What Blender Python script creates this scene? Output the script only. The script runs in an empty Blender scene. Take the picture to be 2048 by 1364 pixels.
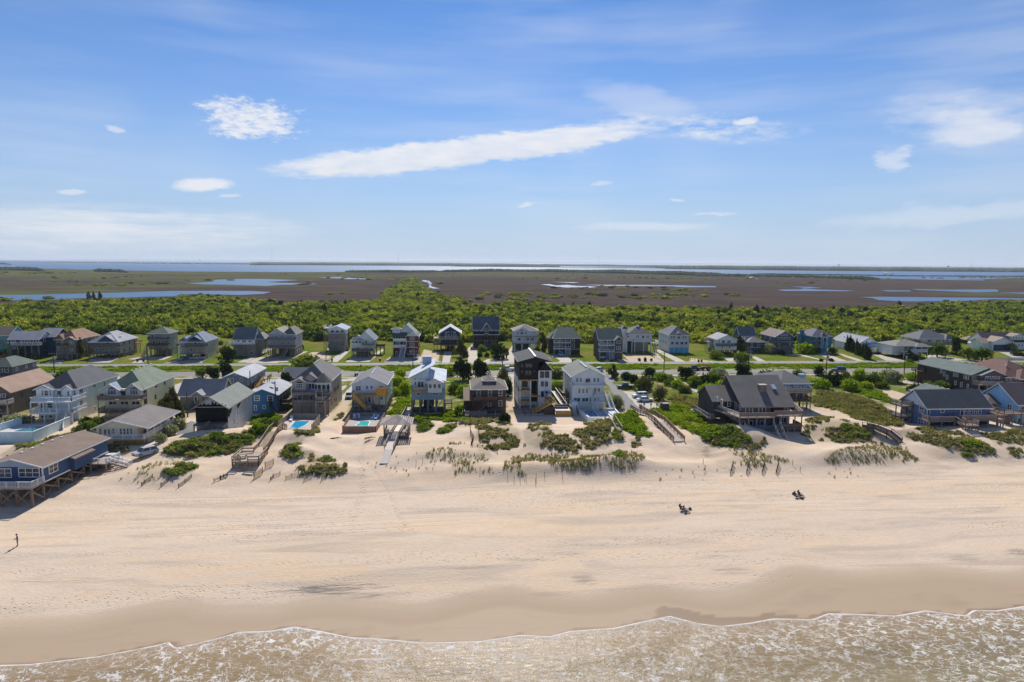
import bpy, bmesh, math, random
import numpy as np
from mathutils import Vector, Matrix

# ---------------------------------------------------------------- camera, world, sun
SC = bpy.context.scene
COL = SC.collection
R = math.radians
F, CX, CY, CZ = 1365.0, 1024.0, 682.0, 43.0           # focal length in px of the 2048 px wide photo
YAW, PITCH, ROLL = R(4.5), R(6.56), R(0.40)
SUN_AZ, SUN_EL = R(4.0), R(39.0)                       # azimuth clockwise from +Y
c_f = np.array([math.sin(YAW)*math.cos(PITCH), math.cos(YAW)*math.cos(PITCH), -math.sin(PITCH)])
_r0 = np.array([math.cos(YAW), -math.sin(YAW), 0.0]); _u0 = np.cross(_r0, c_f)
c_r = _r0*math.cos(ROLL) + _u0*math.sin(ROLL)
c_u = -_r0*math.sin(ROLL) + _u0*math.cos(ROLL)
CAM = np.array([0.0, 0.0, CZ])

cd = bpy.data.cameras.new('camera'); cam = bpy.data.objects.new('camera', cd); COL.objects.link(cam)
cd.sensor_fit = 'HORIZONTAL'; cd.sensor_width = 36.0; cd.lens = 36.0*F/2048.0
cd.clip_start = 0.5; cd.clip_end = 120000.0
m = Matrix.Identity(4)
for i in range(3):
    m[i][0], m[i][1], m[i][2], m[i][3] = c_r[i], c_u[i], -c_f[i], CAM[i]
cam.matrix_world = m
SC.camera = cam

SC.view_settings.view_transform = 'Standard'; SC.view_settings.look = 'None'
SC.view_settings.exposure = 0.18; SC.view_settings.gamma = 1.0
SC.render.engine = 'CYCLES'
SC.cycles.max_bounces = 6; SC.cycles.diffuse_bounces = 3; SC.cycles.glossy_bounces = 2
SC.cycles.transmission_bounces = 3; SC.cycles.transparent_max_bounces = 6; SC.cycles.volume_bounces = 0
SC.cycles.caustics_reflective = False; SC.cycles.caustics_refractive = False
SC.cycles.use_denoising = True

sd = bpy.data.lights.new('sun', 'SUN'); sd.energy = 5.0; sd.angle = R(0.53); sd.color = (1.0, 0.955, 0.88)
sun = bpy.data.objects.new('sun', sd); COL.objects.link(sun)
_sdir = Vector((math.sin(SUN_AZ)*math.cos(SUN_EL), math.cos(SUN_AZ)*math.cos(SUN_EL), math.sin(SUN_EL)))
sun.rotation_euler = _sdir.to_track_quat('Z', 'Y').to_euler()

def ray(px, py):
    d = c_f*F + c_r*(px-CX) - c_u*(py-CY); return d/np.linalg.norm(d)
def P(px, py, z=0.0):                                  # pixel -> point on the plane z
    d = ray(px, py); t = (z-CZ)/d[2]; return CAM + d*t

# ---------------------------------------------------------------- node helpers
class NT:
    def __init__(s, tree): s.t = tree; s.n = tree.nodes; s.l = tree.links
    def node(s, typ, **kw):
        nd = s.n.new(typ)
        for k, v in kw.items(): setattr(nd, k, v)
        return nd
    def put(s, sock, v):
        if v is None: return
        if isinstance(v, bpy.types.NodeSocket): s.l.new(v, sock)
        else: sock.default_value = v
    def m(s, op, a, b=None, c=None, clamp=False):
        nd = s.n.new('ShaderNodeMath'); nd.operation = op; nd.use_clamp = clamp
        s.put(nd.inputs[0], a); s.put(nd.inputs[1], b); s.put(nd.inputs[2], c); return nd.outputs[0]
    def add(s, a, b): return s.m('ADD', a, b)
    def sub(s, a, b): return s.m('SUBTRACT', a, b)
    def mul(s, a, b): return s.m('MULTIPLY', a, b)
    def mr(s, v, a, b, c=0.0, d=1.0, smooth=False):
        nd = s.n.new('ShaderNodeMapRange'); nd.clamp = True
        if smooth: nd.interpolation_type = 'SMOOTHSTEP'
        s.put(nd.inputs[0], v)
        for i, q in enumerate((a, b, c, d)): s.put(nd.inputs[1+i], q)
        return nd.outputs[0]
    def mix(s, f, a, b, mode='MIX'):
        nd = s.n.new('ShaderNodeMix'); nd.data_type = 'RGBA'; nd.blend_type = mode
        s.put(nd.inputs[0], f)
        for i, q in ((6, a), (7, b)):
            s.put(nd.inputs[i], q if isinstance(q, bpy.types.NodeSocket) else (*q[:3], 1.0))
        return nd.outputs[2]
    def noise(s, vec, scale, detail=3.0, rough=0.55, dist=0.0, out=0):
        nd = s.n.new('ShaderNodeTexNoise'); s.put(nd.inputs['Vector'], vec)
        nd.inputs['Scale'].default_value = scale; nd.inputs['Detail'].default_value = detail
        nd.inputs['Roughness'].default_value = rough; nd.inputs['Distortion'].default_value = dist
        return nd.outputs[out]
    def voro(s, vec, scale, feature='F1', rnd=1.0):
        nd = s.n.new('ShaderNodeTexVoronoi'); nd.feature = feature; s.put(nd.inputs['Vector'], vec)
        nd.inputs['Scale'].default_value = scale; nd.inputs['Randomness'].default_value = rnd
        return nd.outputs['Distance']
    def scale(s, vec, xyz, loc=(0, 0, 0), rot=(0, 0, 0)):
        nd = s.n.new('ShaderNodeMapping'); s.put(nd.inputs[0], vec)
        nd.inputs['Location'].default_value = loc; nd.inputs['Rotation'].default_value = rot
        nd.inputs['Scale'].default_value = xyz; return nd.outputs[0]
    def xyz(s, v):
        nd = s.n.new('ShaderNodeSeparateXYZ'); s.put(nd.inputs[0], v); return nd.outputs
    def comb(s, x, y, z=0.0):
        nd = s.n.new('ShaderNodeCombineXYZ')
        for i, q in enumerate((x, y, z)): s.put(nd.inputs[i], q)
        return nd.outputs[0]
    def bump(s, h, dist=0.02, strength=1.0):
        nd = s.n.new('ShaderNodeBump'); nd.inputs['Strength'].default_value = strength
        nd.inputs['Distance'].default_value = dist; s.put(nd.inputs['Height'], h); return nd.outputs[0]
    def attr(s, name, out='Fac'):
        nd = s.n.new('ShaderNodeAttribute'); nd.attribute_name = name; return nd.outputs[out]

# ---------------------------------------------------------------- sky
W = bpy.data.worlds.new('World'); SC.world = W; W.use_nodes = True
W.cycles.sampling_method = 'MANUAL'; W.cycles.sample_map_resolution = 256
def build_world():
    t = NT(W.node_tree); t.n.clear()
    sky = t.node('ShaderNodeTexSky', sky_type='NISHITA', sun_disc=False)
    sky.sun_elevation = SUN_EL; sky.sun_rotation = SUN_AZ
    sky.altitude = 40.0; sky.air_density = 1.0; sky.dust_density = SKY_DUST; sky.ozone_density = 6.0
    g = t.node('ShaderNodeTexCoord').outputs['Generated']
    x, y, z = t.xyz(g)[:3]
    az = t.m('ARCTAN2', x, y); el = t.m('ARCSINE', z)
    base = t.comb(az, el)
    # ragged edges: push the coordinates about before the cloud shapes are read
    w1 = t.noise(t.scale(base, (14, 40, 1)), 1.0, 4.0, 0.6, out=1)
    w2 = t.noise(t.scale(base, (70, 170, 1)), 1.0, 4.0, 0.65, out=1)
    a1, e1 = t.xyz(w1)[0], t.xyz(w1)[1]; a2, e2 = t.xyz(w2)[0], t.xyz(w2)[1]
    def warped(k1, k2):
        wa = t.add(az, t.add(t.mul(t.sub(a1, 0.5), k1), t.mul(t.sub(a2, 0.5), k2)))
        we = t.add(el, t.add(t.mul(t.sub(e1, 0.5), k1*0.30), t.mul(t.sub(e2, 0.5), k2*0.40)))
        return wa, we
    W_soft, W_fine = warped(0.10, 0.02), warped(0.03, 0.016)
    def ae(px, py):
        d = ray(px, py); return math.atan2(d[0], d[1]), math.asin(d[2])
    def lens(px0, py0, px1, py1, thick, co, sharp=0.5, power=2.0):
        (aa, ea), (ab, eb) = ae(px0, py0), ae(px1, py1)
        cx, cy = (aa+ab)/2, (ea+eb)/2; L = math.hypot(ab-aa, eb-ea)/2; th = math.atan2(eb-ea, ab-aa)
        dx, dy = t.sub(co[0], cx), t.sub(co[1], cy)
        u = t.mul(t.add(t.mul(dx, math.cos(th)), t.mul(dy, math.sin(th))), 1/L)
        v = t.mul(t.sub(t.mul(dy, math.cos(th)), t.mul(dx, math.sin(th))), F/thick*1.0)
        r = t.add(t.m('POWER', t.m('ABSOLUTE', u), power), t.mul(v, v))
        return t.mr(r, 1.0, 1.0-sharp, 0.0, 1.0, True), u, v
    tot = None
    def put(mask, k):
        nonlocal tot
        q = t.mul(mask, k); tot = q if tot is None else t.sub(1.0, t.mul(t.sub(1.0, tot), t.sub(1.0, q)))
    # long bright lens cloud with a torn right end
    m1, u1, v1 = lens(492, 344, 1345, 246, 32, warped(0.05, 0.030), 0.85, 3.0)
    str1 = t.noise(t.scale(base, (26, 150, 1), rot=(0, 0, 0.115)), 1.0, 4.0, 0.55)
    put(t.mul(t.mr(m1, 0.0, 0.06), t.mul(t.mr(t.add(m1, t.mul(t.sub(str1, 0.5), 1.0)), 0.0, 0.95, 0, 1, True), t.mr(t.noise(t.scale(base, (18, 70, 1), rot=(0, 0, 0.1)), 1.0, 4.0, 0.6), 0.3, 0.62, 0.72, 1.0))), 0.97)
    m1b, *_ = lens(1150, 238, 1640, 268, 30, W_soft, 0.9, 2.0)
    put(t.mul(m1b, t.mr(t.noise(t.scale(base, (30, 95, 1), rot=(0, 0, 0.25)), 1.0, 6.0, 0.65), 0.40, 0.72)), 0.85)
    m1c, *_ = lens(1150, 175, 1420, 235, 40, W_soft, 1.0); put(m1c, 0.30)
    # flock of small puffs
    m2, *_ = lens(370, 225, 635, 250, 48, W_soft, 1.0)
    n2 = t.noise(t.scale(base, (62, 150, 1), rot=(0, 0, -0.30)), 1.0, 6.0, 0.68)
    put(t.mul(t.mr(m2, 0.0, 0.12), t.mr(t.add(n2, t.mul(m2, 0.34)), 0.55, 0.92, 0, 1, True)), 0.92)
    for a in ((322, 371, 484, 365, 15, 0.85), (200, 254, 262, 264, 7, 0.5), (434, 391, 500, 389, 5, 0.45), (104, 385, 186, 383, 5, 0.5),
              (1036, 413, 1076, 405, 6, 0.55), (1176, 369, 1236, 363, 6, 0.4), (1330, 400, 1376, 401, 4, 0.45), (1380, 430, 1482, 426, 4, 0.4),
              (1460, 246, 1524, 240, 9, 0.75)):
        mm, *_ = lens(*a[:4], a[4], W_fine, 1.0); put(t.mul(t.mr(mm, 0.0, 0.1), t.mr(t.add(mm, t.mul(t.sub(str1, 0.5), 0.9)), 0.10, 0.9)), a[5])
    # wisps on the right and low bands
    m3, *_ = lens(1745, 205, 2110, 262, 62, W_soft, 1.0)
    put(t.mul(m3, t.mr(t.noise(t.scale(base, (16, 60, 1), rot=(0, 0, 0.2)), 1.0, 5.0, 0.6), 0.30, 0.68)), 0.62)
    m3b, *_ = lens(1830, 262, 2070, 250, 32, W_soft, 1.0); put(m3b, 0.55)
    m4, *_ = lens(1740, 318, 1830, 316, 20, W_soft, 1.0); put(m4, 0.5)
    m5, *_ = lens(-380, 440, 700, 460, 46, W_soft, 1.0)
    put(t.mul(m5, t.mr(t.noise(t.scale(base, (9, 90, 1)), 1.0, 5.0, 0.55), 0.34, 0.60)), 0.72)
    m6, *_ = lens(1600, 452, 2300, 392, 22, W_soft, 1.0); put(m6, 0.34)
    m7, *_ = lens(1120, 455, 1460, 450, 10, W_fine, 1.0); put(m7, 0.40)
    # thin cirrus veils streaking the whole sky
    n6 = t.noise(t.scale(base, (2.2, 22, 1), rot=(0, 0, 0.16)), 1.0, 5.0, 0.55)
    n7 = t.noise(t.scale(base, (3.0, 3.2, 1), loc=(3.1, 0, 0)), 1.0, 2.0, 0.5)
    put(t.mul(t.mr(n6, 0.40, 0.74), t.mr(n7, 0.34, 0.60)), 0.34)
    shade = t.mr(t.add(v1, t.mul(t.sub(e1, 0.5), 1.2)), -0.75, 0.15)          # grey underside of the lens cloud
    ccol = t.mix(t.mul(t.sub(1.0, shade), t.mul(m1, 0.30)), CLOUD, tuple(c*k for c, k in zip(CLOUD, (.66, .72, .84))))
    hz_f = t.m('POWER', t.mr(el, 0.0, 0.42, 1.0, 0.0), 2.2)                    # the pale haze that rings the horizon all round
    clear = t.mix(1.0, sky.outputs[0], SKY_TINT, 'MULTIPLY')
    clear = t.mix(t.mul(hz_f, 0.94), clear, HAZE_RING)
    col = t.mix(tot, clear, ccol)
    bg = t.node('ShaderNodeBackground'); t.put(bg.inputs[0], col); bg.inputs[1].default_value = SKY_STR
    out = t.node('ShaderNodeOutputWorld'); t.l.new(bg.outputs[0], out.inputs[0])
SKY_STR = 0.084; SKY_DUST = 0.1; CLOUD = (9.0, 9.1, 9.5); SKY_TINT = (0.56, 0.79, 1.04); HAZE_RING = (5.3, 6.4, 8.1)
build_world()

# ---------------------------------------------------------------- materials
MATS = {}
def new_mat(name):
    mt = bpy.data.materials.new(name); mt.use_nodes = True
    t = NT(mt.node_tree); t.b = t.n['Principled BSDF']; t.b.inputs['Roughness'].default_value = 0.7
    t.b.inputs['Specular IOR Level'].default_value = 0.3
    t.obj = t.node('ShaderNodeTexCoord').outputs['Object']
    return mt, t
def hexc(h, k=1.0):
    h = h.lstrip('#'); v = [int(h[i:i+2], 16)/255 for i in (0, 2, 4)]
    return tuple(k*(c/12.92 if c <= 0.04045 else ((c+0.055)/1.055)**2.4) for c in v)
def C(c): return hexc(c) if isinstance(c, str) else c

def plain(name, col, rough=0.6, metal=0.0, var=0.12, scale=1.5, spec=0.3):
    key = ('p', name)
    if key in MATS: return MATS[key]
    mt, t = new_mat(name); c = C(col)
    n = t.noise(t.obj, scale, 4.0, 0.6)
    k = t.mr(n, 0.25, 0.75, 1-var, 1+var)
    t.put(t.b.inputs['Base Color'], t.mix(1.0, c, t.comb(k, k, k), 'MULTIPLY'))
    t.b.inputs['Roughness'].default_value = rough; t.b.inputs['Metallic'].default_value = metal
    t.b.inputs['Specular IOR Level'].default_value = spec
    MATS[key] = mt; return mt

def siding(col, lap=0.17, var=0.10, stain=0.25, shingle=False):
    c = tuple(min(0.84, v*1.32+0.012) for v in C(col)); key = ('s', tuple(round(v, 4) for v in c), shingle, stain)
    if key in MATS: return MATS[key]
    mt, t = new_mat('siding')
    z = t.xyz(t.obj)[2]
    saw = t.m('FRACT', t.mul(z, 1/lap))
    n1 = t.noise(t.scale(t.obj, (0.5, 0.5, 0.25)), 1.0, 4.0, 0.6)
    n2 = t.noise(t.scale(t.obj, (9, 9, 3.0 if shingle else 0.8)), 1.0, 3.0, 0.6)
    k = t.mul(t.mr(n1, 0.3, 0.7, 1-var, 1+var), t.mr(n2, 0.25, 0.75, 1-(0.30 if shingle else 0.06), 1+(0.25 if shingle else 0.05)))
    groove = t.mr(saw, 0.0, 0.10, 0.80, 1.0)
    k = t.mul(k, groove)
    col2 = t.mix(1.0, c, t.comb(k, k, k), 'MULTIPLY')
    drip = t.mr(t.noise(t.scale(t.obj, (2.5, 2.5, 0.22)), 1.0, 4.0, 0.6), 0.55, 0.8, 0.0, stain)
    t.put(t.b.inputs['Base Color'], t.mix(drip, col2, tuple(v*0.55+0.03 for v in c)))
    t.put(t.b.inputs['Normal'], t.bump(saw, 0.025, 0.8))
    t.b.inputs['Roughness'].default_value = 0.75 if shingle else 0.6
    MATS[key] = mt; return mt

def roofing(col, metal=False):
    c = C(col); key = ('r', tuple(round(v, 4) for v in c), metal)
    if key in MATS: return MATS[key]
    mt, t = new_mat('roofing')
    n1 = t.noise(t.scale(t.obj, (0.35, 0.35, 0.35)), 1.0, 5.0, 0.65)
    n2 = t.noise(t.scale(t.obj, (4, 4, 14)), 1.0, 3.0, 0.7)
    z = t.xyz(t.obj)[2]
    k = t.mul(t.mr(n1, 0.3, 0.7, 0.84, 1.16), t.mr(n2, 0.25, 0.75, 0.80, 1.2))
    if not metal: k = t.mul(k, t.mr(t.m('FRACT', t.mul(z, 1/0.12)), 0.0, 0.25, 0.86, 1.0))
    t.put(t.b.inputs['Base Color'], t.mix(1.0, c, t.comb(k, k, k), 'MULTIPLY'))
    t.put(t.b.inputs['Normal'], t.bump(n2, 0.02, 0.6))
    t.b.inputs['Roughness'].default_value = 0.45 if metal else 0.88
    MATS[key] = mt; return mt

def wood(col, plank=0.14, axis=0):
    c = tuple(min(0.8, v*1.28) for v in C(col)); key = ('w', tuple(round(v, 4) for v in c), axis)
    if key in MATS: return MATS[key]
    mt, t = new_mat('weathered_wood')
    sc = [0.7, 0.7, 0.7]; sc[axis] = 7.0
    n1 = t.noise(t.scale(t.obj, tuple(sc)), 1.0, 4.0, 0.65)
    n2 = t.noise(t.obj, 0.6, 4.0, 0.6)
    k = t.mul(t.mr(n1, 0.25, 0.75, 0.70, 1.25), t.mr(n2, 0.3, 0.7, 0.85, 1.15))
    g = t.mr(t.m('ABSOLUTE', t.sub(t.m('FRACT', t.mul(t.xyz(t.obj)[axis], 1/plank)), 0.5)), 0.42, 0.5, 1.0, 0.55)
    k = t.mul(k, g)
    t.put(t.b.inputs['Base Color'], t.mix(1.0, c, t.comb(k, k, k), 'MULTIPLY'))
    t.put(t.b.inputs['Normal'], t.bump(n1, 0.01, 0.5)); t.b.inputs['Roughness'].default_value = 0.82
    MATS[key] = mt; return mt

def glass_mat(col=(0.025, 0.032, 0.042), name='window_glass'):
    key = ('g', name)
    if key in MATS: return MATS[key]
    mt, t = new_mat(name)
    oi = t.node('ShaderNodeObjectInfo').outputs['Random']
    n = t.noise(t.scale(t.obj, (1.1, 1.1, 0.9)), 1.0, 2.0, 0.5)
    k = t.mr(t.add(n, t.mul(oi, 0.5)), 0.4, 1.05, 0.5, 2.6)      # curtains and rooms behind differ from pane to pane
    t.put(t.b.inputs['Base Color'], t.mix(1.0, col, t.comb(k, k, k), 'MULTIPLY'))
    t.b.inputs['Roughness'].default_value = 0.06; t.b.inputs['Specular IOR Level'].default_value = 0.6
    MATS[key] = mt; return mt

GLASS = glass_mat()
WHITE = plain('white_trim', (0.78, 0.78, 0.77), 0.5, var=0.06)
CREAM = plain('cream_trim', (0.66, 0.62, 0.50), 0.5, var=0.06)
GREYW = wood('8b8178'); GREYWD = wood('6b6259'); TANW = wood('a98b62'); NEWW = wood('b8914f'); DARKW = wood('4f453d')
PILE = wood('7a6a57'); DECKW = wood('9a8d82'); PALEW = wood('c9bfb4')
CONC = plain('concrete', (0.46, 0.43, 0.39), 0.85, var=0.12, scale=0.5)
BLACK = plain('black_metal', (0.012, 0.012, 0.013), 0.45, var=0.05)

# ---------------------------------------------------------------- mesh helpers
class MB:
    def __init__(s): s.v = []; s.f = []
    def box(s, x0, x1, y0, y1, z0, z1):
        n = len(s.v)
        s.v += [(x0,y0,z0),(x1,y0,z0),(x1,y1,z0),(x0,y1,z0),(x0,y0,z1),(x1,y0,z1),(x1,y1,z1),(x0,y1,z1)]
        s.f += [tuple(n+i for i in q) for q in ((0,3,2,1),(4,5,6,7),(0,1,5,4),(1,2,6,5),(2,3,7,6),(3,0,4,7))]
        return s
    def bar(s, a, b, w, h=None, roll=(0, 0, 1)):
        a, b = Vector(a), Vector(b); d = (b-a)
        if d.length < 1e-6: return s
        d.normalize(); up = Vector(roll)
        if abs(d.dot(up)) > 0.98: up = Vector((1, 0, 0))
        sx = d.cross(up).normalized(); sz = sx.cross(d).normalized(); h = w if h is None else h
        n = len(s.v)
        for p in (a, b):
            for i, j in ((-1,-1),(1,-1),(1,1),(-1,1)): s.v.append(tuple(p + sx*(i*w/2) + sz*(j*h/2)))
        s.f += [tuple(n+i for i in q) for q in ((0,1,2,3),(7,6,5,4),(0,4,5,1),(1,5,6,2),(2,6,7,3),(3,7,4,0))]
        return s
    def tube(s, a, b, r0, r1=None, seg=8, caps=True):
        a, b = Vector(a), Vector(b); r1 = r0 if r1 is None else r1
        d = (b-a).normalized(); up = Vector((0, 0, 1)) if abs(d.z) < 0.95 else Vector((1, 0, 0))
        sx = d.cross(up).normalized(); sy = sx.cross(d); n = len(s.v)
        for p, r in ((a, r0), (b, r1)):
            for i in range(seg):
                an = 2*math.pi*i/seg; s.v.append(tuple(p + sx*(r*math.cos(an)) + sy*(r*math.sin(an))))
        s.f += [(n+i, n+(i+1) % seg, n+seg+(i+1) % seg, n+seg+i) for i in range(seg)]
        if caps: s.f += [tuple(n+i for i in range(seg))[::-1], tuple(n+seg+i for i in range(seg))]
        return s
    def poly(s, pts):
        n = len(s.v); s.v += [tuple(p) for p in pts]; s.f.append(tuple(range(n, n+len(pts)))); return s
    def slab(s, pts, th):                                   # a thick plate under a polygon
        pts = [Vector(p) for p in pts]; n0 = (pts[1]-pts[0]).cross(pts[2]-pts[0]).normalized()
        if n0.z < 0: pts = pts[::-1]; n0 = -n0
        n, k = len(s.v), len(pts)
        s.v += [tuple(p) for p in pts] + [tuple(p - n0*th) for p in pts]
        s.f += [tuple(range(n, n+k)), tuple(range(n+2*k-1, n+k-1, -1))]
        s.f += [(n+i, n+k+i, n+k+(i+1) % k, n+(i+1) % k) for i in range(k)]
        return s
    def prism(s, prof, y0, y1):                              # profile in x,z pushed along y
        n, k = len(s.v), len(prof)
        s.v += [(x, y0, z) for x, z in prof] + [(x, y1, z) for x, z in prof]
        s.f += [tuple(range(n, n+k)), tuple(range(n+2*k-1, n+k-1, -1))]
        s.f += [(n+(i+1) % k, n+i, n+k+i, n+k+(i+1) % k) for i in range(k)]
        return s
    def mesh(s, name, mat=None, smooth=False):
        me = bpy.data.meshes.new(name); me.from_pydata(s.v, [], s.f); me.update()
        if mat: me.materials.append(mat)
        if smooth: me.polygons.foreach_set('use_smooth', [True]*len(me.polygons))
        return me
    def obj(s, name, mat, parent=None, smooth=False):
        o = bpy.data.objects.new(name, s.mesh(name, mat, smooth)); COL.objects.link(o)
        if parent is not None: o.parent = parent
        return o
def empty(name, loc, rz=0.0):
    o = bpy.data.objects.new(name, None); o.empty_display_size = 0.5; COL.objects.link(o)
    o.location = loc; o.rotation_euler = (0, 0, rz); return o
def tag(o, label=None, cat=None, group=None, kind=None):
    if label: o['label'] = label
    if cat: o['category'] = cat
    if group: o['group'] = group
    if kind: o['kind'] = kind
    return o
def copy_tree(o, parent=None):
    c = o.copy(); COL.objects.link(c); c.parent = parent
    for ch in list(o.children): copy_tree(ch, c)
    return c

# ---------------------------------------------------------------- terrain height
rng = np.random.default_rng(7); random.seed(7)
def _lat(ix, iy, seed):
    n = (ix.astype(np.int64)*374761393 + iy.astype(np.int64)*668265263 + seed*974711) & 0xffffffff
    n = ((n ^ (n >> 13))*1274126177) & 0xffffffff
    return ((n ^ (n >> 16)) & 0xffff)/65535.0
def vnoise(x, y, seed=0):
    ix, iy = np.floor(x), np.floor(y); fx, fy = x-ix, y-iy
    fx, fy = fx*fx*(3-2*fx), fy*fy*(3-2*fy)
    a, b = _lat(ix, iy, seed), _lat(ix+1, iy, seed); c, d = _lat(ix, iy+1, seed), _lat(ix+1, iy+1, seed)
    return (a*(1-fx)+b*fx)*(1-fy) + (c*(1-fx)+d*fx)*fy - 0.5
def fbm(x, y, s, oct=4, seed=0):
    r, a = 0, 1.0
    for o in range(oct): r = r + a*vnoise(x/s*2**o + 17.3*o, y/s*2**o, seed+o); a *= 0.5
    return r
def sstep(a, b, v):
    t = np.clip((np.asarray(v)-a)/(b-a), 0, 1); return t*t*(3-2*t)

_sh = np.array([P(*p)[:2] for p in ((-300,1352),(-150,1350),(0,1330),(60,1328),(200,1312),(285,1296),(315,1290),(338,1284),(352,1296),(420,1280),(480,1264),(540,1262),(590,1254),
    (640,1262),(700,1274),(760,1277),(850,1285),(960,1282),(1040,1270),(1100,1272),(1140,1262),(1230,1255),(1290,1242),(1340,1233),(1395,1246),(1440,1252),(1500,1245),(1545,1237),
    (1625,1238),(1655,1227),(1720,1228),(1790,1231),(1850,1221),(1930,1231),(1945,1220),(1990,1221),(2048,1212),(2200,1206))])
def shore(X):
    X = np.asarray(X, float)
    return np.interp(X, _sh[:, 0], _sh[:, 1]) + np.where((X < _sh[0, 0]) | (X > _sh[-1, 0]), 1.2*np.sin(X*0.11), 0.0)
def shore_s(X):                                            # smoothed: the beach does not follow each swash lobe
    X = np.asarray(X, float); return sum(shore(X+k) for k in (-9, -6, -3, 0, 3, 6, 9))/7.0

# dune hummocks: pixel, half sizes in metres, height
_hum = [(598,884,5,4,1.0),(628,862,4,4,0.5),(545,868,6,4,0.5),(470,880,12,6,1.3),(390,890,10,6,1.2),(350,905,8,5,0.6),(330,938,8,4,0.8),(650,934,7,4,1.1),(612,906,3,2.5,0.6),(585,905,4,3,0.7),
        (850,848,4.5,3,0.9),(905,858,4.5,3,0.8),(995,868,7,7,1.3),(1085,870,6,8,1.0),(1130,888,8,4,0.7),(1190,870,7,8,1.4),(1060,930,14,3.5,0.9),(1180,925,16,3.5,1.1),(1250,920,9,3.5,0.8),(950,905,14,4,0.5),
        (1255,850,6,6,0.9),(1465,876,8,6,1.7),(1515,884,5,5,1.0),(1380,850,8,6,0.8),(1500,915,12,4,0.8),(1690,862,11,8,1.6),(1740,905,12,4,1.1),(1665,910,5,3,0.7),(1860,872,10,5,1.2),(1920,890,9,5,0.9),
        (2010,872,9,5,0.9),(1230,840,6,4,0.8),(75,895,14,4,0.9),(235,900,6,3,0.8),(720,870,9,6,-0.6),(1410,910,8,8,-0.7),(1880,905,7,6,-0.8),(1320,860,6,8,-0.3)]
HUM = [(*P(a, b, 4.2)[:2], c, d, e) for a, b, c, d, e in _hum]
FLAT = []                                                  # level pads under pools: x0,x1,y0,y1,z
PADS = [((560,720,.13194), [(610,895),(480,1060),(110,1060),(-20,1010),(140,885)], 4.9), ((560,720,.13194), [(1590,840),(1452,1062),(948,1058),(1085,850)], 4.55), ((1000,690,.13194), [(1835,955),(1835,1125),(1350,1125),(1170,955)], 4.5), ((0,700,.13194), [(1060,1105),(505,1345),(-420,1345),(330,1120)], 4.45), ((1000,690,.13194), [(1150,1000),(1150,1180),(250,1180),(250,1000)], 4.3)]
PADP = []
for (_a, _b, _s), _pl, _z in PADS:
    _q = [P(_a+x*_s, _b+y*_s, _z) for x, y in _pl]; FLAT.append((min(q[0] for q in _q)-.5, max(q[0] for q in _q)+.5, min(q[1] for q in _q)-1.0, max(q[1] for q in _q)+1, _z-0.7)); PADP.append([(q[0], q[1]) for q in _q])
def hfun(X, Y):
    X, Y = np.asarray(X, float), np.asarray(Y, float)
    s = shore_s(X); d = Y - s
    h = np.interp(d, [-600,-60,-15,0,7,14,26,45,50,60,72,84,96,150,260,330,450,700,1400,3000],
                     [-8,-2.4,-.55,0.02,.62,1.15,1.75,2.2,2.6,4.0,4.9,4.6,4.0,4.0,4.0,2.8,1.6,.80,.70,.6])
    low = np.interp(d, [45,60,80,96],[2.2,2.9,3.7,4.0])
    left = 1-sstep(-72, -48, X)
    band = (d > 45) & (d < 96)
    h = np.where(band, h*(1-left) + low*left, h)
    dm = sstep(44, 56, d)*(1-sstep(84, 100, d))
    for x, y, rx, ry, a in HUM:
        h = h + a*np.exp(-((X-x)/rx)**2 - ((Y-y)/ry)**2)
    h = h + dm*(0.9*fbm(X, Y, 9.0, 4, 3)*(1-0.5*left)) + sstep(6, 20, d)*(1-sstep(40, 60, d))*(0.30*fbm(X/2.2, Y, 14.0, 3, 9))
    h = h + sstep(12, 24, d)*(1-sstep(90, 100, d))*0.07*fbm(X, Y, 1.7, 2, 21)
    for x0, x1, y0, y1, z in FLAT:
        w = sstep(x0-2, x0, X)*(1-sstep(x1, x1+2, X))*sstep(y0-2, y0, Y)*(1-sstep(y1, y1+2, Y)); h = h*(1-w) + np.minimum(z, h)*w
    return h
def hz(x, y): return float(hfun(np.array([x]), np.array([y]))[0])
def G(px, py):                                             # pixel -> point on the ground
    d = ray(px, py); t = np.linspace((9-CZ)/d[2], (-0.5-CZ)/d[2], 260); p = CAM[None] + t[:, None]*d[None]
    under = p[:, 2] < hfun(p[:, 0], p[:, 1]); i = int(np.argmax(under)) if under.any() else len(t)-1
    if i == 0: return p[0]
    a, b = t[i-1], t[i]
    for _ in range(12):
        mdl = (a+b)/2; q = CAM + d*mdl
        if q[2] < hz(q[0], q[1]): b = mdl
        else: a = mdl
    return CAM + d*b
def inpoly(X, Y, poly):
    r = np.zeros(np.shape(X), bool); n = len(poly)
    for i in range(n):
        (xa, ya), (xb, yb) = poly[i][:2], poly[(i+1) % n][:2]
        c = ((ya > Y) != (yb > Y)) & (X < (xb-xa)*(Y-ya)/((yb-ya) + 1e-12) + xa); r ^= c
    return r
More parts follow.
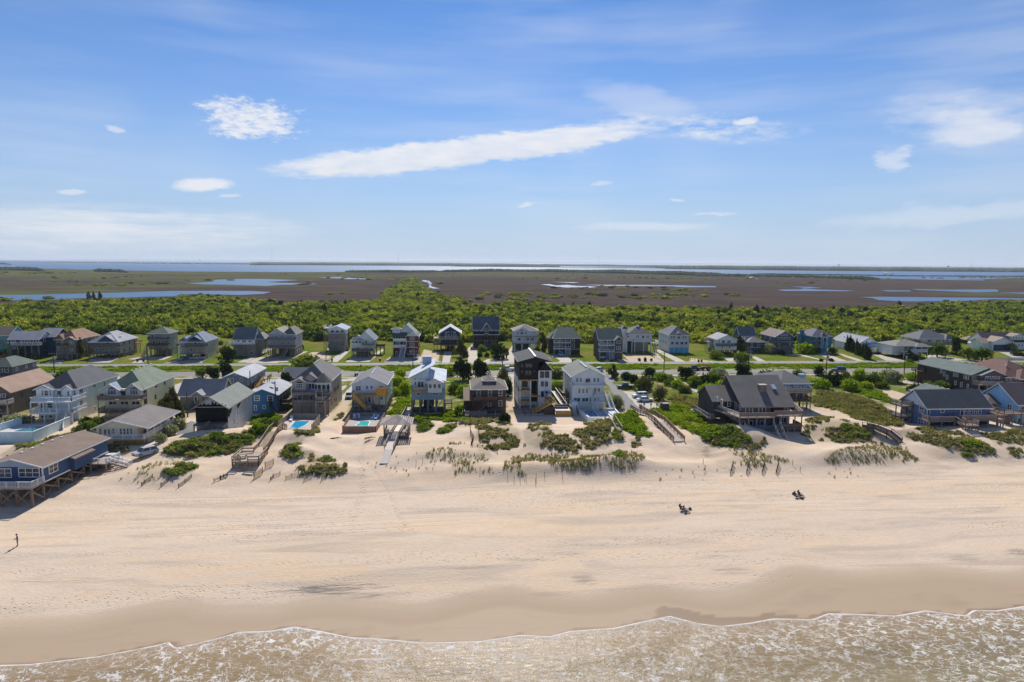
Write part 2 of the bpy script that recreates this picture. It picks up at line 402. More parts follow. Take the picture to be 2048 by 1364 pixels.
# pixel frames: zoomed-in views of the photograph, their corner and pixels per unit
ZF = dict(A=(0,640,.09766), B=(180,640,.09766), C=(340,640,.09766), D=(520,630,.09766), E=(680,630,.09766), F=(850,630,.09766), G=(1000,630,.09766),
          H=(1180,640,.10742), I=(1380,640,.10742), J=(1560,640,.10742), K=(1760,640,.09766), L=(1868,640,.08789),
          FA=(0,700,.13194), FB=(180,720,.13197), FC=(0,850,.1466), FD=(340,710,.13194), FE=(560,720,.13194), FF=(780,710,.13194), FG=(1000,690,.13194),
          FH=(1220,720,.12465), FI=(1400,730,.13194), FJ=(1780,710,.14661), FK=(440,820,.13194), FL=(740,800,.13194), FM=(1000,830,.14648),
          W1=(0,480,.3418), W2=(600,480,.3418), W3=(1348,480,.3418), Z5=(1400,640,.2199), Z6=(1640,640,.21995), Z=(0,0,1.0))
def zp(fr, x, y): a, b, s = ZF[fr]; return a + x*s, b + y*s

# edge of the shrub thicket towards the marsh, and of the marsh towards the sound
_tb = [(-300,600),(0,606),(102,600),(205,596),(342,593),(359,586),(427,582),(485,593),(581,600),(700,597),(764,596),(768,578),(812,551),(835,551),(850,573),(897,590),(942,606),(962,609),(1010,600),(1113,603),
       (1300,611),(1420,613),(1526,612),(1580,614),(1707,612),(1867,605),(1885,598),(2048,598),(2300,598)]
TB = np.array([P(a, b+(6.5 if b > 575 else 3), 1.2)[:2] for a, b in _tb])
def thick_edge(X, Y):                                      # 1 inside the thicket
    return inpoly(X, Y, [(-4000, 300)] + [(-4000, TB[0, 1])] + [tuple(p) for p in TB] + [(4000, TB[-1, 1]), (4000, 300)])

# ---------------------------------------------------------------- ground sheet
def axis(lo, hi, steps, far, g=1.05):
    xs = [lo]
    for end, st in steps:
        while xs[-1] < end-1e-6: xs.append(min(end, xs[-1]+st))
    st = steps[-1][1]
    up = [hi]
    while up[-1] < far: st *= g; up.append(up[-1]+st)
    return xs, up[1:]
xs, xu = axis(-175, 215, [(215, 0.85)], 30000, 1.075)
_, xd = axis(0, 175, [(175, 0.85)], 30000, 1.075)
XS = np.array(sorted([-v for v in xd] + xs + xu))
ys, yu = axis(-40, 345, [(56, 4.0), (62, 1.0), (185, 0.6), (345, 1.4)], 32000, 1.035)
YS = np.array(ys + yu)
def grid_mesh(name, XS, YS, Z, mat, smooth=True, keep=None):
    nx, ny = len(XS), len(YS)
    gx, gy = np.meshgrid(XS, YS)
    co = np.stack([gx, gy, Z], -1).reshape(-1, 3).astype(np.float32)
    i = np.arange(nx*ny).reshape(ny, nx)
    q = np.stack([i[:-1, :-1], i[:-1, 1:], i[1:, 1:], i[1:, :-1]], -1).reshape(-1, 4)
    if keep is not None: q = q[keep.reshape(-1)]
    me = bpy.data.meshes.new(name); me.vertices.add(len(co)); me.vertices.foreach_set('co', co.ravel())
    me.loops.add(q.size); me.loops.foreach_set('vertex_index', q.ravel().astype(np.int32))
    me.polygons.add(len(q)); me.polygons.foreach_set('loop_start', np.arange(0, q.size, 4, dtype=np.int32))
    me.polygons.foreach_set('use_smooth', np.full(len(q), smooth)); me.update(calc_edges=True)
    me.materials.append(mat); return me
def vattr(me, name, arr):
    a = me.attributes.new(name, 'FLOAT', 'POINT'); a.data.foreach_set('value', np.asarray(arr, np.float32).ravel())

def sand_material():
    mt, t = new_mat('beach_and_land')
    p = t.obj; x, y, z = t.xyz(p)[:3]
    veg, wet, marsh, bch = t.attr('veg'), t.attr('wet'), t.attr('marsh'), t.attr('beach')
    # dry sand: broad orange and grey drifts lying along the shore, fine grain
    n1 = t.noise(t.scale(p, (0.022, 0.075, 0)), 1.0, 4.0, 0.6); n2 = t.noise(t.scale(p, (0.10, 0.35, 0)), 1.0, 4.0, 0.62, 0.6)
    n3 = t.noise(p, 1.3, 5.0, 0.65)
    s = t.mix(t.mr(n1, 0.36, 0.64), (0.655, 0.515, 0.390), (0.672, 0.508, 0.350))
    s = t.mix(t.mr(n2, 0.42, 0.70, 0, 0.75), s, (0.610, 0.510, 0.405))
    k = t.mr(n3, 0.25, 0.75, 0.93, 1.06); s = t.mix(1.0, s, t.comb(k, k, k), 'MULTIPLY')
    # grey sweeps of heavier grains on the lower beach
    sw = t.noise(t.scale(p, (0.045, 0.30, 0), rot=(0, 0, 0.05)), 1.0, 4.0, 0.55, 0.8)
    s = t.mix(t.mul(t.mr(sw, 0.50, 0.66), t.mul(bch, 0.55)), s, (0.42, 0.355, 0.29))
    st = t.noise(t.scale(p, (0.16, 2.2, 0), rot=(0, 0, 0.06)), 1.0, 5.0, 0.7, 1.2)
    for (px, py, rx, ry, kk) in DARKS:
        c = P(px, py, 1.6); ux = t.mul(t.sub(x, float(c[0])), 1/rx); uy = t.mul(t.sub(t.sub(y, float(c[1])), t.mul(t.sub(x, float(c[0])), 0.02)), 1/ry)
        r = t.add(t.mul(ux, ux), t.mul(uy, uy))
        mk = t.mul(t.mr(r, 1.0, 0.0, 0, 1, True), t.mr(t.add(st, t.mr(r, 1.0, 0.0, -0.12, 0.06)), 0.46, 0.60))
        s = t.mix(t.mul(mk, kk), s, (0.135, 0.128, 0.125))
    # footprints: scattered pits, thick along two worn lines
    fp = t.voro(t.scale(p, (1.5, 2.3, 0)), 1.0)
    walk = t.mr(t.noise(t.scale(p, (0.02, 0.22, 0), loc=(4, 2, 0)), 1.0, 3.0, 0.5), 0.50, 0.60)
    pit = t.mul(t.mr(fp, 0.10, 0.30, 1.0, 0.0, True), t.mul(walk, bch))
    for (pa, pb, wd_) in (((735, 868), (708, 1062), 1.0), ((742, 930), (826, 1064), 0.7), ((1400, 900), (1530, 1000), 1.2), ((690, 1052), (722, 1062), 2.2)):
        A_, B_ = P(*pa, 3.0), P(*pb, 2.0); k_ = (A_[0]-B_[0])/(A_[1]-B_[1]); dx = t.m('ABSOLUTE', t.sub(x, t.add(t.mul(t.sub(y, float(B_[1])), float(k_)), t.add(float(B_[0]), t.mul(t.m('SINE', t.mul(y, .22)), .5)))))
        tp = t.mul(t.mr(dx, wd_, wd_*.3), t.mul(t.mr(y, float(B_[1])-1, float(B_[1])), t.mr(y, float(A_[1])+1, float(A_[1]))))
        pit = t.m('MAXIMUM', pit, t.mul(tp, t.mr(fp, 0.12, 0.45, 1.0, 0.15)))
    pit = t.mul(pit, t.sub(1.0, wet))
    s = t.mix(t.mul(pit, 0.30), s, (0.36, 0.29, 0.22))
    rip = t.noise(t.scale(p, (1.6, 3.4, 0)), 1.0, 4.0, 0.6)
    # tyre tracks running along the beach
    tr = None
    for yy in (104.0, 105.7, 107.4, 109.2, 118.5, 120.1):
        q = t.m('ABSOLUTE', t.sub(t.sub(y, yy), t.add(t.mul(x, 0.028), t.mul(t.m('SINE', t.mul(x, 0.045)), 0.9))))
        q = t.mr(q, 0.10, 0.30, 1.0, 0.0, True); tr = q if tr is None else t.m('MAXIMUM', tr, q)
    tr = t.mul(tr, t.mr(t.noise(t.scale(p, (0.02, 0.02, 0), loc=(9, 1, 0)), 1.0, 2.0), 0.42, 0.58))
    s = t.mix(t.mul(tr, 0.10), s, (0.40, 0.31, 0.23))
    # wet sand
    wn = t.add(wet, t.mul(t.sub(n2, 0.5), 0.12))
    wm = t.mr(wn, 0.16, 0.56, 0, 1, True)
    s = t.mix(wm, s, (0.485, 0.375, 0.265)); s = t.mix(t.mr(wn, 0.55, 0.80), s, (0.445, 0.332, 0.222)); s = t.mix(t.mr(wn, 0.90, 0.97), s, (0.30, 0.210, 0.135))
    # grassy ground: lush and dry patches, bare spots
    g1 = t.noise(p, 0.10, 5.0, 0.62); g2 = t.noise(p, 0.9, 4.0, 0.65)
    gr = t.mix(t.mr(g1, 0.38, 0.62), (0.105, 0.165, 0.018), (0.200, 0.180, 0.048))
    gk = t.mr(g2, 0.25, 0.75, 0.62, 1.3); gr = t.mix(1.0, gr, t.comb(gk, gk, gk), 'MULTIPLY')
    vm = t.mr(t.add(veg, t.mul(t.sub(t.noise(p, 0.33, 5.0, 0.68), 0.5), 0.9)), 0.36, 0.62, 0, 1, True)
    sl = t.mix(t.mr(veg, 0.0, 0.3), s, (0.43, 0.345, 0.235))
    col = t.mix(vm, sl, gr)
    # marsh: brown needle rush with green and tan drifts
    m1 = t.noise(t.scale(p, (0.0016, 0.0034, 0)), 1.0, 6.0, 0.62, 0.5); m2 = t.noise(t.scale(p, (0.012, 0.02, 0)), 1.0, 5.0, 0.65)
    mc = t.mix(t.mr(m2, 0.3, 0.7), (0.058, 0.044, 0.043), (0.100, 0.076, 0.064))
    mc = t.mix(t.mr(t.add(t.add(m1, t.mul(t.sub(t.noise(t.scale(p, (0.007, 0.013, 0)), 1.0, 5.0, 0.65), 0.5), 0.55)), t.mul(t.sub(t.attr('marshgreen'), 0.5), 0.30)), 0.50, 0.62, 0, 0.9), mc, t.mix(t.mr(m2, .35, .65), (0.070, 0.085, 0.030), (0.125, 0.130, 0.050)))
    mc = t.mix(t.mr(t.noise(t.scale(p, (0.004, 0.012, 0), loc=(5, 5, 0)), 1.0, 5.0, 0.6), 0.62, 0.72, 0, 0.6), mc, (0.15, 0.125, 0.08))
    col = t.mix(marsh, col, mc)
    t.put(t.b.inputs['Base Color'], col)
    rg = t.mr(wn, 0.55, 0.95, 0.95, 0.62); t.put(t.b.inputs['Roughness'], rg); t.put(t.b.inputs['Specular IOR Level'], t.mr(wn, 0.6, 0.95, 0.0, 0.12))
    hgt = t.add(t.add(t.mul(rip, t.mul(t.sub(1.0, wm), 0.10)), t.mul(pit, -0.15)), t.add(t.mul(tr, -0.03), t.mul(t.mul(g2, veg), 0.30)))
    t.put(t.b.inputs['Normal'], t.bump(hgt, 1.0, 0.75))
    return mt
DARKS = [(655,1168,9.5,2.2,0.85),(740,1178,5,1.0,0.6),(120,1156,10,0.9,0.35),(1170,1150,2.5,2.2,0.45),(1465,1132,4,1.3,0.5),(1440,1108,6,1.0,0.35),(1930,1108,4,1.8,0.4),(2035,1098,3,1.6,0.5),(1090,1178,4,1.2,0.35),(300,1238,3,0.8,0.3),(945,1130,6,1.0,0.35)]

# sandy or bare plots, lawns and green covers as areas on the ground (pixel outlines)
SANDY = [('FA',[(640,430),(740,400),(700,470),(600,470)]), ('FE',[(930,620),(1090,520),(1010,870),(700,900)]), ('FF',[(60,640),(300,600),(330,900),(0,900)]), ('FG',[(90,380),(220,380),(240,960),(100,1000)]),
         ('FG',[(780,690),(960,690),(1060,960),(960,960)]), ('E',[(1700,700),(2040,760),(2040,960),(1650,950)]), ('D',[(900,860),(1050,760),(1250,760),(1450,830),(1440,920),(1000,920)]), ('H',[(610,640),(1100,650),(1350,780),(720,790)]),
         ('Z6',[(400,590),(560,610),(830,690),(800,740),(600,700),(420,640)]), ('Z6',[(0,780),(200,830),(380,930),(380,960),(0,900)]), ('L',[(0,850),(900,960),(0,1000)]), ('I',[(0,700),(380,760),(700,790),(0,790)])]
LUSH = [('D',[(880,530),(1390,530),(1380,680),(1000,700)]), ('E',[(760,540),(1080,540),(1060,760),(800,800)]), ('FH',[(850,460),(1650,610),(1640,770),(1250,770),(950,650)]), ('A',[(680,800),(820,760),(1000,740),(900,870),(700,870)]),
        ('FF',[(800,880),(1160,920),(1180,1000),(820,990)]), ('J',[(0,680),(700,740),(0,780)])]
def polys(lst): return [[tuple(P(*zp(f, x, y), 4.0)[:2]) for x, y in pl] for f, pl in lst]
def build_ground():
    Z = hfun(*np.meshgrid(XS, YS)); gx, gy = np.meshgrid(XS, YS); s = shore_s(gx); d = gy-s
    veg = np.interp(gy, [170,182,228,236,244,246,259,262,266,330,345], [0,.55,.62,.45,.9,1.15,1.15,.8,.72,.80,1.1])
    veg = veg*sstep(92, 104, d)
    veg = np.where((gy > 180) & (gy < 232) & (gx < -100), veg, veg)
    for pl in polys(SANDY): veg = np.where(inpoly(gx, gy, pl), 0.12, veg)
    for pl in polys(LUSH): veg = np.where(inpoly(gx, gy, pl), 1.1, veg)
    for fr, pl, dens, kind in PATCH:
        pw = [tuple(G(*zp(fr, x, y))[:2]) for x, y in pl]
        veg = np.maximum(veg, np.where(inpoly(gx, gy, pw), {'tuft': 0.10, 'dense': 0.24, 'shrub': 0.75, 'vine': 0.9, 'field': 0.62}[kind], 0))
    wetd = shore(gx)*0.35 + s*0.65 + 6.2 + 1.6*np.sin(gx*0.13+1) + 1.0*np.sin(gx*0.31) - 1.3 + np.interp(gx, [-50, 10, 75], [-0.6, -0.6, 2.2])
    wet = 1 - sstep(-3.0, 3.0, gy-wetd)*0.58 ; wet = np.where(gy < shore(gx)+0.1, 1.0, np.clip(wet-0.0, 0, 0.9))
    wet = np.where(gy-wetd > 3.0, 0.42-np.clip((gy-wetd-3)/6, 0, 0.42), wet)
    lobes = (gx > 24) & (gy-shore(gx) < 1.3+0.9*np.sin(gx*0.21+2.0)) & (np.sin(gx*0.10-1.2) > -0.35)
    wet = np.where(lobes, 0.99, wet)
    beach = sstep(3, 10, d)*(1-sstep(46, 60, d))
    inside = thick_edge(gx, gy); marsh = np.where((gy > 420) & ~inside, 1.0, 0.0)
    mg = np.clip(0.30 + 0.34*sstep(-100, -450, gx) + 0.35*sstep(1500, 2200, gy), 0, 1)
    me = grid_mesh('ground', XS, YS, Z, sand_material())
    for n, a in (('veg', veg), ('wet', wet), ('marsh', marsh), ('beach', beach), ('marshgreen', mg)): vattr(me, n, a)
    o = bpy.data.objects.new('ground', me); COL.objects.link(o)
    tag(o, 'sandy beach, dunes, lawns and brown marsh reaching inland', 'ground', kind='structure')

# plant cover on the dunes: frame, outline, plants per square metre, kind
PATCH = [('Z',[(322,905),(345,888),(392,874),(460,869),(520,858),(528,866),(505,885),(462,900),(420,914),(340,912)],0.75,'shrub'), ('Z',[(322,907),(345,886),(460,866),(530,862),(500,888),(420,916)],.9,'dense'), ('Z',[(430,890),(470,880),(468,905),(432,912)],2.0,'dense'),
  ('Z',[(563,908),(580,875),(610,853),(640,848),(634,866),(605,888),(580,908)],2.4,'dense'), ('Z',[(563,913),(575,898),(600,893),(598,908),(582,914)],1.6,'shrub'), ('Z',[(602,918),(606,906),(624,899),(626,912),(614,919)],2.4,'dense'),
  ('Z',[(600,936),(612,922),(640,914),(668,916),(692,932),(690,946),(655,956),(612,950)],1.7,'dense'), ('Z',[(645,926),(651,912),(664,912),(666,922),(655,926)],1.4,'shrub'),
  ('Z',[(820,893),(900,886),(975,892),(985,912),(962,936),(900,928),(832,912)],0.55,'tuft'), ('Z',[(900,925),(985,928),(988,950),(915,950)],0.8,'tuft'), ('Z',[(950,893),(985,894),(985,910),(955,908)],1.6,'dense'),
  ('Z',[(834,857),(836,845),(850,840),(866,845),(864,858),(848,862)],1.8,'shrub'), ('Z',[(875,866),(884,853),(900,848),(912,852),(906,862),(885,870)],1.8,'shrub'), ('Z',[(802,840),(840,832),(880,834),(880,842),(820,844)],1.8,'vine'),
  ('Z',[(955,850),(985,838),(1010,838),(1038,862),(1040,886),(1024,900),(985,900),(958,880)],2.2,'dense'), ('Z',[(905,842),(960,836),(990,842),(960,850),(910,848)],1.8,'dense'), ('Z',[(1048,862),(1100,848),(1105,868),(1082,896),(1054,890)],1.0,'dense'),
  ('Z',[(1092,890),(1105,868),(1128,872),(1166,892),(1160,906),(1124,902)],1.7,'dense'), ('Z',[(1148,862),(1186,852),(1212,862),(1226,884),(1214,898),(1178,898),(1158,882)],1.8,'dense'), ('Z',[(1168,846),(1215,836),(1230,852),(1214,862),(1180,856)],1.8,'dense'),
  ('Z',[(1010,918),(1060,908),(1180,910),(1250,902),(1288,906),(1282,932),(1200,944),(1100,946),(1030,950),(1008,940)],1.0,'tuft'), ('Z',[(1100,915),(1190,912),(1195,932),(1110,936)],0.8,'tuft'),
  ('Z',[(1258,880),(1280,872),(1282,888),(1262,892)],1.6,'dense'), ('Z',[(1222,872),(1232,861),(1242,870),(1236,878)],1.5,'shrub'),
  ('Z',[(1226,850),(1232,834),(1262,822),(1290,862),(1294,874),(1270,868),(1248,862)],1.4,'vine'),
  ('Z',[(1290,824),(1330,815),(1356,808),(1390,826),(1430,856),(1450,870),(1400,870),(1360,852),(1330,838),(1300,834)],1.3,'vine'), ('Z',[(1335,800),(1345,790),(1430,806),(1430,820),(1380,818),(1350,812)],1.2,'field'),
  ('Z',[(1406,880),(1418,862),(1450,854),(1484,864),(1494,880),(1468,896),(1424,892)],1.6,'shrub'), ('Z',[(1482,886),(1500,872),(1530,872),(1538,888),(1510,900),(1488,898)],1.6,'dense'), ('Z',[(1405,895),(1420,890),(1415,912),(1406,908)],2.0,'dense'),
  ('Z',[(1415,906),(1470,898),(1545,908),(1588,926),(1520,936),(1440,926)],0.8,'tuft'), ('Z',[(1608,842),(1650,834),(1700,842),(1745,868),(1765,888),(1720,886),(1660,884),(1612,886)],.7,'dense'), ('Z',[(1608,842),(1650,834),(1700,842),(1745,868),(1765,888),(1720,886),(1660,884),(1612,886)],1.2,'tuft'), ('Z',[(1690,850),(1735,862),(1740,878),(1690,878)],1.2,'shrub'),
  ('Z',[(1645,915),(1680,898),(1740,888),(1800,890),(1834,918),(1790,926),(1700,924),(1650,932)],0.9,'tuft'), ('Z',[(1790,862),(1850,854),(1920,866),(1985,896),(1985,912),(1930,908),(1870,892),(1820,878)],.7,'dense'), ('Z',[(1790,862),(1850,854),(1920,866),(1985,896),(1985,912),(1930,908),(1870,892),(1820,878)],1.4,'tuft'), ('Z',[(1915,882),(1950,880),(1965,892),(1930,892)],1.5,'vine'),
  ('Z',[(1920,905),(1945,902),(1945,914),(1925,916)],1.5,'shrub'), ('Z',[(1975,872),(2060,856),(2060,880),(1990,886)],.8,'dense'), ('Z',[(1975,872),(2060,856),(2060,890),(1990,890)],1.4,'tuft'),
  ('Z',[(1622,800),(1640,782),(1700,790),(1760,812),(1795,838),(1800,852),(1740,846),(1680,822),(1630,812)],1.6,'field'), ('Z',[(1700,770),(1760,785),(1800,812),(1760,800),(1700,782)],1.4,'vine'),
  ('Z',[(268,950),(300,924),(345,918),(392,926),(384,944),(330,956),(284,968)],0.45,'tuft'), ('Z',[(338,940),(360,930),(392,930),(386,944),(350,948)],1.4,'shrub'),
  ('Z',[(0,908),(60,886),(130,868),(215,846),(222,860),(150,888),(60,904),(0,916)],1.4,'dense'), ('Z',[(60,892),(110,880),(112,890),(66,900)],1.3,'vine'), ('Z',[(190,905),(205,894),(250,892),(258,904),(230,910)],1.7,'dense'),
  ('Z',[(1230,905),(1245,902),(1246,914),(1236,918)],1.5,'shrub'), ('Z',[(1960,868),(1990,862),(1985,872)],1.2,'dense'), ('Z',[(780,835),(800,800),(812,770),(820,800),(806,836)],1.3,'vine'), ('Z',[(660,836),(684,826),(686,838),(665,842)],1.8,'dense'),
  ('Z',[(875,835),(890,822),(930,830),(935,842),(900,846)],1.6,'vine'), ('Z',[(500,848),(512,834),(552,826),(560,834),(535,848)],1.2,'vine'), ('Z',[(2015,900),(2048,895),(2048,915),(2020,915)],1.4,'dense')]
build_ground()

# ---------------------------------------------------------------- ocean
def build_ocean():
    mt, t = new_mat('ocean_water')
    p = t.obj; dsh = t.attr('offshore'); foamy = t.attr('foamy')
    warp = t.noise(p, 0.35, 3.0, 0.6, out=1); w2 = t.noise(p, 1.4, 2.0, 0.6, out=1)
    def warped(k1, k2):
        nd = t.node('ShaderNodeVectorMath', operation='MULTIPLY_ADD'); t.put(nd.inputs[0], warp); nd.inputs[1].default_value = (k1, k1, 0); t.put(nd.inputs[2], p)
        n2 = t.node('ShaderNodeVectorMath', operation='MULTIPLY_ADD'); t.put(n2.inputs[0], w2); n2.inputs[1].default_value = (k2, k2, 0); t.put(n2.inputs[2], nd.outputs[0]); return n2.outputs[0]
    def net(vec, scale, wd):                              # broken net of foam threads: the seams between warped cells
        d = t.voro(vec, scale, 'DISTANCE_TO_EDGE'); return t.mr(d, wd, wd*0.25, 0.0, 1.0, True)
    side = t.mr(t.xyz(p)[0], 18.0, 50.0)
    va = t.scale(warped(2.6, 1.1), (1.0, 0.55, 0), rot=(0, 0, 0.12)); vb = t.scale(warped(2.0, 1.0), (0.62, 1.25, 0), rot=(0, 0, -0.42))
    l1 = t.add(t.mul(net(va, 1.05, 0.080), t.sub(1.0, side)), t.mul(net(vb, 1.05, 0.095), side))
    l2 = net(t.scale(warped(1.5, 0.9), (1, 0.7, 0)), 2.3, 0.10)
    cover = t.mr(t.noise(t.scale(p, (0.09, 0.13, 0)), 1.0, 4.0, 0.6), 0.36, 0.60)
    brk = t.mr(t.noise(p, 0.9, 3.0, 0.6), 0.45, 0.53); brk2 = t.mr(t.noise(p, 0.55, 3.0, 0.6, 0.0), 0.50, 0.56)
    mk = t.add(t.mul(l1, t.mul(brk, t.add(t.mul(cover, 0.60), 0.30))), t.mul(l2, t.mul(brk2, t.mul(cover, 0.7))))
    mk = t.mul(mk, foamy)
    edge = t.mul(t.mr(t.add(dsh, t.mul(t.sub(t.noise(p, 1.2, 3.0), 0.5), 0.35)), 0.62, 0.10, 0, 1, True), 1.0)
    xx = t.xyz(p)[0]; front = t.m('ABSOLUTE', t.sub(t.add(dsh, t.mul(t.sub(t.noise(p, 0.5, 3.0), 0.5), 1.2)), t.add(1.0, t.mul(t.m('ABSOLUTE', t.m('SINE', t.mul(xx, 0.105))), 4.2))))
    edge = t.m('MAXIMUM', edge, t.mul(t.mr(front, 0.26, 0.05, 0, 1, True), t.mr(t.noise(p, 0.22, 4.0), 0.50, 0.62, 0, 0.7)))
    spum = t.mul(t.mr(dsh, 2.6, 0.2), t.mul(t.mr(t.noise(p, 2.6, 4.0, 0.7), 0.50, 0.68), 0.55))
    fm = t.m('MAXIMUM', t.m('MAXIMUM', t.m('MINIMUM', mk, 0.92), edge), spum)
    deep = t.mr(t.add(dsh, t.mul(t.xyz(p)[0], 0.10)), 5.0, 30.0)
    wc = t.mix(t.mr(dsh, 0.0, 4.0), (0.350, 0.255, 0.165), (0.300, 0.215, 0.122)); wc = t.mix(deep, wc, (0.205, 0.185, 0.105))
    t.put(t.b.inputs['Base Color'], t.mix(fm, wc, (0.70, 0.68, 0.65)))
    t.put(t.b.inputs['Roughness'], t.mr(fm, 0.0, 0.6, 0.24, 0.8)); t.b.inputs['IOR'].default_value = 1.33; t.b.inputs['Specular IOR Level'].default_value = 0.12
    wv = t.add(t.mul(t.noise(t.scale(p, (0.8, 1.7, 0)), 1.0, 5.0, 0.62, 0.4), 0.55), t.mul(t.noise(t.scale(p, (4.2, 6.0, 0)), 1.0, 3.0, 0.6), 0.13))
    t.put(t.b.inputs['Normal'], t.bump(t.add(wv, t.mul(fm, 0.10)), 0.35, 0.6))
    xo, xuo = axis(-120, 140, [(140, 0.45)], 30000, 1.12); _, xdo = axis(0, 120, [(120, 0.45)], 30000, 1.12)
    X = np.array(sorted([-v for v in xdo] + xo + xuo)); T = np.concatenate([np.linspace(0, 1, 10)[:-1]*2.0, 2.0+np.arange(0, 30, 0.45), 32+np.cumsum(0.6*1.12**np.arange(1, 76))])
    gx, tt = np.meshgrid(X, T); gy = shore(gx) - tt
    gy = gy + (shore_s(gx)-shore(gx))*np.clip(tt/30, 0, 1)
    zz = 0.06 + 0.05*np.clip(1-tt/1.2, 0, 1) + np.clip(tt/6, 0, 1)*np.clip(1-tt/4000, 0.0, 1)*(0.12*np.sin(gy*0.55+0.8*np.sin(gx*0.06)) + 0.30*fbm(gx, gy, 6.0, 3, 31))
    zz = np.maximum(zz, hfun(gx, gy)+0.03)
    zz = np.where(tt < 0.02, hfun(gx, gy)-0.03, zz)
    me = grid_mesh('ocean', X, T, zz, mt); co = np.stack([gx, gy, zz], -1).reshape(-1, 3).astype(np.float32); me.vertices.foreach_set('co', co.ravel()); me.flip_normals(); me.update()
    vattr(me, 'offshore', tt)
    vattr(me, 'foamy', np.clip(1.05-tt/60, 0.25, 1)*np.interp(gx, [-60, -30, -5, 8, 25, 60], [1.2, 1.15, .8, .75, .95, 1.15]))
    o = bpy.data.objects.new('ocean', me); COL.objects.link(o); tag(o, 'shallow brown surf laced with white foam at the beach', 'ocean', kind='structure')
build_ocean()

# ---------------------------------------------------------------- sound, ponds and far shores
def water_mat():
    mt, t = new_mat('still_water'); p = t.obj
    t.b.inputs['Base Color'].default_value = (0.055, 0.125, 0.235, 1); t.b.inputs['Roughness'].default_value = 0.38; t.b.inputs['IOR'].default_value = 1.33
    t.b.inputs['Specular IOR Level'].default_value = 0.16
    t.put(t.b.inputs['Normal'], t.bump(t.noise(t.scale(p, (0.10, 0.22, 0)), 1.0, 4.0, 0.6), 1.0, 0.45)); return mt
STILL = water_mat()
def ragged(pts, k, step, seed):                           # subdivide an outline and make it uneven
    out = []; rr = random.Random(seed)
    for i in range(len(pts)):
        a, b = np.array(pts[i][:2]), np.array(pts[(i+1) % len(pts)][:2]); L = np.linalg.norm(b-a); n = max(1, min(14, int(L/step)))
        nn = np.array([-(b-a)[1], (b-a)[0]])/max(L, 1e-6)
        for j in range(n):
            q = a + (b-a)*j/n + (nn*rr.uniform(-k, k)*min(1.0, L/step/2) if j else 0); out.append((float(q[0]), float(q[1])))
    return out
def sheet(name, pts, z, mat, label=None, cat=None, kind='structure'):
    me = bpy.data.meshes.new(name); bm = bmesh.new(); vs = [bm.verts.new((x, y, z)) for x, y in pts]
    f = bm.faces.new(vs); f.normal_update()
    if f.normal.z < 0: f.normal_flip()
    bmesh.ops.triangulate(bm, faces=bm.faces[:]); bm.to_mesh(me); bm.free(); me.materials.append(mat)
    o = bpy.data.objects.new(name, me); COL.objects.link(o); tag(o, label, cat, kind=kind); return o
def wpoly(fr, pts, z): return [tuple(P(*zp(fr, x, y), z)[:2]) for x, y in pts]
_snd = [(-700,533),(0,534.5),(188,540),(386,543),(560,544),(600,544),(819,543),(900,541),(1010,540.5),(1150,541),(1300,541.5),(1348,545),(1450,550),(1567,550.5),(1660,552.5),(1751,556),(1850,557.5),(1970,558),(2048,556),(2300,550),(2800,552)]
_s = [tuple(P(a, b, 0.9)[:2]) for a, b in _snd]
sheet('sound_water', ragged(_s[:-1], 18, 160, 3)[:-13] + [_s[-1], (90000, 60000), (60000, 95000), (-60000, 95000), (-90000, 60000)], 0.95, STILL)
PONDS = [('W1',[(-400,352),(-200,335),(0,322),(200,320),(500,312),(760,306),(1000,298),(1300,297),(1480,299),(1585,304),(1540,315),(1400,322),(1250,318),(1060,316),(1020,330),(880,332),(700,338),(520,338),(330,348),(180,352),(0,354),(-200,360)],1.05),
  ('W1',[(1080,252),(1250,244),(1270,232),(1420,227),(1560,228),(1750,234),(1560,246),(1640,250),(1840,254),(1800,261),(1640,262),(1560,269),(1430,265),(1330,262),(1200,260)],1.0), ('W1',[(1860,219),(1990,217),(2048,222),(2200,229),(2048,229)],0.98),
  ('W2',[(0,255),(60,253),(100,257),(40,262),(-40,260)],1.0),('W2',[(180,218),(250,216),(330,224),(345,229),(270,229)],1.0),('W2',[(370,227),(440,228),(430,231)],1.0),
  ('W2',[(708,234),(738,236),(768,250),(772,256),(762,262),(772,272),(800,280),(822,283),(780,284),(750,276),(752,262),(745,252)],1.05),
  ('W2',[(1408,260),(1460,258),(1500,266),(1560,262),(1620,268),(1700,270),(1740,274),(1690,280),(1640,276),(1560,278),(1490,272)],1.02),('W2',[(1660,262),(1800,262),(2048,263),(2260,266),(2260,271),(2048,270),(1800,268)],1.0),('W2',[(1480,245),(1640,247),(1600,251)],1.0),
  ('W3',[(0,266),(240,270),(250,276),(60,276),(0,273)],1.02),('W3',[(605,290),(740,288),(760,283),(860,290),(1060,295),(1000,300),(800,299),(640,298)],1.05),('W3',[(690,272),(800,274),(870,280),(780,281)],1.0),
  ('W3',[(1210,293),(1380,295),(1390,301),(1250,301)],1.02),('W3',[(1390,286),(1560,290),(1880,288),(1900,295),(1895,303),(1760,306),(1560,297),(1430,293)],1.02),('W3',[(1890,305),(2300,312),(2300,318),(2048,314)],1.02),
  ('W3',[(1080,334),(1200,332),(1540,336),(1780,337),(2048,342),(2400,344),(2400,352),(2048,350),(1860,347),(1720,356),(1560,358),(1360,360),(1200,352),(1160,340)],1.08),('W3',[(450,223),(490,223),(490,228),(455,228)],1.0),
  ('W3',[(1180,214),(1380,222),(1820,232),(1820,237),(1500,232),(1190,224)],1.0)]
for i, (fr, pts, z) in enumerate(PONDS): sheet('pond', ragged(wpoly(fr, pts, z), 6, 45, i), z, STILL)

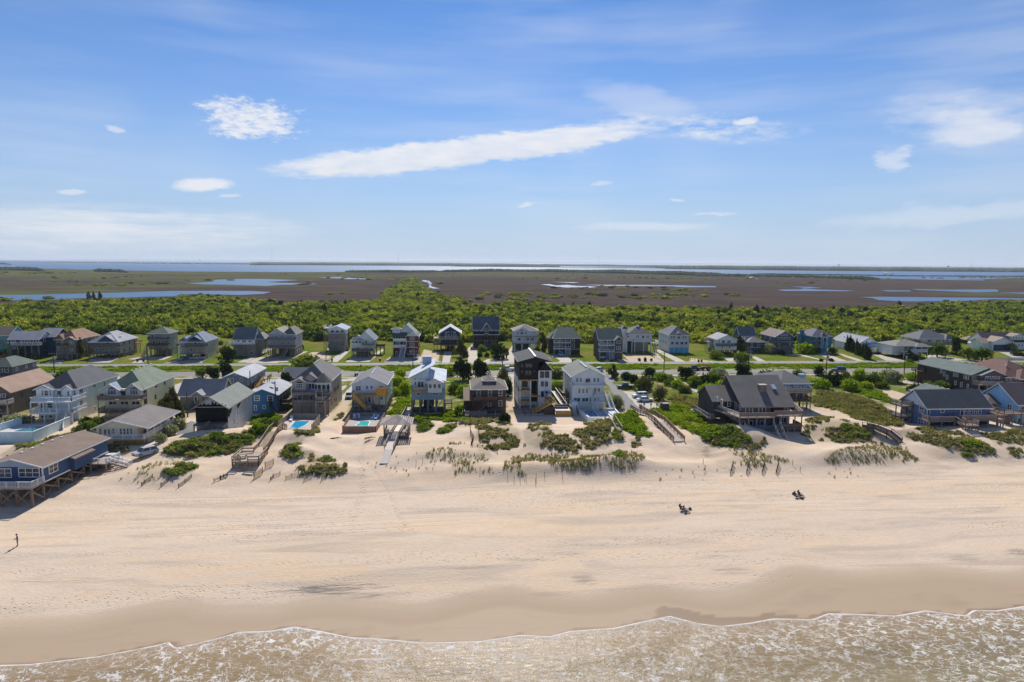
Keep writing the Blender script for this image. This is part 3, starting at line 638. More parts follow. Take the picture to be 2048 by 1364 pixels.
def woods_mat(name, c0, c1):
    mt, t = new_mat(name); n = t.noise(t.scale(t.obj, (0.02, 0.02, 0.05)), 1.0, 5.0, 0.7)
    t.put(t.b.inputs['Base Color'], t.mix(t.mr(n, 0.35, 0.65), c0, c1)); t.b.inputs['Roughness'].default_value = 0.95; t.b.inputs['Specular IOR Level'].default_value = 0.0; return mt
WOODS = woods_mat('far_woods', (0.018, 0.028, 0.013), (0.045, 0.060, 0.025))
def far_land(pts, hgt, seed, n=240):                       # a low shore carrying a ragged line of trees: front edge and back edge in pixels
    fr, bk = pts; rr = np.random.default_rng(seed); mb = MB(); xs = np.linspace(fr[0][0], fr[-1][0], n)
    yf = np.interp(xs, [p[0] for p in fr], [p[1] for p in fr]); yb = np.interp(xs, [p[0] for p in bk], [p[1] for p in bk])
    A = [P(x, y, 0.9) for x, y in zip(xs, yf)]; B = [P(x, y, 0.9) for x, y in zip(xs, yb)]
    tp = np.clip(np.minimum(np.arange(n), np.arange(n)[::-1])/8.0, 0.05, 1)
    hh = hgt*tp*(0.75+0.25*np.sin(xs*0.05+seed)+0.5*(rr.random(n)-0.4)); h2 = hgt*tp*(0.8+0.5*rr.random(n))
    rows = [[(a[0], a[1], 0.5) for a in A], [(a[0], a[1]+3, 0.9+k*0.8) for a, k in zip(A, hh)], [((a[0]+b[0])/2, (a[1]+b[1])/2, 1.0+k) for a, b, k in zip(A, B, h2)], [(b[0], b[1], 0.9+k*0.9) for b, k in zip(B, hh)], [(b[0], b[1]+3, 0.5) for b in B]]
    for r in rows: mb.v += r
    for r in range(4):
        for i in range(n-1): a = r*n+i; mb.f.append((a, a+1, a+n+1, a+n))
    tag(mb.obj('far_shore', WOODS), kind='structure')
far_land(([(500,530.5),(620,530.5),(760,531),(1000,533),(1120,534.5)],[(500,524.5),(760,525),(1000,527.5),(1120,530)]), 15, 1)
far_land(([(-400,523.4),(0,523.8),(160,525.5),(420,528.2),(640,530)],[(-400,522.6),(0,523.2),(160,524.6),(420,526.5),(640,528)]), 5, 2)
far_land(([(900,533.2),(1200,535.2),(1440,538.2)],[(900,532.8),(1200,534.4),(1440,537.2)]), 4, 3)
far_land(([(1080,531.8),(1240,533.2),(1300,534.5),(1348,537)],[(1080,528.5),(1200,529.4),(1348,531.6)]), 11, 4)
far_land(([(1330,538),(1560,540.6),(1700,542),(1850,543),(2048,544.4),(2400,547)],[(1330,531.6),(1560,533.4),(1700,534.6),(2048,537),(2400,539.4)]), 16, 5, 320)
far_land(([(1500,548.2),(1700,550.5),(1800,552.6),(2048,553.6),(2300,555)],[(1500,547.6),(1700,549.6),(1800,552),(2048,552.8),(2300,554)]), 3, 6)
far_land(([(-80,527.8),(0,528.4),(24,529.5)],[(-80,526.6),(0,527),(24,528)]), 9, 7, 60)
far_land(([(540,530.2),(760,531.3),(1050,532.8)],[(540,529.6),(760,530.6),(1050,532)]), 3, 8)
# wooded hammocks at the marsh edge
far_land(([(880,544.5),(980,543),(1100,544),(1200,546),(1350,550),(1450,551.5)],[(880,541.5),(980,539.6),(1100,540.5),(1250,541.6),(1450,547.5)]), 7, 9, 300)
far_land(([(1380,552),(1560,554),(1640,556),(1760,560)],[(1380,549),(1560,550.5),(1640,552),(1760,556)]), 5, 10, 160)
far_land(([(-60,540),(40,541),(90,542.5)],[(-60,534.8),(40,536),(90,539)]), 8, 11, 70)
far_land(([(186,543),(240,544.5),(256,545)],[(186,539),(240,541),(256,543)]), 7, 12, 50)
far_land(([(690,544.5),(780,545),(880,544.6)],[(690,541.5),(780,541.8),(880,541.5)]), 5, 13, 110)

# ---------------------------------------------------------------- roads, drives and yards
def asphalt(name, c, var=0.10):
    mt, t = new_mat(name); n1 = t.noise(t.scale(t.obj, (0.06, 0.5, 0)), 1.0, 5.0, 0.6); n2 = t.noise(t.obj, 2.5, 4.0, 0.7)
    k = t.mul(t.mr(n1, 0.3, 0.7, 1-var, 1+var), t.mr(n2, 0.25, 0.75, 0.9, 1.1)); t.put(t.b.inputs['Base Color'], t.mix(1.0, c, t.comb(k, k, k), 'MULTIPLY')); t.b.inputs['Roughness'].default_value = 0.85; return mt
ASPH = asphalt('road_asphalt', (0.185, 0.180, 0.178)); ASPH2 = asphalt('lane_asphalt', (0.235, 0.222, 0.205)); LOT = asphalt('lot_asphalt', (0.165, 0.163, 0.165))
PAVE = asphalt('drive_concrete', (0.42, 0.375, 0.32), 0.14); GRAVEL = asphalt('drive_gravel', (0.44, 0.375, 0.295), 0.2)
LINEW = plain('road_paint_white', (0.55, 0.55, 0.53), 0.7, var=0.3); LINEY = plain('road_paint_yellow', (0.50, 0.34, 0.06), 0.7, var=0.3)
def strip(name, y0, y1, z, mat, x0=-1500, x1=1600):
    mb = MB(); xs = np.arange(x0, x1+1, 20.0)
    for a, b in zip(xs[:-1], xs[1:]): mb.poly([(a, y0, z), (b, y0, z), (b, y1, z), (a, y1, z)])
    return tag(mb.obj(name, mat), kind='structure')
GZ = 4.0
for nm, (a, b), mt in (('highway', (236.3, 244.6), ASPH), ('back_road', (258.6, 264.8), ASPH2), ('footpath', (230.6, 232.4), PAVE)):
    strip(nm, a, b, GZ+0.03, mt)
for yy, mt in ((236.8, LINEW), (244.1, LINEW), (240.35, LINEY), (240.6, LINEY)): strip('road_marking', yy-0.06, yy+0.06, GZ+0.036, mt)
for yy in (259.0, 264.4): strip('road_marking', yy-0.05, yy+0.05, GZ+0.036, LINEW)
DRIVES = [('A',[(920,875),(1060,830),(1330,830),(1250,885)],PAVE),('B',[(0,790),(100,760),(620,760),(560,800),(390,875),(-40,875)],PAVE),('B',[(770,800),(1000,760),(1500,740),(1690,750),(1500,815),(1180,820),(1080,880),(850,885),(960,820)],PAVE),
  ('B',[(1640,860),(1790,790),(2150,780),(2240,800),(2500,700),(2620,700),(2300,850),(2300,875),(1500,885)],PAVE),('C',[(1380,870),(2010,570),(2100,590),(1560,870)],PAVE),('C',[(1570,862),(1800,760),(2300,760),(2200,880),(1560,880)],GRAVEL),
  ('D',[(0,960),(180,820),(690,840),(900,750),(990,740),(640,900),(560,965),(0,985)],GRAVEL),('D',[(1380,960),(1700,740),(1380,720),(1380,680),(1760,690),(1850,720),(1590,965)],PAVE),('D',[(1750,965),(1900,820),(2300,810),(2500,700),(2540,720),(2240,960)],PAVE),
  ('E',[(900,970),(1020,860),(1640,850),(1690,880),(1640,975)],PAVE),('F',[(345,975),(400,740),(560,745),(500,975)],PAVE),('F',[(880,980),(880,690),(960,600),(1060,690),(1070,860),(1180,950),(1100,990)],GRAVEL),
  ('F',[(1180,960),(1280,905),(1620,880),(1800,600),(1980,760),(1900,820),(2050,990),(1240,990)],GRAVEL),('G',[(990,820),(1080,790),(1300,800),(1560,975),(1180,975),(1230,940),(1150,880)],PAVE),('H',[(230,790),(330,730),(390,790),(560,785),(480,700),(640,730),(720,790),(720,800),(230,800)],PAVE),
  ('H',[(1140,640),(1230,600),(1420,800),(1320,800)],GRAVEL),('H',[(1200,560),(1290,550),(1840,800),(1640,800)],PAVE),('I',[(650,720),(850,700),(960,800),(760,800)],PAVE),('I',[(1140,680),(1220,680),(1480,800),(1300,800)],PAVE),
  ('J',[(60,650),(300,635),(480,660),(1010,800),(860,800),(700,735),(440,680),(200,665)],PAVE),('J',[(680,640),(830,620),(1360,800),(1180,800)],PAVE),('J',[(1000,610),(1080,610),(1700,800),(1540,800)],GRAVEL),('J',[(1720,640),(1920,650),(2300,800),(2060,790)],PAVE),
  ('K',[(0,700),(120,740),(520,830),(520,870),(280,870),(0,760)],PAVE),('K',[(980,770),(1100,720),(1500,770),(2048,860),(2048,880),(1100,880),(1240,840)],GRAVEL),('K',[(920,750),(1060,700),(1240,730),(1240,800),(1120,860),(960,790)],GRAVEL),('L',[(1330,660),(1760,700),(2048,850),(2100,900),(1870,890)],PAVE),
  ('FA',[(600,470),(640,400),(730,400),(700,450)],PAVE),('FA',[(1690,420),(1819,400),(1819,425),(1690,450)],PAVE),('FB',[(330,300),(580,240),(600,250),(380,310)],PAVE),('FB',[(1195,480),(1230,400),(1500,300),(1640,280),(1600,330),(1400,420),(1350,650)],PAVE),
  ('FD',[(0,560),(220,420),(420,330),(560,330),(500,380),(300,420),(180,520),(60,640)],PAVE),('FD',[(1380,420),(1450,370),(1600,370),(1620,440),(1480,520),(1300,560),(1240,540)],PAVE),('FD',[(90,1280),(180,1060),(340,1000),(420,1060),(330,1240)],LOT),('FB',[(1290,1200),(1400,960),(1550,960),(1540,1170)],LOT),
  ('FE',[(930,630),(950,530),(1100,370),(1120,400),(1040,540),(1040,630)],PAVE),('FE',[(930,290),(1150,270),(1140,310),(940,330)],PAVE),('FE',[(930,400),(1010,380),(1000,420),(935,470)],PAVE),('FF',[(800,400),(900,395),(900,405),(800,412)],PAVE),
  ('FG',[(90,395),(215,395),(215,385),(260,385),(230,470),(160,520),(120,480)],GRAVEL),
  ('FH',[(-200,235),(140,240),(40,380),(110,420),(200,500),(300,600),(470,770),(440,800),(330,770),(215,790),(200,640),(60,560),(-40,400)],LOT),('FH',[(200,500),(440,510),(560,560),(700,680),(830,790),(590,820),(470,770),(300,600)],PAVE),
  ('FH',[(960,245),(1000,245),(1060,310),(1170,345),(1290,410),(1460,510),(1660,590),(1660,625),(1480,570),(1290,470),(1250,400),(1150,350),(1050,325)],PAVE),('FH',[(1255,775),(1720,772),(1800,960),(1700,1020),(1600,1000),(1420,890)],PAVE),
  ('Z5',[(1080,590),(1160,640),(1300,670),(1480,710),(1640,770),(1790,850),(1780,870),(1600,790),(1400,720),(1200,680),(1100,640)],GRAVEL),('FJ',[(240,300),(300,300),(560,380),(500,410),(180,385),(170,360)],PAVE),('Z6',[(790,520),(860,540),(1010,570),(970,590),(820,550)],PAVE),('Z',[(1575,757),(1592,757),(1600,745),(1575,745)],PAVE)]
for i, (fr, pts, mt) in enumerate(DRIVES):
    q = ragged(wpoly(fr, pts, GZ), 0.18, 3.0, 50+i)
    zt = GZ + 0.012 + 0.0005*(i % 20)
    if min(hfun(np.array([p[0] for p in q]), np.array([p[1] for p in q]))) < 3.9 or max(hfun(np.array([p[0] for p in q]), np.array([p[1] for p in q]))) > 4.1:
        cx, cy = np.mean([p[0] for p in q]), np.mean([p[1] for p in q]); zt = None
    if zt: sheet('driveway', q, zt, mt)
    else:                                                  # drapes over uneven ground
        xs_ = np.array([p[0] for p in q]); ys_ = np.array([p[1] for p in q]); gx = np.arange(xs_.min(), xs_.max()+.6, .6); gy = np.arange(ys_.min(), ys_.max()+.6, .6)
        mx, my = np.meshgrid(gx, gy); cxm, cym = (mx[:-1, :-1]+.3), (my[:-1, :-1]+.3)
        if len(gx) > 1 and len(gy) > 1:
            me = grid_mesh('driveway', gx, gy, hfun(mx, my)+0.05, mt, True, inpoly(cxm, cym, q)); o = bpy.data.objects.new('driveway', me); COL.objects.link(o); tag(o, kind='structure')

# ---------------------------------------------------------------- foliage
def leaf_mat(name, c0, c1, c2=None, trans=0.35, patch=0.02):
    mt = bpy.data.materials.new(name); mt.use_nodes = True; t = NT(mt.node_tree); t.n.clear()
    oi = t.node('ShaderNodeObjectInfo'); geo = t.node('ShaderNodeTexCoord').outputs['Object']
    a = t.noise(oi.outputs['Location'], patch, 3.0, 0.6); b = t.noise(geo, 2.2, 2.0, 0.6)
    f = t.mr(t.add(t.mul(a, 0.75), t.mul(oi.outputs['Random'], 0.35)), 0.36, 0.72)
    col = t.mix(f, c0, c1)
    if c2: col = t.mix(t.mr(oi.outputs['Random'], 0.80, 0.86), col, c2)
    k = t.mr(b, 0.25, 0.75, 0.72, 1.30); col = t.mix(1.0, col, t.comb(k, k, k), 'MULTIPLY')
    d = t.node('ShaderNodeBsdfDiffuse'); t.put(d.inputs[0], col)
    tr = t.node('ShaderNodeBsdfTranslucent'); t.put(tr.inputs[0], t.mix(1.0, col, (1.25, 1.25, 0.6), 'MULTIPLY'))
    mx = t.node('ShaderNodeMixShader'); mx.inputs[0].default_value = trans
    t.l.new(d.outputs[0], mx.inputs[1]); t.l.new(tr.outputs[0], mx.inputs[2])
    out = t.node('ShaderNodeOutputMaterial'); t.l.new(mx.outputs[0], out.inputs[0]); return mt
L_THICK = leaf_mat('thicket_leaves', (0.120, 0.165, 0.030), (0.345, 0.355, 0.062), (0.055, 0.085, 0.026), 0.50, 0.030)
L_BRIGHT = leaf_mat('bright_leaves', (0.140, 0.225, 0.018), (0.250, 0.325, 0.028), None, 0.48, 0.2)
L_GREEN = leaf_mat('green_leaves', (0.085, 0.140, 0.026), (0.150, 0.200, 0.042), None, 0.42, 0.2)
L_DARK = leaf_mat('dark_needles', (0.022, 0.042, 0.018), (0.050, 0.075, 0.030), None, 0.25, 0.1)
L_SILVER = leaf_mat('silver_leaves', (0.200, 0.235, 0.140), (0.320, 0.340, 0.240), None, 0.38, 0.2)
L_PINE = leaf_mat('pine_needles', (0.080, 0.100, 0.038), (0.135, 0.140, 0.058), None, 0.3, 0.2)
L_GRASS = leaf_mat('dune_grass', (0.150, 0.160, 0.065), (0.240, 0.215, 0.105), (0.33, 0.27, 0.16), 0.40, 0.12)
L_GRASSB = leaf_mat('mixed_dune_growth', (0.180, 0.195, 0.095), (0.320, 0.285, 0.160), (0.40, 0.33, 0.21), 0.42, 0.10)
L_SHRUB = leaf_mat('low_shrub', (0.150, 0.215, 0.048), (0.250, 0.290, 0.080), (0.29, 0.25, 0.12), 0.45, 0.12)
L_VINE = leaf_mat('ground_vine', (0.140, 0.230, 0.018), (0.250, 0.325, 0.032), None, 0.50, 0.10)
BARK = plain('bark', (0.085, 0.068, 0.052), 0.9, var=0.3, scale=3)

def foliage(seed, n, lumps, leaf, floor=-0.05, shell=0.72, tip=None):
    """Leaf faces spread through a crown of several lumps; x, y in [-1, 1], z in [0, 1]."""
    r = np.random.default_rng(seed)
    L = np.array(lumps, float); w = L[:, 3]**2; w /= w.sum(); k = r.choice(len(L), n, p=w)
    d = r.normal(size=(n, 3)); d[:, 2] = d[:, 2]*0.9 + 0.25; d /= np.linalg.norm(d, axis=1)[:, None]
    bump = 1 + 0.22*np.sin(d[:, 0]*6+seed)*np.sin(d[:, 1]*7+seed*2)*np.sin(d[:, 2]*5)
    rad = L[k, 3]*(shell + (1.05-shell)*r.random(n)**0.6)*bump
    c = L[k, :3] + d*rad[:, None]*np.array([1, 1, 0.92]); c = c[c[:, 2] > floor]; d = d[:len(c)] if len(c) == n else d[:len(c)]
    n = len(c); nn = r.normal(size=(n, 3))*0.75 + (c - np.array([0, 0, 0.35])); nn /= np.linalg.norm(nn, axis=1)[:, None]
    a = np.cross(nn, r.normal(size=(n, 3))); a /= np.linalg.norm(a, axis=1)[:, None]; b = np.cross(nn, a)
    s = leaf*(0.55 + 0.9*r.random(n))[:, None]
    v = np.stack([c - a*s, c - b*s*0.55 + nn*s*0.15, c + a*s, c + b*s*0.55 + nn*s*0.15], 1).reshape(-1, 3)
    f = np.arange(4*n).reshape(-1, 4); return v, f
def np_mesh(name, v, f, mat):
    me = bpy.data.meshes.new(name); f = np.asarray(f); me.vertices.add(len(v)); me.vertices.foreach_set('co', np.asarray(v, np.float32).ravel())
    me.loops.add(f.size); me.loops.foreach_set('vertex_index', f.ravel().astype(np.int32)); me.polygons.add(len(f))
    me.polygons.foreach_set('loop_start', np.arange(0, f.size, f.shape[1], dtype=np.int32)); me.update(calc_edges=True); me.materials.append(mat); return me
def lumps_bush(seed, k=6):
    r = random.Random(seed); out = [(0, 0, 0.35, 0.62)]
    for i in range(k):
        a = 2*math.pi*(i+r.random()*0.6)/k; q = r.uniform(0.35, 0.62); s = r.uniform(0.30, 0.46)
        out.append((q*math.cos(a), q*math.sin(a), r.uniform(0.18, 0.52), s))
    return out
def lumps_cone(seed):
    r = random.Random(seed); out = []
    for i in range(9):
        z = i/8; rr = 0.72*(1-z)**0.75 + 0.10; a = r.random()*6.28; q = 0.32*(1-z)
        out.append((q*math.cos(a), q*math.sin(a), 0.16+0.72*z, rr*0.62 if z < 0.9 else 0.14))
    return out
def lumps_oak(seed, k=9):
    r = random.Random(seed); out = []
    for i in range(k):
        a = 2*math.pi*i/k + r.random(); q = r.uniform(0.20, 0.66); out.append((q*math.cos(a), q*math.sin(a), r.uniform(0.34, 0.74), r.uniform(0.22, 0.34)))
    out.append((0, 0, 0.70, 0.34)); return out
def lumps_dense(seed):
    r = random.Random(seed); return [(0, 0, 0.5, 0.45)] + [(r.uniform(.2, .6)*math.cos(i*.8), r.uniform(.2, .6)*math.sin(i*.8), r.uniform(0.20, 0.78), r.uniform(0.20, 0.34)) for i in range(11)]
def lumps_pine(seed):
    r = random.Random(seed); out = []
    for i in range(15):
        z = 0.14 + 0.80*i/14; q = r.uniform(0.15, 0.78)*(1.08-z); a = r.random()*6.28; out.append((q*math.cos(a), q*math.sin(a), z, r.uniform(0.15, 0.26)*(1.25-0.7*z)))
    return out

PROTO = bpy.data.collections.new('plant_prototypes')
def proto(name, meshes):
    c = bpy.data.collections.new(name)
    for i, me in enumerate(meshes):
        o = bpy.data.objects.new(f'{name}_{i:02d}', me); c.objects.link(o)
    return c
def scatter(name, pts, scl, rot, coll, nidx, label, cat, tilt=0.0, seed=1):
    """One mass of plants: instances of a few prototypes on given points."""
    n = len(pts); r = np.random.default_rng(seed)
    me = bpy.data.meshes.new(name); me.vertices.add(n); me.vertices.foreach_set('co', np.asarray(pts, np.float32).ravel())
    at = me.attributes.new('scl', 'FLOAT_VECTOR', 'POINT'); at.data.foreach_set('vector', np.asarray(scl, np.float32).ravel())
    rt = np.stack([r.normal(0, tilt, n), r.normal(0, tilt, n), rot], 1)
    at = me.attributes.new('rot', 'FLOAT_VECTOR', 'POINT'); at.data.foreach_set('vector', rt.astype(np.float32).ravel())
    at = me.attributes.new('idx', 'INT', 'POINT'); at.data.foreach_set('value', r.integers(0, nidx, n).astype(np.int32))
    o = bpy.data.objects.new(name, me); COL.objects.link(o); tag(o, label, cat, kind='stuff')
    ng = bpy.data.node_groups.new(name, 'GeometryNodeTree')
    ng.interface.new_socket('Geometry', in_out='INPUT', socket_type='NodeSocketGeometry'); ng.interface.new_socket('Geometry', in_out='OUTPUT', socket_type='NodeSocketGeometry')
    N = ng.nodes; gi, go = N.new('NodeGroupInput'), N.new('NodeGroupOutput')
    ip = N.new('GeometryNodeInstanceOnPoints'); ci = N.new('GeometryNodeCollectionInfo'); ci.inputs[0].default_value = coll; ci.inputs[1].default_value = True; ci.inputs[2].default_value = True
    def na(nm, dt): q = N.new('GeometryNodeInputNamedAttribute'); q.data_type = dt; q.inputs[0].default_value = nm; return q.outputs[0]
    L = ng.links; L.new(gi.outputs[0], ip.inputs['Points']); L.new(ci.outputs[0], ip.inputs['Instance']); ip.inputs['Pick Instance'].default_value = True
    L.new(na('idx', 'INT'), ip.inputs['Instance Index']); L.new(na('scl', 'FLOAT_VECTOR'), ip.inputs['Scale'])
    er = N.new('FunctionNodeEulerToRotation'); L.new(na('rot', 'FLOAT_VECTOR'), er.inputs[0]); L.new(er.outputs[0], ip.inputs['Rotation'])
    L.new(ip.outputs[0], go.inputs[0]); md = o.modifiers.new('plants', 'NODES'); md.node_group = ng
    return o

def in_view(X, Y, mx=170):
    v = np.stack([X, Y, np.full_like(X, 3.0)-CZ], -1); w = v@c_f; sx = CX + F*(v@c_r)/np.maximum(w, 1); return (w > 1) & (sx > -mx*F/np.maximum(w, 1)-40) & (sx < 2048+mx*F/np.maximum(w, 1)+40)

# the maritime thicket behind the second row of houses: one unbroken mass
def build_thicket():
    r = np.random.default_rng(11)
    col = proto('thicket_bush', [np_mesh('thicket_bush', *foliage(100+i, 230, lumps_bush(i, 5+i % 3), 0.20), L_THICK) for i in range(5)])
    X, Y = [], []
    y = 327.0
    while y < 1900:
        st = 3.0 + max(0, y-420)*0.0045; half = 0.78*y + 150
        xs_ = np.arange(-half, half+90, st); xs_ = xs_ + r.uniform(-0.45, 0.45, len(xs_))*st; X.append(xs_); Y.append(y + r.uniform(-0.5, 0.5, len(xs_))*st); y += st*0.92
    X, Y = np.concatenate(X), np.concatenate(Y)
    ok = thick_edge(X, Y) & in_view(X, Y)
    front = np.interp(X, TE[:, 0], TE[:, 1]); ok &= Y > front
    dens = fbm(X, Y, 60.0, 3, 5); edge = ~thick_edge(X, Y+90+60*fbm(X, Y, 120, 2, 8)); ok &= ~(edge & (r.random(len(X)) < 0.35 + 0.5*(dens < -0.05)))
    ok &= ~((np.abs(Y-(597+0.02*X)) < 3.2) & (X > 60)) ; ok &= ~((np.abs(Y-(700+0.02*X)) < 3.0) & (X < -60) & (X > -420))
    X, Y = X[ok], Y[ok]; n = len(X)
    big = 1 + 0.75*fbm(X, Y, 16.0, 3, 77); hgt = (1.0 + 2.6*r.random(n)**2.0)*np.clip(big, .4, 1.7)*(1 - 0.45*sstep(800, 1400, Y)); wd = (1.6 + 1.4*r.random(n)+1.6*(r.random(n) < .05))*np.clip(big, .6, 1.5)*(1+np.clip(Y-420, 0, 600)*0.0013)
    Z = hfun(X, Y) - 0.25
    scatter('thicket', np.stack([X, Y, Z], 1), np.stack([wd, wd, hgt*1.25], 1), r.random(n)*6.28, col, 5, 'dense yellow-green maritime thicket stretching behind the second row of houses', 'thicket', 0.05)
    # darker, taller shrubs that break the canopy in drifts
    dk = proto('dark_shrub', [np_mesh('dark_shrub', *foliage(150+i, 260, lumps_bush(80+i, 6), 0.17), L_GREEN if i else L_DARK) for i in range(3)])
    pick = (fbm(X, Y, 38.0, 3, 99) > 0.13) & (r.random(n) < 0.30) & (Y < 1100); m_ = int(pick.sum()); w2 = 1.8+2.0*r.random(m_)
    scatter('dark_thicket', np.stack([X[pick], Y[pick], Z[pick]], 1), np.stack([w2, w2, (2.2+2.2*r.random(m_))*1.2], 1), r.random(m_)*6.28, dk, 3, 'drifts of darker evergreen shrubs within the yellow-green thicket', 'thicket', 0.06, 3)
    # isolated shrubs out on the marsh
    X = r.uniform(-2200, 2400, 9000); Y = 700 + 1900*r.random(9000)**1.3; ok = ~thick_edge(X, Y) & in_view(X, Y, 5) & (fbm(X/1.8, Y, 150, 3, 15) > 0.30)
    X, Y = X[ok], Y[ok]; n = len(X); s = 2.2 + 3.0*r.random(n)
    scatter('marsh_shrubs', np.stack([X, Y, hfun(X, Y)-0.2], 1), np.stack([s*1.5, s*1.5, s*0.8], 1), r.random(n)*6.28, col, 5, 'scattered low green shrubs dotting the brown marsh', 'shrubs', 0.05)
_te = [(-300,700),(0,672),(120,668),(240,668),(380,668),(440,676),(520,676),(600,676),(618,683),(650,684),(684,684),(700,680),(730,686),(758,684),(800,686),(850,684),(870,690),(905,688),(945,686),(1010,684),(1030,688),(1090,686),(1180,690),(1300,690),(1330,694),(1380,694),(1430,698),(1480,690),(1540,690),(1600,694),(1660,694),(1720,692),(1780,686),(1850,690),(1920,690),(2048,684),(2300,690)]
TE = np.array([P(a, b, 3.4)[:2] for a, b in _te])
build_thicket()

# dune plants
def tuft(seed, n, h, spread, mat, wide=0.035):
    r = np.random.default_rng(seed); v, f = [], []
    for i in range(n):
        a = r.random()*6.28; q = spread*r.random()**0.6; b = np.array([q*math.cos(a)*0.5, q*math.sin(a)*0.5, -0.05]); hh = h*(0.6+0.6*r.random()); lean = np.array([math.cos(a), math.sin(a), 0])*hh*r.uniform(0.15, 0.6)
        s = np.array([-math.sin(a+.7), math.cos(a+.7), 0])*wide*(0.7+0.6*r.random()); m_ = b + lean*0.4 + np.array([0, 0, hh*0.65]); e = b + lean + np.array([0, 0, hh])
        k = len(v); v += [b-s, b+s, m_+s*0.8, m_-s*0.8, e]; f += [(k, k+1, k+2, k+3), (k+3, k+2, k+4, k+4)]
    tri = [q for q in f]; me = bpy.data.meshes.new('grass_tuft'); me.from_pydata([tuple(x) for x in v], [], [q if q[2] != q[3] else q[:3] for q in tri]); me.materials.append(mat); return me
WALKP = [tuple(P(a, b, 4.6)[:2]) for a, b in ((462, 925), (556, 842), (600, 842), (540, 925))]
def build_dune_plants():
    r = np.random.default_rng(23)
    C_ = {'tuft': (proto('dune_tuft', [tuft(i, 13, 0.80, 0.40, L_GRASS, 0.036) for i in range(4)]), 4), 'dense': (proto('dune_clump', [np_mesh('dune_clump', *foliage(200+i, 150, lumps_bush(30+i, 5), 0.20, -0.02, 0.35), L_GRASSB) for i in range(3)] + [tuft(9+i, 30, 1.1, 0.9, L_GRASSB, 0.06) for i in range(2)]), 5),
          'shrub': (proto('dune_shrub', [np_mesh('dune_shrub', *foliage(240+i, 170, lumps_bush(50+i, 6), 0.17), L_SHRUB) for i in range(3)]), 3), 'vine': (proto('vine_clump', [np_mesh('vine_clump', *foliage(260+i, 170, lumps_bush(60+i, 6), 0.18), L_VINE) for i in range(3)]), 3),
          'field': (proto('field_clump', [tuft(30+i, 34, 0.8, 1.2, L_GRASS, 0.07) for i in range(4)]), 4)}
    acc = {k: [] for k in C_}
    for fr, pl, dens, kind in PATCH:
        pw = [tuple(G(*zp(fr, x, y))[:2]) for x, y in pl]; xs_ = [p[0] for p in pw]; ys_ = [p[1] for p in pw]
        area = (max(xs_)-min(xs_))*(max(ys_)-min(ys_)); n = int(area*dens*{'tuft': 5.5, 'dense': 2.6}.get(kind, 1.25))+2
        X = r.uniform(min(xs_)-.6, max(xs_)+.6, n); Y = r.uniform(min(ys_)-.6, max(ys_)+.6, n)
        jx, jy = 1.6*fbm(X, Y, 2.5, 2, 41), 1.6*fbm(X, Y, 2.5, 2, 42); ok = inpoly(X+jx, Y+jy, pw) & (fbm(X, Y, 4.0, 3, 43) > {'tuft': -0.06, 'dense': -0.13}.get(kind, -0.30))
        for pp in PADP + [WALKP]: ok &= ~inpoly(X, Y, pp)
        for x, y in zip(X[ok], Y[ok]): acc[kind].append((x, y))
    for kx, ky in ((820, 940), (850, 925), (780, 930), (1340, 955), (1420, 945), (1680, 945), (200, 940), (230, 955)):
        g = G(kx, ky)
        for i in range(9): acc['tuft'].append((g[0]+r.normal()*3.5, g[1]+r.normal()*1.6))
    lab = {'tuft': ('sea oats and beach grass in loose tufts on the foredune', 'dune grass'), 'dense': ('olive brown dune scrub matted over the sand hummocks', 'dune scrub'), 'shrub': ('low green bayberry mounds on the dunes', 'dune shrubs'),
           'vine': ('bright green creeping cover beside the boardwalks', 'ground cover'), 'field': ('grey green grass field between the drive and the right dunes', 'grass field')}
    for k, (c, ni) in C_.items():
        a = np.array(acc[k]); n = len(a); z = hfun(a[:, 0], a[:, 1])
        w = {'tuft': .35+.42*r.random(n), 'dense': .30+.55*r.random(n)**1.5, 'shrub': .75+.7*r.random(n), 'vine': .8+.8*r.random(n), 'field': .8+.6*r.random(n)}[k]
        h = {'tuft': w*1.0, 'dense': .25+.5*r.random(n)**1.4, 'shrub': .4+.6*r.random(n), 'vine': .4+.5*r.random(n), 'field': w*.8}[k]
        scatter({'tuft': 'dune_grass', 'dense': 'dune_scrub', 'shrub': 'dune_shrubs', 'vine': 'creeping_cover', 'field': 'grass_field'}[k], np.stack([a[:, 0], a[:, 1], z-0.03], 1), np.stack([w, w, h], 1), r.random(n)*6.28, c, ni, *lab[k], 0.10, 5)
build_dune_plants()
# rank grass along the verge between the two roads
def build_verge():
    r = np.random.default_rng(31); n = 9000; X = r.uniform(-200, 235, n); Y = r.uniform(245.2, 258.0, n); ok = fbm(X/3, Y, 7, 3, 61) > -0.12; X, Y = X[ok], Y[ok]; n = len(X)
    c = proto('verge_clump', [np_mesh('verge_clump', *foliage(300+i, 70, lumps_bush(70+i, 4), 0.22, -0.02, 0.3), L_VINE) for i in range(3)])
    s = 0.5+0.8*r.random(n); scatter('verge_grass', np.stack([X, Y, hfun(X, Y)-0.02], 1), np.stack([s*1.5, s*1.1, 0.25+0.35*r.random(n)], 1), r.random(n)*6.28, c, 3, 'rank green grass on the verge between the two roads', 'verge grass', 0.05, 6)
build_verge()

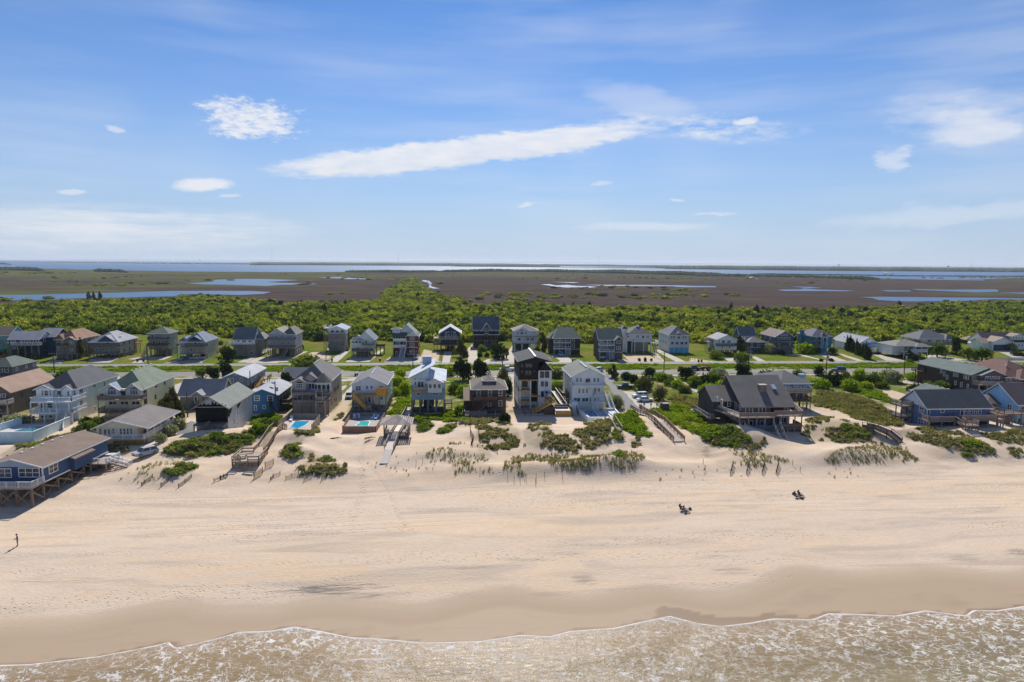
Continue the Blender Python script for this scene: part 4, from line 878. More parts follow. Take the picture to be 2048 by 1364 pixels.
# ---------------------------------------------------------------- single trees and bushes
def trunk_mesh(kind, seed):
    r = random.Random(seed); mb = MB(); top = {'pine': 0.9, 'oak': 0.55, 'cedar': 0.5, 'bush': 0.3}[kind]
    if kind == 'oak':
        for i in range(3):
            a = 2.1*i + r.random(); q = Vector((0.10*math.cos(a), 0.10*math.sin(a), 0.30)); e = Vector((0.45*math.cos(a), 0.45*math.sin(a), 0.72))
            mb.tube((0, 0, -0.04), q, 0.075, 0.055); mb.tube(q, e, 0.055, 0.02)
    else:
        mb.tube((0, 0, -0.04), (0.03, 0.02, top*0.6), 0.06, 0.045); mb.tube((0.03, 0.02, top*0.6), (0, 0, top), 0.045, 0.015)
        for i in range(5):
            a = r.random()*6.28; z = top*r.uniform(0.25, 0.9); mb.tube((0.02, 0.01, z), (0.45*math.cos(a)*(1.1-z), 0.45*math.sin(a)*(1.1-z), z+0.10), 0.022, 0.008)
    return mb.mesh('trunk', BARK)
KINDS = {'cedar': ('cedar', lumps_cone, L_DARK, 900, 0.085, 'cedar_tree'), 'pine': ('pine', lumps_pine, L_PINE, 900, 0.085, 'pine_tree'), 'oak': ('oak', lumps_oak, L_GREEN, 900, 0.085, 'live_oak_tree'), 'darkoak': ('oak', lumps_dense, L_DARK, 1000, 0.085, 'live_oak_tree'),
         'bright': ('bush', lumps_bush, L_BRIGHT, 800, 0.10, 'bush'), 'green': ('bush', lumps_bush, L_GREEN, 800, 0.10, 'bush'), 'dark': ('bush', lumps_bush, L_DARK, 800, 0.10, 'bush'), 'silver': ('bush', lumps_bush, L_SILVER, 800, 0.10, 'bush'), 'scrubpine': ('bush', lumps_bush, L_PINE, 800, 0.10, 'bush')}
_pm = {}
def tree_meshes(kind, var):
    if (kind, var) not in _pm:
        tk, fn, mat, n, leaf, _ = KINDS[kind]
        _pm[(kind, var)] = (np_mesh('crown', *foliage(400+var*13+len(kind), n, fn(var*7+len(kind)), leaf, -0.03, 0.55), mat), trunk_mesh(tk, var))
    return _pm[(kind, var)]
_tn = 0
CATS = {'cedar': 'cedar', 'pine': 'pine', 'oak': 'live oak', 'darkoak': 'live oak'}
def tree(px, py, wpx, hpx, kind, label, group=None, zg=None):
    """A tree or bush: pixel of its foot, crown width and height in pixels; it stands where that foot meets the ground."""
    global _tn
    g = G(px, py) if zg is None else P(px, py, zg); dist = float((g-CAM)@c_f); w = wpx*dist/F; h = hpx*dist/F*1.03
    rr = random.Random(_tn*31+5); e = empty(KINDS[kind][5], (g[0], g[1]+w*0.25, hz(g[0], g[1]+w*0.25)), rr.random()*6.28)
    cm, tm = tree_meshes(kind, _tn % 3); _tn += 1
    for nm, me in (('crown', cm), ('trunk', tm)):
        o = bpy.data.objects.new(nm, me); COL.objects.link(o); o.parent = e; k = {'bush': 0.54, 'oak': 0.68, 'pine': 0.78}.get(KINDS[kind][0], 0.58)
        o.scale = (w*k, w*k, h*(0.98 if KINDS[kind][0] != 'bush' else 1.06))
        if nm == 'trunk': o.scale = (w*0.5, w*0.5, h)
    return tag(e, label, CATS.get(kind, 'bush'), group)

# ---------------------------------------------------------------- houses
class House:
    """A house with its parts. Local frame: x along the front, y inland, z up, origin on the ground at the middle of the front wall."""
    def __init__(s, name, label, fr, xl, xr, yb, zb=4.0, rot=0.0, cat='house', group=None, depth=11.0):
        s.fr = fr; A, B = P(*zp(fr, xl, yb), zb), P(*zp(fr, xr, yb), zb); s.rot = R(rot); s.D = depth
        mid = (A+B)/2; s.c, s.sn = math.cos(s.rot), math.sin(s.rot); s.org = mid
        s.o = tag(empty(name, tuple(mid), s.rot), label, cat, group)
        s.x0 = s.fp(xl, yb)[0]; s.x1 = s.fp(xr, yb)[0]; s.W = s.x1-s.x0
    def _ray(s, zx, zy):
        d = ray(*zp(s.fr, zx, zy)); q = CAM - s.org
        f = lambda v: np.array([v[0]*s.c + v[1]*s.sn, -v[0]*s.sn + v[1]*s.c, v[2]])
        return f(q), f(d)
    def fp(s, zx, zy, y=0.0):                              # pixel on a plane parallel to the front -> x, z
        q, d = s._ray(zx, zy); t = (y-q[1])/d[1]; p = q+d*t; return float(p[0]), float(p[2])
    def sp(s, zx, zy, x):                                  # pixel on a side wall -> y, z
        q, d = s._ray(zx, zy); t = (x-q[0])/d[0]; p = q+d*t; return float(p[1]), float(p[2])
    def z(s, zy, y=0.0, zx=None): return s.fp((zx if zx is not None else 0), zy, y)[1]
    def x(s, zx, zy, y=0.0): return s.fp(zx, zy, y)[0]
    def part(s, mb, name, mat, parent=None, label=None):
        o = mb.obj(name, mat, parent or s.o)
        if label: o['label'] = label
        return o
    def rect(s, zx0, zy0, zx1, zy1, y=0.0):
        a = s.fp(zx0, (zy0+zy1)/2, y)[0]; b = s.fp(zx1, (zy0+zy1)/2, y)[0]; zm = (zx0+zx1)/2
        return a, b, s.fp(zm, zy1, y)[1], s.fp(zm, zy0, y)[1]
    def wall(s, x0, x1, y0, y1, z0, z1, mat, name='wall'): return s.part(MB().box(x0, x1, y0, y1, z0, z1), name, mat)
    def body(s, zx0, zy0, zx1, zy1, mat, y0=0.0, y1=None, down=True, name='wall'):
        a, b, z0, z1 = s.rect(zx0, zy0, zx1, zy1, y0); z0 = -0.7 if down else z0
        s.wall(a, b, y0, s.D if y1 is None else y1, z0, z1, mat, name); return a, b, z0, z1
    # roofs ------------------------------------------------------------
    def fascia(s, segs, mat=None, w=0.10, h=0.26):
        mb = MB()
        for a, b in segs: mb.bar(a, b, w, h)
        s.part(mb, 'fascia', mat or WHITE)
    def gable_y(s, x0, x1, y0, y1, ze, zr, roof, wallm, xr=None, ov=0.45, trim=None, th=0.18, zel=None, zer=None):
        xr = (x0+x1)/2 if xr is None else xr; zl = ze if zel is None else zel; zq = ze if zer is None else zer
        s.part(MB().prism([(x0, zl), (x1, zq), (xr, zr)], y0, y1), 'gable_wall', wallm)
        kl = (zr-zl)/(xr-x0); kr = (zr-zq)/(x1-xr); a, b = y0-ov, y1+ov; e = th*1.05; up = 0.05
        L = [(x0-ov, a, zl-kl*ov+e+up), (xr, a, zr+e+up), (xr, b, zr+e+up), (x0-ov, b, zl-kl*ov+e+up)]; Rr = [(xr, a, zr+e+up), (x1+ov, a, zq-kr*ov+e+up), (x1+ov, b, zq-kr*ov+e+up), (xr, b, zr+e+up)]
        mb = MB().slab(L, th).slab(Rr, th); s.part(mb, 'roof', roof)
        if trim is not False:
            d = -0.05; s.fascia([((L[0][0], a+d, L[0][2]-.1), (xr, a+d, L[1][2]-.1)), ((xr, a+d, L[1][2]-.1), (Rr[1][0], a+d, Rr[1][2]-.1)), ((Rr[1][0]+.04, a, Rr[1][2]-.14), (Rr[1][0]+.04, b, Rr[1][2]-.14)), ((L[0][0]-.04, a, L[0][2]-.14), (L[0][0]-.04, b, L[0][2]-.14))], trim, 0.09, 0.20)
    def gable_x(s, x0, x1, y0, y1, ze, zr, roof, wallm, yr=None, ov=0.45, trim=None, th=0.18, zef=None):
        yr = (y0+y1)/2 if yr is None else yr; zf = ze if zef is None else zef
        mb = MB(); n = [(y0, zf), (y1, ze), (yr, zr)]; mb.v = [(x0, y, z) for y, z in n]+[(x1, y, z) for y, z in n]; mb.f = [(0, 2, 1), (3, 4, 5), (0, 1, 4, 3), (1, 2, 5, 4), (2, 0, 3, 5)]
        s.part(mb, 'gable_wall', wallm); kf = (zr-zf)/(yr-y0); kb = (zr-ze)/(y1-yr); a, b = x0-ov, x1+ov; e = th*1.05+0.05
        Fq = [(a, y0-ov, zf-kf*ov+e), (b, y0-ov, zf-kf*ov+e), (b, yr, zr+e), (a, yr, zr+e)]; Bq = [(a, yr, zr+e), (b, yr, zr+e), (b, y1+ov, ze-kb*ov+e), (a, y1+ov, ze-kb*ov+e)]
        s.part(MB().slab(Fq, th).slab(Bq, th), 'roof', roof)
        if trim is not False:
            q = [((a, y0-ov-.05, Fq[0][2]-.12), (b, y0-ov-.05, Fq[0][2]-.12))]
            for xx in (a-.05, b+.05): q += [((xx, y0-ov, Fq[0][2]-.1), (xx, yr, Fq[2][2]-.1)), ((xx, yr, Fq[2][2]-.1), (xx, y1+ov, Bq[2][2]-.1))]
            s.fascia(q, trim, 0.09, 0.20)
    def hip(s, x0, x1, y0, y1, ze, zr, roof, ridge='y', inset=None, ov=0.45, trim=None):
        x0, x1, y0, y1 = x0-ov, x1+ov, y0-ov, y1+ov; w, d = x1-x0, y1-y0; mx, my = (x0+x1)/2, (y0+y1)/2
        if ridge == 'y': i = min(w/2, d/2-0.05) if inset is None else inset; r0, r1 = (mx, y0+i, zr), (mx, y1-i, zr)
        else: i = min(d/2, w/2-0.05) if inset is None else inset; r0, r1 = (x0+i, my, zr), (x1-i, my, zr)
        c = [(x0, y0, ze), (x1, y0, ze), (x1, y1, ze), (x0, y1, ze)]; b = [(x, y, ze-0.22) for x, y, _ in c]
        mb = MB(); mb.v = c + [r0, r1] + b
        mb.f = ([(0, 1, 4), (1, 2, 5, 4), (2, 3, 5), (3, 0, 4, 5)] if ridge == 'y' else [(0, 1, 5, 4), (1, 2, 5), (2, 3, 4, 5), (3, 0, 4)]) + [(0, 6, 7, 1), (1, 7, 8, 2), (2, 8, 9, 3), (3, 9, 6, 0), (9, 8, 7, 6)]
        s.part(mb, 'roof', roof)
        if trim is not False:
            q = 0.03; s.fascia([((x0, y0-q, ze-.1), (x1, y0-q, ze-.1)), ((x0-q, y0, ze-.1), (x0-q, y1, ze-.1)), ((x1+q, y0, ze-.1), (x1+q, y1, ze-.1))], trim, 0.06, 0.22)
    def shed(s, pts, roof, th=0.2): s.part(MB().slab(pts, th), 'roof', roof)
    # openings ---------------------------------------------------------
    def _opening(s, name, mk, w, h, fm, split, bars):
        fr_, gl = MB(), MB(); t = min(0.13, w*0.16)
        def bx(mb, u0, u1, v0, v1, d0, d1): mb.box(*mk(u0, u1, v0, v1, d0, d1))
        bx(fr_, 0, w, 0, t, -0.09, 0.03); bx(fr_, 0, w, h-t, h, -0.09, 0.03); bx(fr_, 0, t, t, h-t, -0.09, 0.03); bx(fr_, w-t, w, t, h-t, -0.09, 0.03)
        for i in range(1, split): u = w*i/split; bx(fr_, u-t*.4, u+t*.4, t, h-t, -0.085, 0.03)
        if bars: bx(fr_, t, w-t, h*.5-.04, h*.5+.04, -0.075, 0.03)
        bx(gl, t, w-t, t, h-t, -0.05, 0.04)
        o = s.part(fr_, name, fm); s.part(gl, 'pane', GLASS, o)
    def win(s, rects, y=0.0, fm=None, name='window', bars=None, split=None):
        for q in rects:
            a, b, z0, z1 = s.rect(*q[:4], y); w, h = b-a, z1-z0
            if w < 0.25: a, b = (a+b)/2-.3, (a+b)/2+.3; w = .6
            sp_ = split or max(1, int(round(w/1.05)) if w > 1.5 else 1)
            s._opening(name, lambda u0, u1, v0, v1, d0, d1, a=a, z0=z0: (a+u0, a+u1, y+d0, y+d1, z0+v0, z0+v1), w, h, fm or WHITE, sp_, (h > 1.1 and name == 'window' and h < 2.4) if bars is None else bars)
    def row(s, zy0, zy1, xs_, y=0.0, **k): s.win([(a, zy0, b, zy1) for a, b in xs_], y, **k)
    def door(s, rects, y=0.0, fm=None): s.win(rects, y, fm, 'door', False)
    def swin(s, side, rects, fm=None):                     # openings on a side wall: x of that wall, pixel rects
        sg = 1 if side > (s.x0+s.x1)/2 else -1
        for q in rects:
            zm = (q[1]+q[3])/2; a, b = sorted((s.sp(q[0], zm, side)[0], s.sp(q[2], zm, side)[0])); xm = (q[0]+q[2])/2; z0, z1 = s.sp(xm, q[3], side)[1], s.sp(xm, q[1], side)[1]
            w = min(max(b-a, 0.8), 2.4); a = (a+b)/2-w/2
            s._opening('window', lambda u0, u1, v0, v1, d0, d1, a=a, z0=z0: (*(sorted((side-sg*d0, side-sg*d1))), a+u0, a+u1, z0+v0, z0+v1), w, z1-z0, fm or WHITE, 1 if w < 1.5 else 2, True)
    def sauto(s, side, zs, ys_, w=0.9, h=1.3, fm=None):
        sg = 1 if side > (s.x0+s.x1)/2 else -1
        for z0 in zs:
            for y in ys_: s._opening('window', lambda u0, u1, v0, v1, d0, d1, y=y, z0=z0: (*(sorted((side-sg*d0, side-sg*d1))), y+u0, y+u1, z0+v0, z0+v1), w, h, fm or WHITE, 1, True)
    # decks ------------------------------------------------------------
    def rail(s, p0, p1, h=1.0, mat=None, style='b', post=2.0, name='railing'):
        mb = MB(); a, b = Vector(p0), Vector(p1); L = (b-a).length; mat = mat or GREYW
        if L < 0.1: return
        up = Vector((0, 0, 1)); n = max(1, int(round(L/post)))
        for i in range(n+1): q = a+(b-a)*i/n; mb.bar(q-up*0.05, q+up*(h+0.05), 0.11)
        mb.bar(a+up*h, b+up*h, 0.13, 0.06); mb.bar(a+up*0.12, b+up*0.12, 0.05, 0.08)
        if style == 'b':
            k = int(L/0.22)
            for i in range(1, k): q = a+(b-a)*i/k; mb.bar(q+up*0.12, q+up*h, 0.045)
        elif style == 'h':
            for z_ in (0.35, 0.58, 0.8): mb.bar(a+up*z_, b+up*z_, 0.04, 0.14)
        elif style == 's': mb.bar(a+up*(h*0.53), b+up*(h*0.53), 0.05, h*0.82)
        elif style == 'w':
            for z_ in (0.3, 0.5, 0.7): mb.bar(a+up*z_, b+up*z_, 0.015, 0.02)
        s.part(mb, name, mat)
    def deck(s, x0, x1, y0, y1, z, mat=None, rail=None, sides='flr', style='b', posts=0, pm=None, h=1.0, th=0.28, down=True, pw=0.2, rows=1):
        mat = mat or GREYW; mb = MB().box(x0, x1, y0, y1, z-0.05, z).box(x0+.03, x1-.03, y0+.03, y0+.12, z-th, z-.05).box(x0+.03, x0+.12, y0+.12, y1, z-th, z-.05).box(x1-.12, x1-.03, y0+.12, y1, z-th, z-.05); s.part(mb, 'deck', mat)
        if rail:
            if 'f' in sides: s.rail((x0+.06, y0+.06, z), (x1-.06, y0+.06, z), h, rail, style)
            if 'l' in sides: s.rail((x0+.06, y0+.06, z), (x0+.06, y1-.06, z), h, rail, style)
            if 'r' in sides: s.rail((x1-.06, y0+.06, z), (x1-.06, y1-.06, z), h, rail, style)
        if posts:
            for j in range(rows):
                for i in range(posts):
                    x_ = x0+.15+(x1-x0-.3)*i/max(1, posts-1); y_ = y0+.15+j*(y1-y0-.3)/max(1, rows); s.part(MB().bar((x_, y_, -0.9 if down else 0), (x_, y_, z-.05), pw), 'post', pm or mat)
    def pdeck(s, zx0, zx1, zyf, proj, y1=0.0, **k):        # deck given by the pixels of its front edge
        a, z = s.fp(zx0, zyf, -proj); b, z2 = s.fp(zx1, zyf, -proj); s.deck(a, b, -proj, y1, (z+z2)/2, **k); return a, b, (z+z2)/2
    def stairs(s, a, b, w=1.1, mat=None, rails=True, rm=None, style='o'):
        mb = MB(); a, b = Vector(a), Vector(b); d = b-a; n = max(3, int(abs(d.z)/0.19)); hd = Vector((d.x, d.y, 0)).normalized(); sd_ = hd.cross(Vector((0, 0, 1)))
        for i in range(n): q = a + d*(i+0.5)/n; mb.bar(q-sd_*w/2, q+sd_*w/2, 0.30, 0.05)
        for k in (-1, 1): mb.bar(a+sd_*(k*w/2)-Vector((0, 0, .12)), b+sd_*(k*w/2)-Vector((0, 0, .12)), 0.06, 0.28)
        o = s.part(mb, 'stairs', mat or GREYW)
        if rails:
            for k in (-1, 1): s.rail(a+sd_*(k*w/2), b+sd_*(k*w/2), 0.95, rm or mat or GREYW, style, 1.8, 'handrail')
    def piles(s, x0, x1, nx, y0, y1, ny, zt, r=0.14, mat=None, zb=-1.0):
        me = MB().bar((0, 0, zb), (0, 0, zt), r*2).mesh('piling', mat or PILE)
        for i in range(nx):
            for j in range(ny):
                o = bpy.data.objects.new('piling', me); COL.objects.link(o); o.parent = s.o; o.location = (x0+(x1-x0)*i/max(1, nx-1), y0+(y1-y0)*j/max(1, ny-1), 0)
    def chimney(s, x, y, z0, z1, w=0.9, d=0.7, mat=None, cap=True):
        o = s.part(MB().box(x-w/2, x+w/2, y-d/2, y+d/2, z0, z1), 'chimney', mat or WHITE)
        if cap: s.part(MB().box(x-w/2-.06, x+w/2+.06, y-d/2-.06, y+d/2+.06, z1+.003, z1+.13), 'chimney_cap', CONC, o)
    def vents(s, pts):
        for p in pts: s.part(MB().box(p[0]-.22, p[0]+.22, p[1]-.22, p[1]+.22, p[2], p[2]+.28), 'roof_vent', WHITE)
    def band(s, zys, y=0.0, x0=None, x1=None, mat=None, h=0.18):
        for q in zys: z_ = s.z(q, y, 0); s.part(MB().box(s.x0 if x0 is None else x0, s.x1 if x1 is None else x1, y-.05, y+.02, z_-h/2, z_+h/2), 'trim', mat or WHITE)

# ================================================================ second row, behind the roads, from one end to the other
GB = 'houses of the row behind the two roads'
def S(c, **k): return siding(c, **k)
RG, RB, RGN, RLT, RBL = roofing('5f6067'), roofing('8c6a55'), roofing('5a665f'), roofing('9a9aa0'), roofing('6f7a8c')
WS = S('e4eaee'); WC = S('d9d6c8')

h = House('house', 'teal cottage with brown shingle roof beside the navy house', 'A', -330, 190, 730, group=GB, depth=10)
a, b, z0, z1 = h.body(-330, 312, 190, 730, S('3f9a97')); h.gable_x(a, b, 0, 10, z1, z1+2.9, roofing('7a6a64'), S('4fb0ac')); h.row(335, 395, [(20, 60), (90, 120), (-60, -20)]); h.pdeck(-330, 190, 470, 2.2, rail=GREYW, posts=5); h.row(500, 560, [(110, 150), (10, 50)])

h = House('house', 'navy blue house with pale grey roof and white framed upper windows', 'A', 200, 815, 775, group=GB, depth=11); N = S('1f3a55')
a, b, z0, z1 = h.body(200, 392, 815, 775, N); h.gable_x(a, b, 0, 9, z1, z1+2.6, RLT, S('b9c2cc')); h.row(400, 460, [(215, 250), (285, 325), (415, 470), (500, 575), (610, 690), (735, 800)])
h.pdeck(210, 790, 515, 2.4, rail=WHITE, posts=5); h.row(545, 600, [(260, 300), (320, 360), (420, 460)]); h.wall(b-.01, b+3.2, 5, 15, -.7, z1+.4, N); h.gable_x(b-3, b+3.2, 5.2, 15, z1+.45, z1+3.2, RLT, N)
h.swin(b, [(890, 380, 935, 450)]); h.sauto(b+3.2, (z1-1.6, z1-4.4), (7, 10, 13)); h.piles(a+.6, b-.6, 4, -2, -2, 1, 2.6)

h = House('house', 'tan shingle house with terracotta brown hip roof and two front gables', 'A', 1150, 1570, 792, group=GB, depth=17); T = S('776d63', shingle=True)
a, b, z0, z1 = h.body(1150, 395, 1570, 792, T); h.hip(a, b, 0, 17, z1, z1+3.3, RB, 'y'); g0, g1 = h.x(1345, 430), h.x(1560, 430); h.gable_y(g0, g1, -.6, 4, z1-.1, h.z(348, -.6, 1450), RB, T, trim=WHITE); h.wall(g0, g1, -.6, 0, -.7, z1, T)
h.gable_y(a+.3, g0-.2, -.5, 5, z1-.1, z1+1.9, RB, T, trim=False); h.row(425, 495, [(1260, 1295)]); h.row(425, 495, [(1420, 1455), (1465, 1500)], y=-.6); h.row(570, 625, [(1270, 1310), (1180, 1215)]); h.pdeck(1160, 1360, 530, 1.8, rail=DARKW, posts=3); h.pdeck(1160, 1580, 685, 2.0, rail=None, posts=5)
h.sauto(b, (z1-1.7, z1-4.5), (3, 7, 11, 14)); h.row(590, 630, [(1440, 1490)], y=-.6); h.deck(b, b+2.4, 12, 15, 5.6, NEWW, NEWW, posts=2, rows=2)

h = House('house', 'pale grey house with dark gable set in a light hip roof above deck pilings', 'B', 90, 615, 770, group=GB, depth=15); T = S('8f8d8c')
a, b, z0, z1 = h.body(90, 440, 615, 690, T, down=False); h.hip(a-.8, b, -1.8, 15, z1, z1+3.6, RLT, 'y'); h.gable_y(h.x(180, 400, -1.9), h.x(480, 400, -1.9), -1.9, 3, h.z(425, -1.9, 330), h.z(325, -1.9, 330), RLT, S('2c4566'), trim=False)
h.row(450, 500, [(110, 140), (200, 235), (250, 285), (335, 410), (470, 500), (520, 545)]); h.row(580, 635, [(120, 150), (255, 290), (365, 395), (480, 510)]); h.pdeck(-10, 610, 560, 2.4, rail=GREYWD, style='s'); h.pdeck(-20, 560, 690, 2.4, rail=GREYWD, style='b'); h.piles(h.x(-10, 700, -2.2), h.x(600, 700, -2.2), 8, -2.2, 3, 2, z0+.1)
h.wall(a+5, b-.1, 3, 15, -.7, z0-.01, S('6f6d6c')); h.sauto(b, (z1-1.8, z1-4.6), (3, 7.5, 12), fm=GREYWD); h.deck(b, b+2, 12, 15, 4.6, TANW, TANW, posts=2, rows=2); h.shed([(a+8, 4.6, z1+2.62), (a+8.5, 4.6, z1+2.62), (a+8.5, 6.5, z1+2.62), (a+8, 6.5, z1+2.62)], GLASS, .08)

h = House('house', 'tall weathered shingle house with dark green hip roof and three storeys of decks', 'B', 1195, 1610, 742, group=GB, depth=9.5); T = S('84817a', shingle=True)
a, b, z0, z1 = h.body(1195, 272, 1610, 600, T, down=False); h.hip(a, b, 0, 9.5, z1, z1+2.4, RGN, 'x'); h.row(300, 360, [(1240, 1320), (1480, 1520), (1535, 1565)]); h.row(420, 485, [(1280, 1345), (1390, 1450), (1500, 1540)]); h.pdeck(1170, 1600, 400, 1.8, rail=DARKW); h.pdeck(1160, 1590, 530, 2.2, rail=DARKW, style='s')
h.row(555, 605, [(1290, 1330), (1470, 1510)]); h.wall(a+1.5, b-.1, 3, 9.5, -.7, z0-.01, T); h.piles(a, b-.2, 6, -2, 2, 2, z0+2); h.sauto(b, (z1-1.8, z1-4.6), (3, 6), .6, .9); h.stairs((a-1.4, 1, 2.6), (a-1.4, -3, 0), 1.0)

h = House('house', 'pale grey house with slate blue hip roof, twin skylights and carport', 'C', 290, 735, 805, group=GB, depth=14)
a, b, z0, z1 = h.body(290, 440, 735, 690, S('a39b90'), down=False); h.hip(a, b, -1.2, 14, z1, z1+3.3, RBL, 'y'); h.gable_y(h.x(400, 400, -1.3), h.x(615, 400, -1.3), -1.3, 3, h.z(402, -1.3, 500), h.z(340, -1.3, 500), RBL, S('1c2c44'), trim=False)
h.wall(a-3, a-.01, 3, 12, 1.6, z1-.2, S('a8b0b8')); h.hip(a-3, a, 3, 12, z1-.2, z1+1.4, RBL, 'y'); h.row(450, 500, [(365, 395), (420, 440), (485, 550), (585, 615), (635, 660)]); h.row(580, 635, [(375, 400), (410, 465), (595, 625)]); h.pdeck(130, 735, 545, 2.3, rail=DARKW, posts=6); h.pdeck(200, 720, 685, 2.3, rail=None, posts=5)
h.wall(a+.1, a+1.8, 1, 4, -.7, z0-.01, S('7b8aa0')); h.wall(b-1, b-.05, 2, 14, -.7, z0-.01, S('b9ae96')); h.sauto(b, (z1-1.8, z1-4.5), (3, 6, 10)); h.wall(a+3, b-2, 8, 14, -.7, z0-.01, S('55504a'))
for k in (0, .6): h.shed([(b-3.3+k, 3.2, z1+1.86), (b-2.9+k, 3.2, z1+1.86-.25), (b-2.9+k, 5, z1+1.86-.25), (b-3.3+k, 5, z1+1.86)], WHITE, .06)

h = House('house', 'grey shingle house with white sunroom band and broad steep grey roof', 'C', 1305, 1740, 742, group=GB, depth=12); T = S('86857f', shingle=True)
a, b, z0, z1 = h.body(1305, 395, 1740, 742, T, down=True); h.wall(a+.02, b-.02, -.25, -.01, h.z(490, 0, 1500), z1, WS); h.gable_x(a+.2, b-.4, 0, 10, z1, z1+4.4, roofing('6d7170'), WS); h.row(400, 455, [(1330, 1350), (1370, 1430), (1600, 1670), (1685, 1700)], y=-.25); h.door([(1470, 405, 1565, 470)], y=-.25)
h.pdeck(1190, 1700, 505, 2.6, rail=WHITE, posts=6); h.chimney(a+.4, 5, 5, z1+4.0, 1.0, 1.4, WS); h.stairs((a+.4, -3.1, h.z(505, -2.6, 1300)), (a+5, -3.1, .6), 1.1); h.stairs((a-2.6, -.5, h.z(505, -2.6, 1300)), (a-6.5, -.5, 1.4), 1.1); h.sauto(b, (z1-2,), (3, 8)); h.wall(b, b+2.6, 4, 12, 2.4, z1-.2, T); h.hip(b-1, b+2.6, 4, 12, z1-.2, z1+2.2, roofing('7c7f7e'), 'y'); h.piles(b+2.4, b+2.4, 1, 4.5, 11.5, 4, 2.5); h.row(640, 700, [(1640, 1700)])

h = House('house', 'lilac grey house with arched window in front gable and two wraparound decks', 'D', 185, 718, 855, group=GB, depth=13); T = S('9a9aa2')
a, b, z0, z1 = h.body(185, 392, 718, 690, T, down=False); gx = h.x(530, 400); h.hip(gx-1.2, b, 0, 13, z1, z1+2.7, roofing('6b6a66'), 'y'); h.gable_y(a, gx, -.05, 12, z1, h.z(285, 0, 400), roofing('85837d'), S('b6bcc2'))
h.win([(320, 352, 392, 388)], bars=False); h.row(420, 470, [(255, 285), (430, 460), (585, 610), (640, 660)]); h.door([(325, 415, 360, 490)]); h.row(550, 600, [(275, 305), (470, 495), (565, 600)]); h.pdeck(150, 712, 505, 2.2, rail=GREYWD); h.pdeck(165, 712, 665, 2.4, rail=GREYWD, style='s')
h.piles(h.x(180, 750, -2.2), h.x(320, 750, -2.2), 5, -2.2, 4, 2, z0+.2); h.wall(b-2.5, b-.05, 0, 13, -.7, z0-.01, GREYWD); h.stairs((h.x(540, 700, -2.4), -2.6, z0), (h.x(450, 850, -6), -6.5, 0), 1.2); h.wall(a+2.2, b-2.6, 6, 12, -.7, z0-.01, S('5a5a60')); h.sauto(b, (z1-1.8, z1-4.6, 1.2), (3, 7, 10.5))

h = House('house', 'narrow tall house with white gabled top storey above weathered decks', 'D', 1405, 1748, 742, group=GB, depth=13); T = S('8d8880', shingle=True)
a, b, z0, z1 = h.body(1405, 300, 1748, 742, T); h.wall(a-.01, b+.01, -.12, 13, h.z(400, 0, 1570), z1, WS); h.gable_y(a, b, -.12, 13, z1, h.z(232, 0, 1570), roofing('9aa6b8'), WS); h.row(310, 360, [(1450, 1520), (1545, 1620), (1650, 1720)], y=-.12); h.pdeck(1385, 1740, 395, 1.6, rail=GREYW); h.row(430, 495, [(1500, 1535), (1640, 1680)]); h.pdeck(1385, 1745, 540, 1.8, rail=GREYW, style='s')
h.row(570, 600, [(1520, 1550), (1600, 1640)]); h.pdeck(1385, 1745, 660, 2, rail=S('5d6f80'), style='s'); h.deck(a-2.6, a, 2, 9, z1+.4, DECKW, WHITE, posts=3, rows=2); h.sauto(b, (z1-1.7, z1-4.5), (3, 8))

h = House('house', 'cream two tiered house with screened porch and blue grey gable roof', 'E', 235, 690, 860, group=GB, depth=12); T = S('c3c6b8')
a, b, z0, z1 = h.body(440, 500, 690, 730, T, down=False); a = h.x(235, 600); h.wall(a, h.x(440, 600)-.01, 0, 11.9, z0, z1-.2, T); h.gable_y(a+2.2, b, .01, 12, z1, h.z(350, 2, 545)+.4, RBL, WS); h.hip(a, h.x(470, 520), -.4, 6, z1-.3, z1+1.7, RLT, 'y'); h.row(528, 580, [(245, 300), (310, 370), (380, 435)]); h.door([(515, 510, 555, 590)]); h.pdeck(455, 690, 610, 1.6, rail=GREYWD)
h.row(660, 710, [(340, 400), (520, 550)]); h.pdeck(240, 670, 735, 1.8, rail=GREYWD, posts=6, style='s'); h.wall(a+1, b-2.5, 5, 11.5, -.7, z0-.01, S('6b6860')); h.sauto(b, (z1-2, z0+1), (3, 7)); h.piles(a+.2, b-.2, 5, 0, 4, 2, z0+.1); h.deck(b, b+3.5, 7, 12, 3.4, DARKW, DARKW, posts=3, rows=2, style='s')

h = House('house', 'red brown shingle house with white trim, square turret and white front stair', 'E', 1075, 1600, 862, group=GB, depth=13); T = S('5e3328', shingle=True)
a, b, z0, z1 = h.body(1370, 432, 1600, 862, T); m1 = h.x(1075, 600); h.wall(m1, a-.01, 1.6, 13, -.7, z1, T); h.gable_y(a, b, 0, 12, z1, h.z(345, 0, 1480), RGN, WS); h.gable_y(m1+1.5, b-.5, 2, 13, z1+.3, h.z(195, 5, 1400), roofing('7e8a86'), WS, trim=False)
t0, t1 = h.x(1075, 400, 2), h.x(1235, 400, 2); h.wall(t0, t1, 1.5, 5, z1-.3, h.z(290, 1.5, 1150), WS); h.hip(t0, t1, 1.5, 5, h.z(288, 1.5, 1150), h.z(245, 3, 1150), RGN, 'x'); h.row(300, 325, [(1090, 1110), (1135, 1155), (1175, 1195)], y=1.5); h.row(345, 380, [(1090, 1120)], y=1.5)
h.shed([(m1-.2, -.4, z1-.1), (a, -.4, z1-.1), (a, 2.2, z1+1.6), (m1-.2, 2.2, z1+1.6)], RGN); h.band((545, 668, 815), x0=a, x1=b); h.win([(1430, 448, 1522, 515), (1430, 570, 1522, 650), (1430, 712, 1522, 790), (1432, 402, 1465, 418), (1482, 402, 1515, 418)])
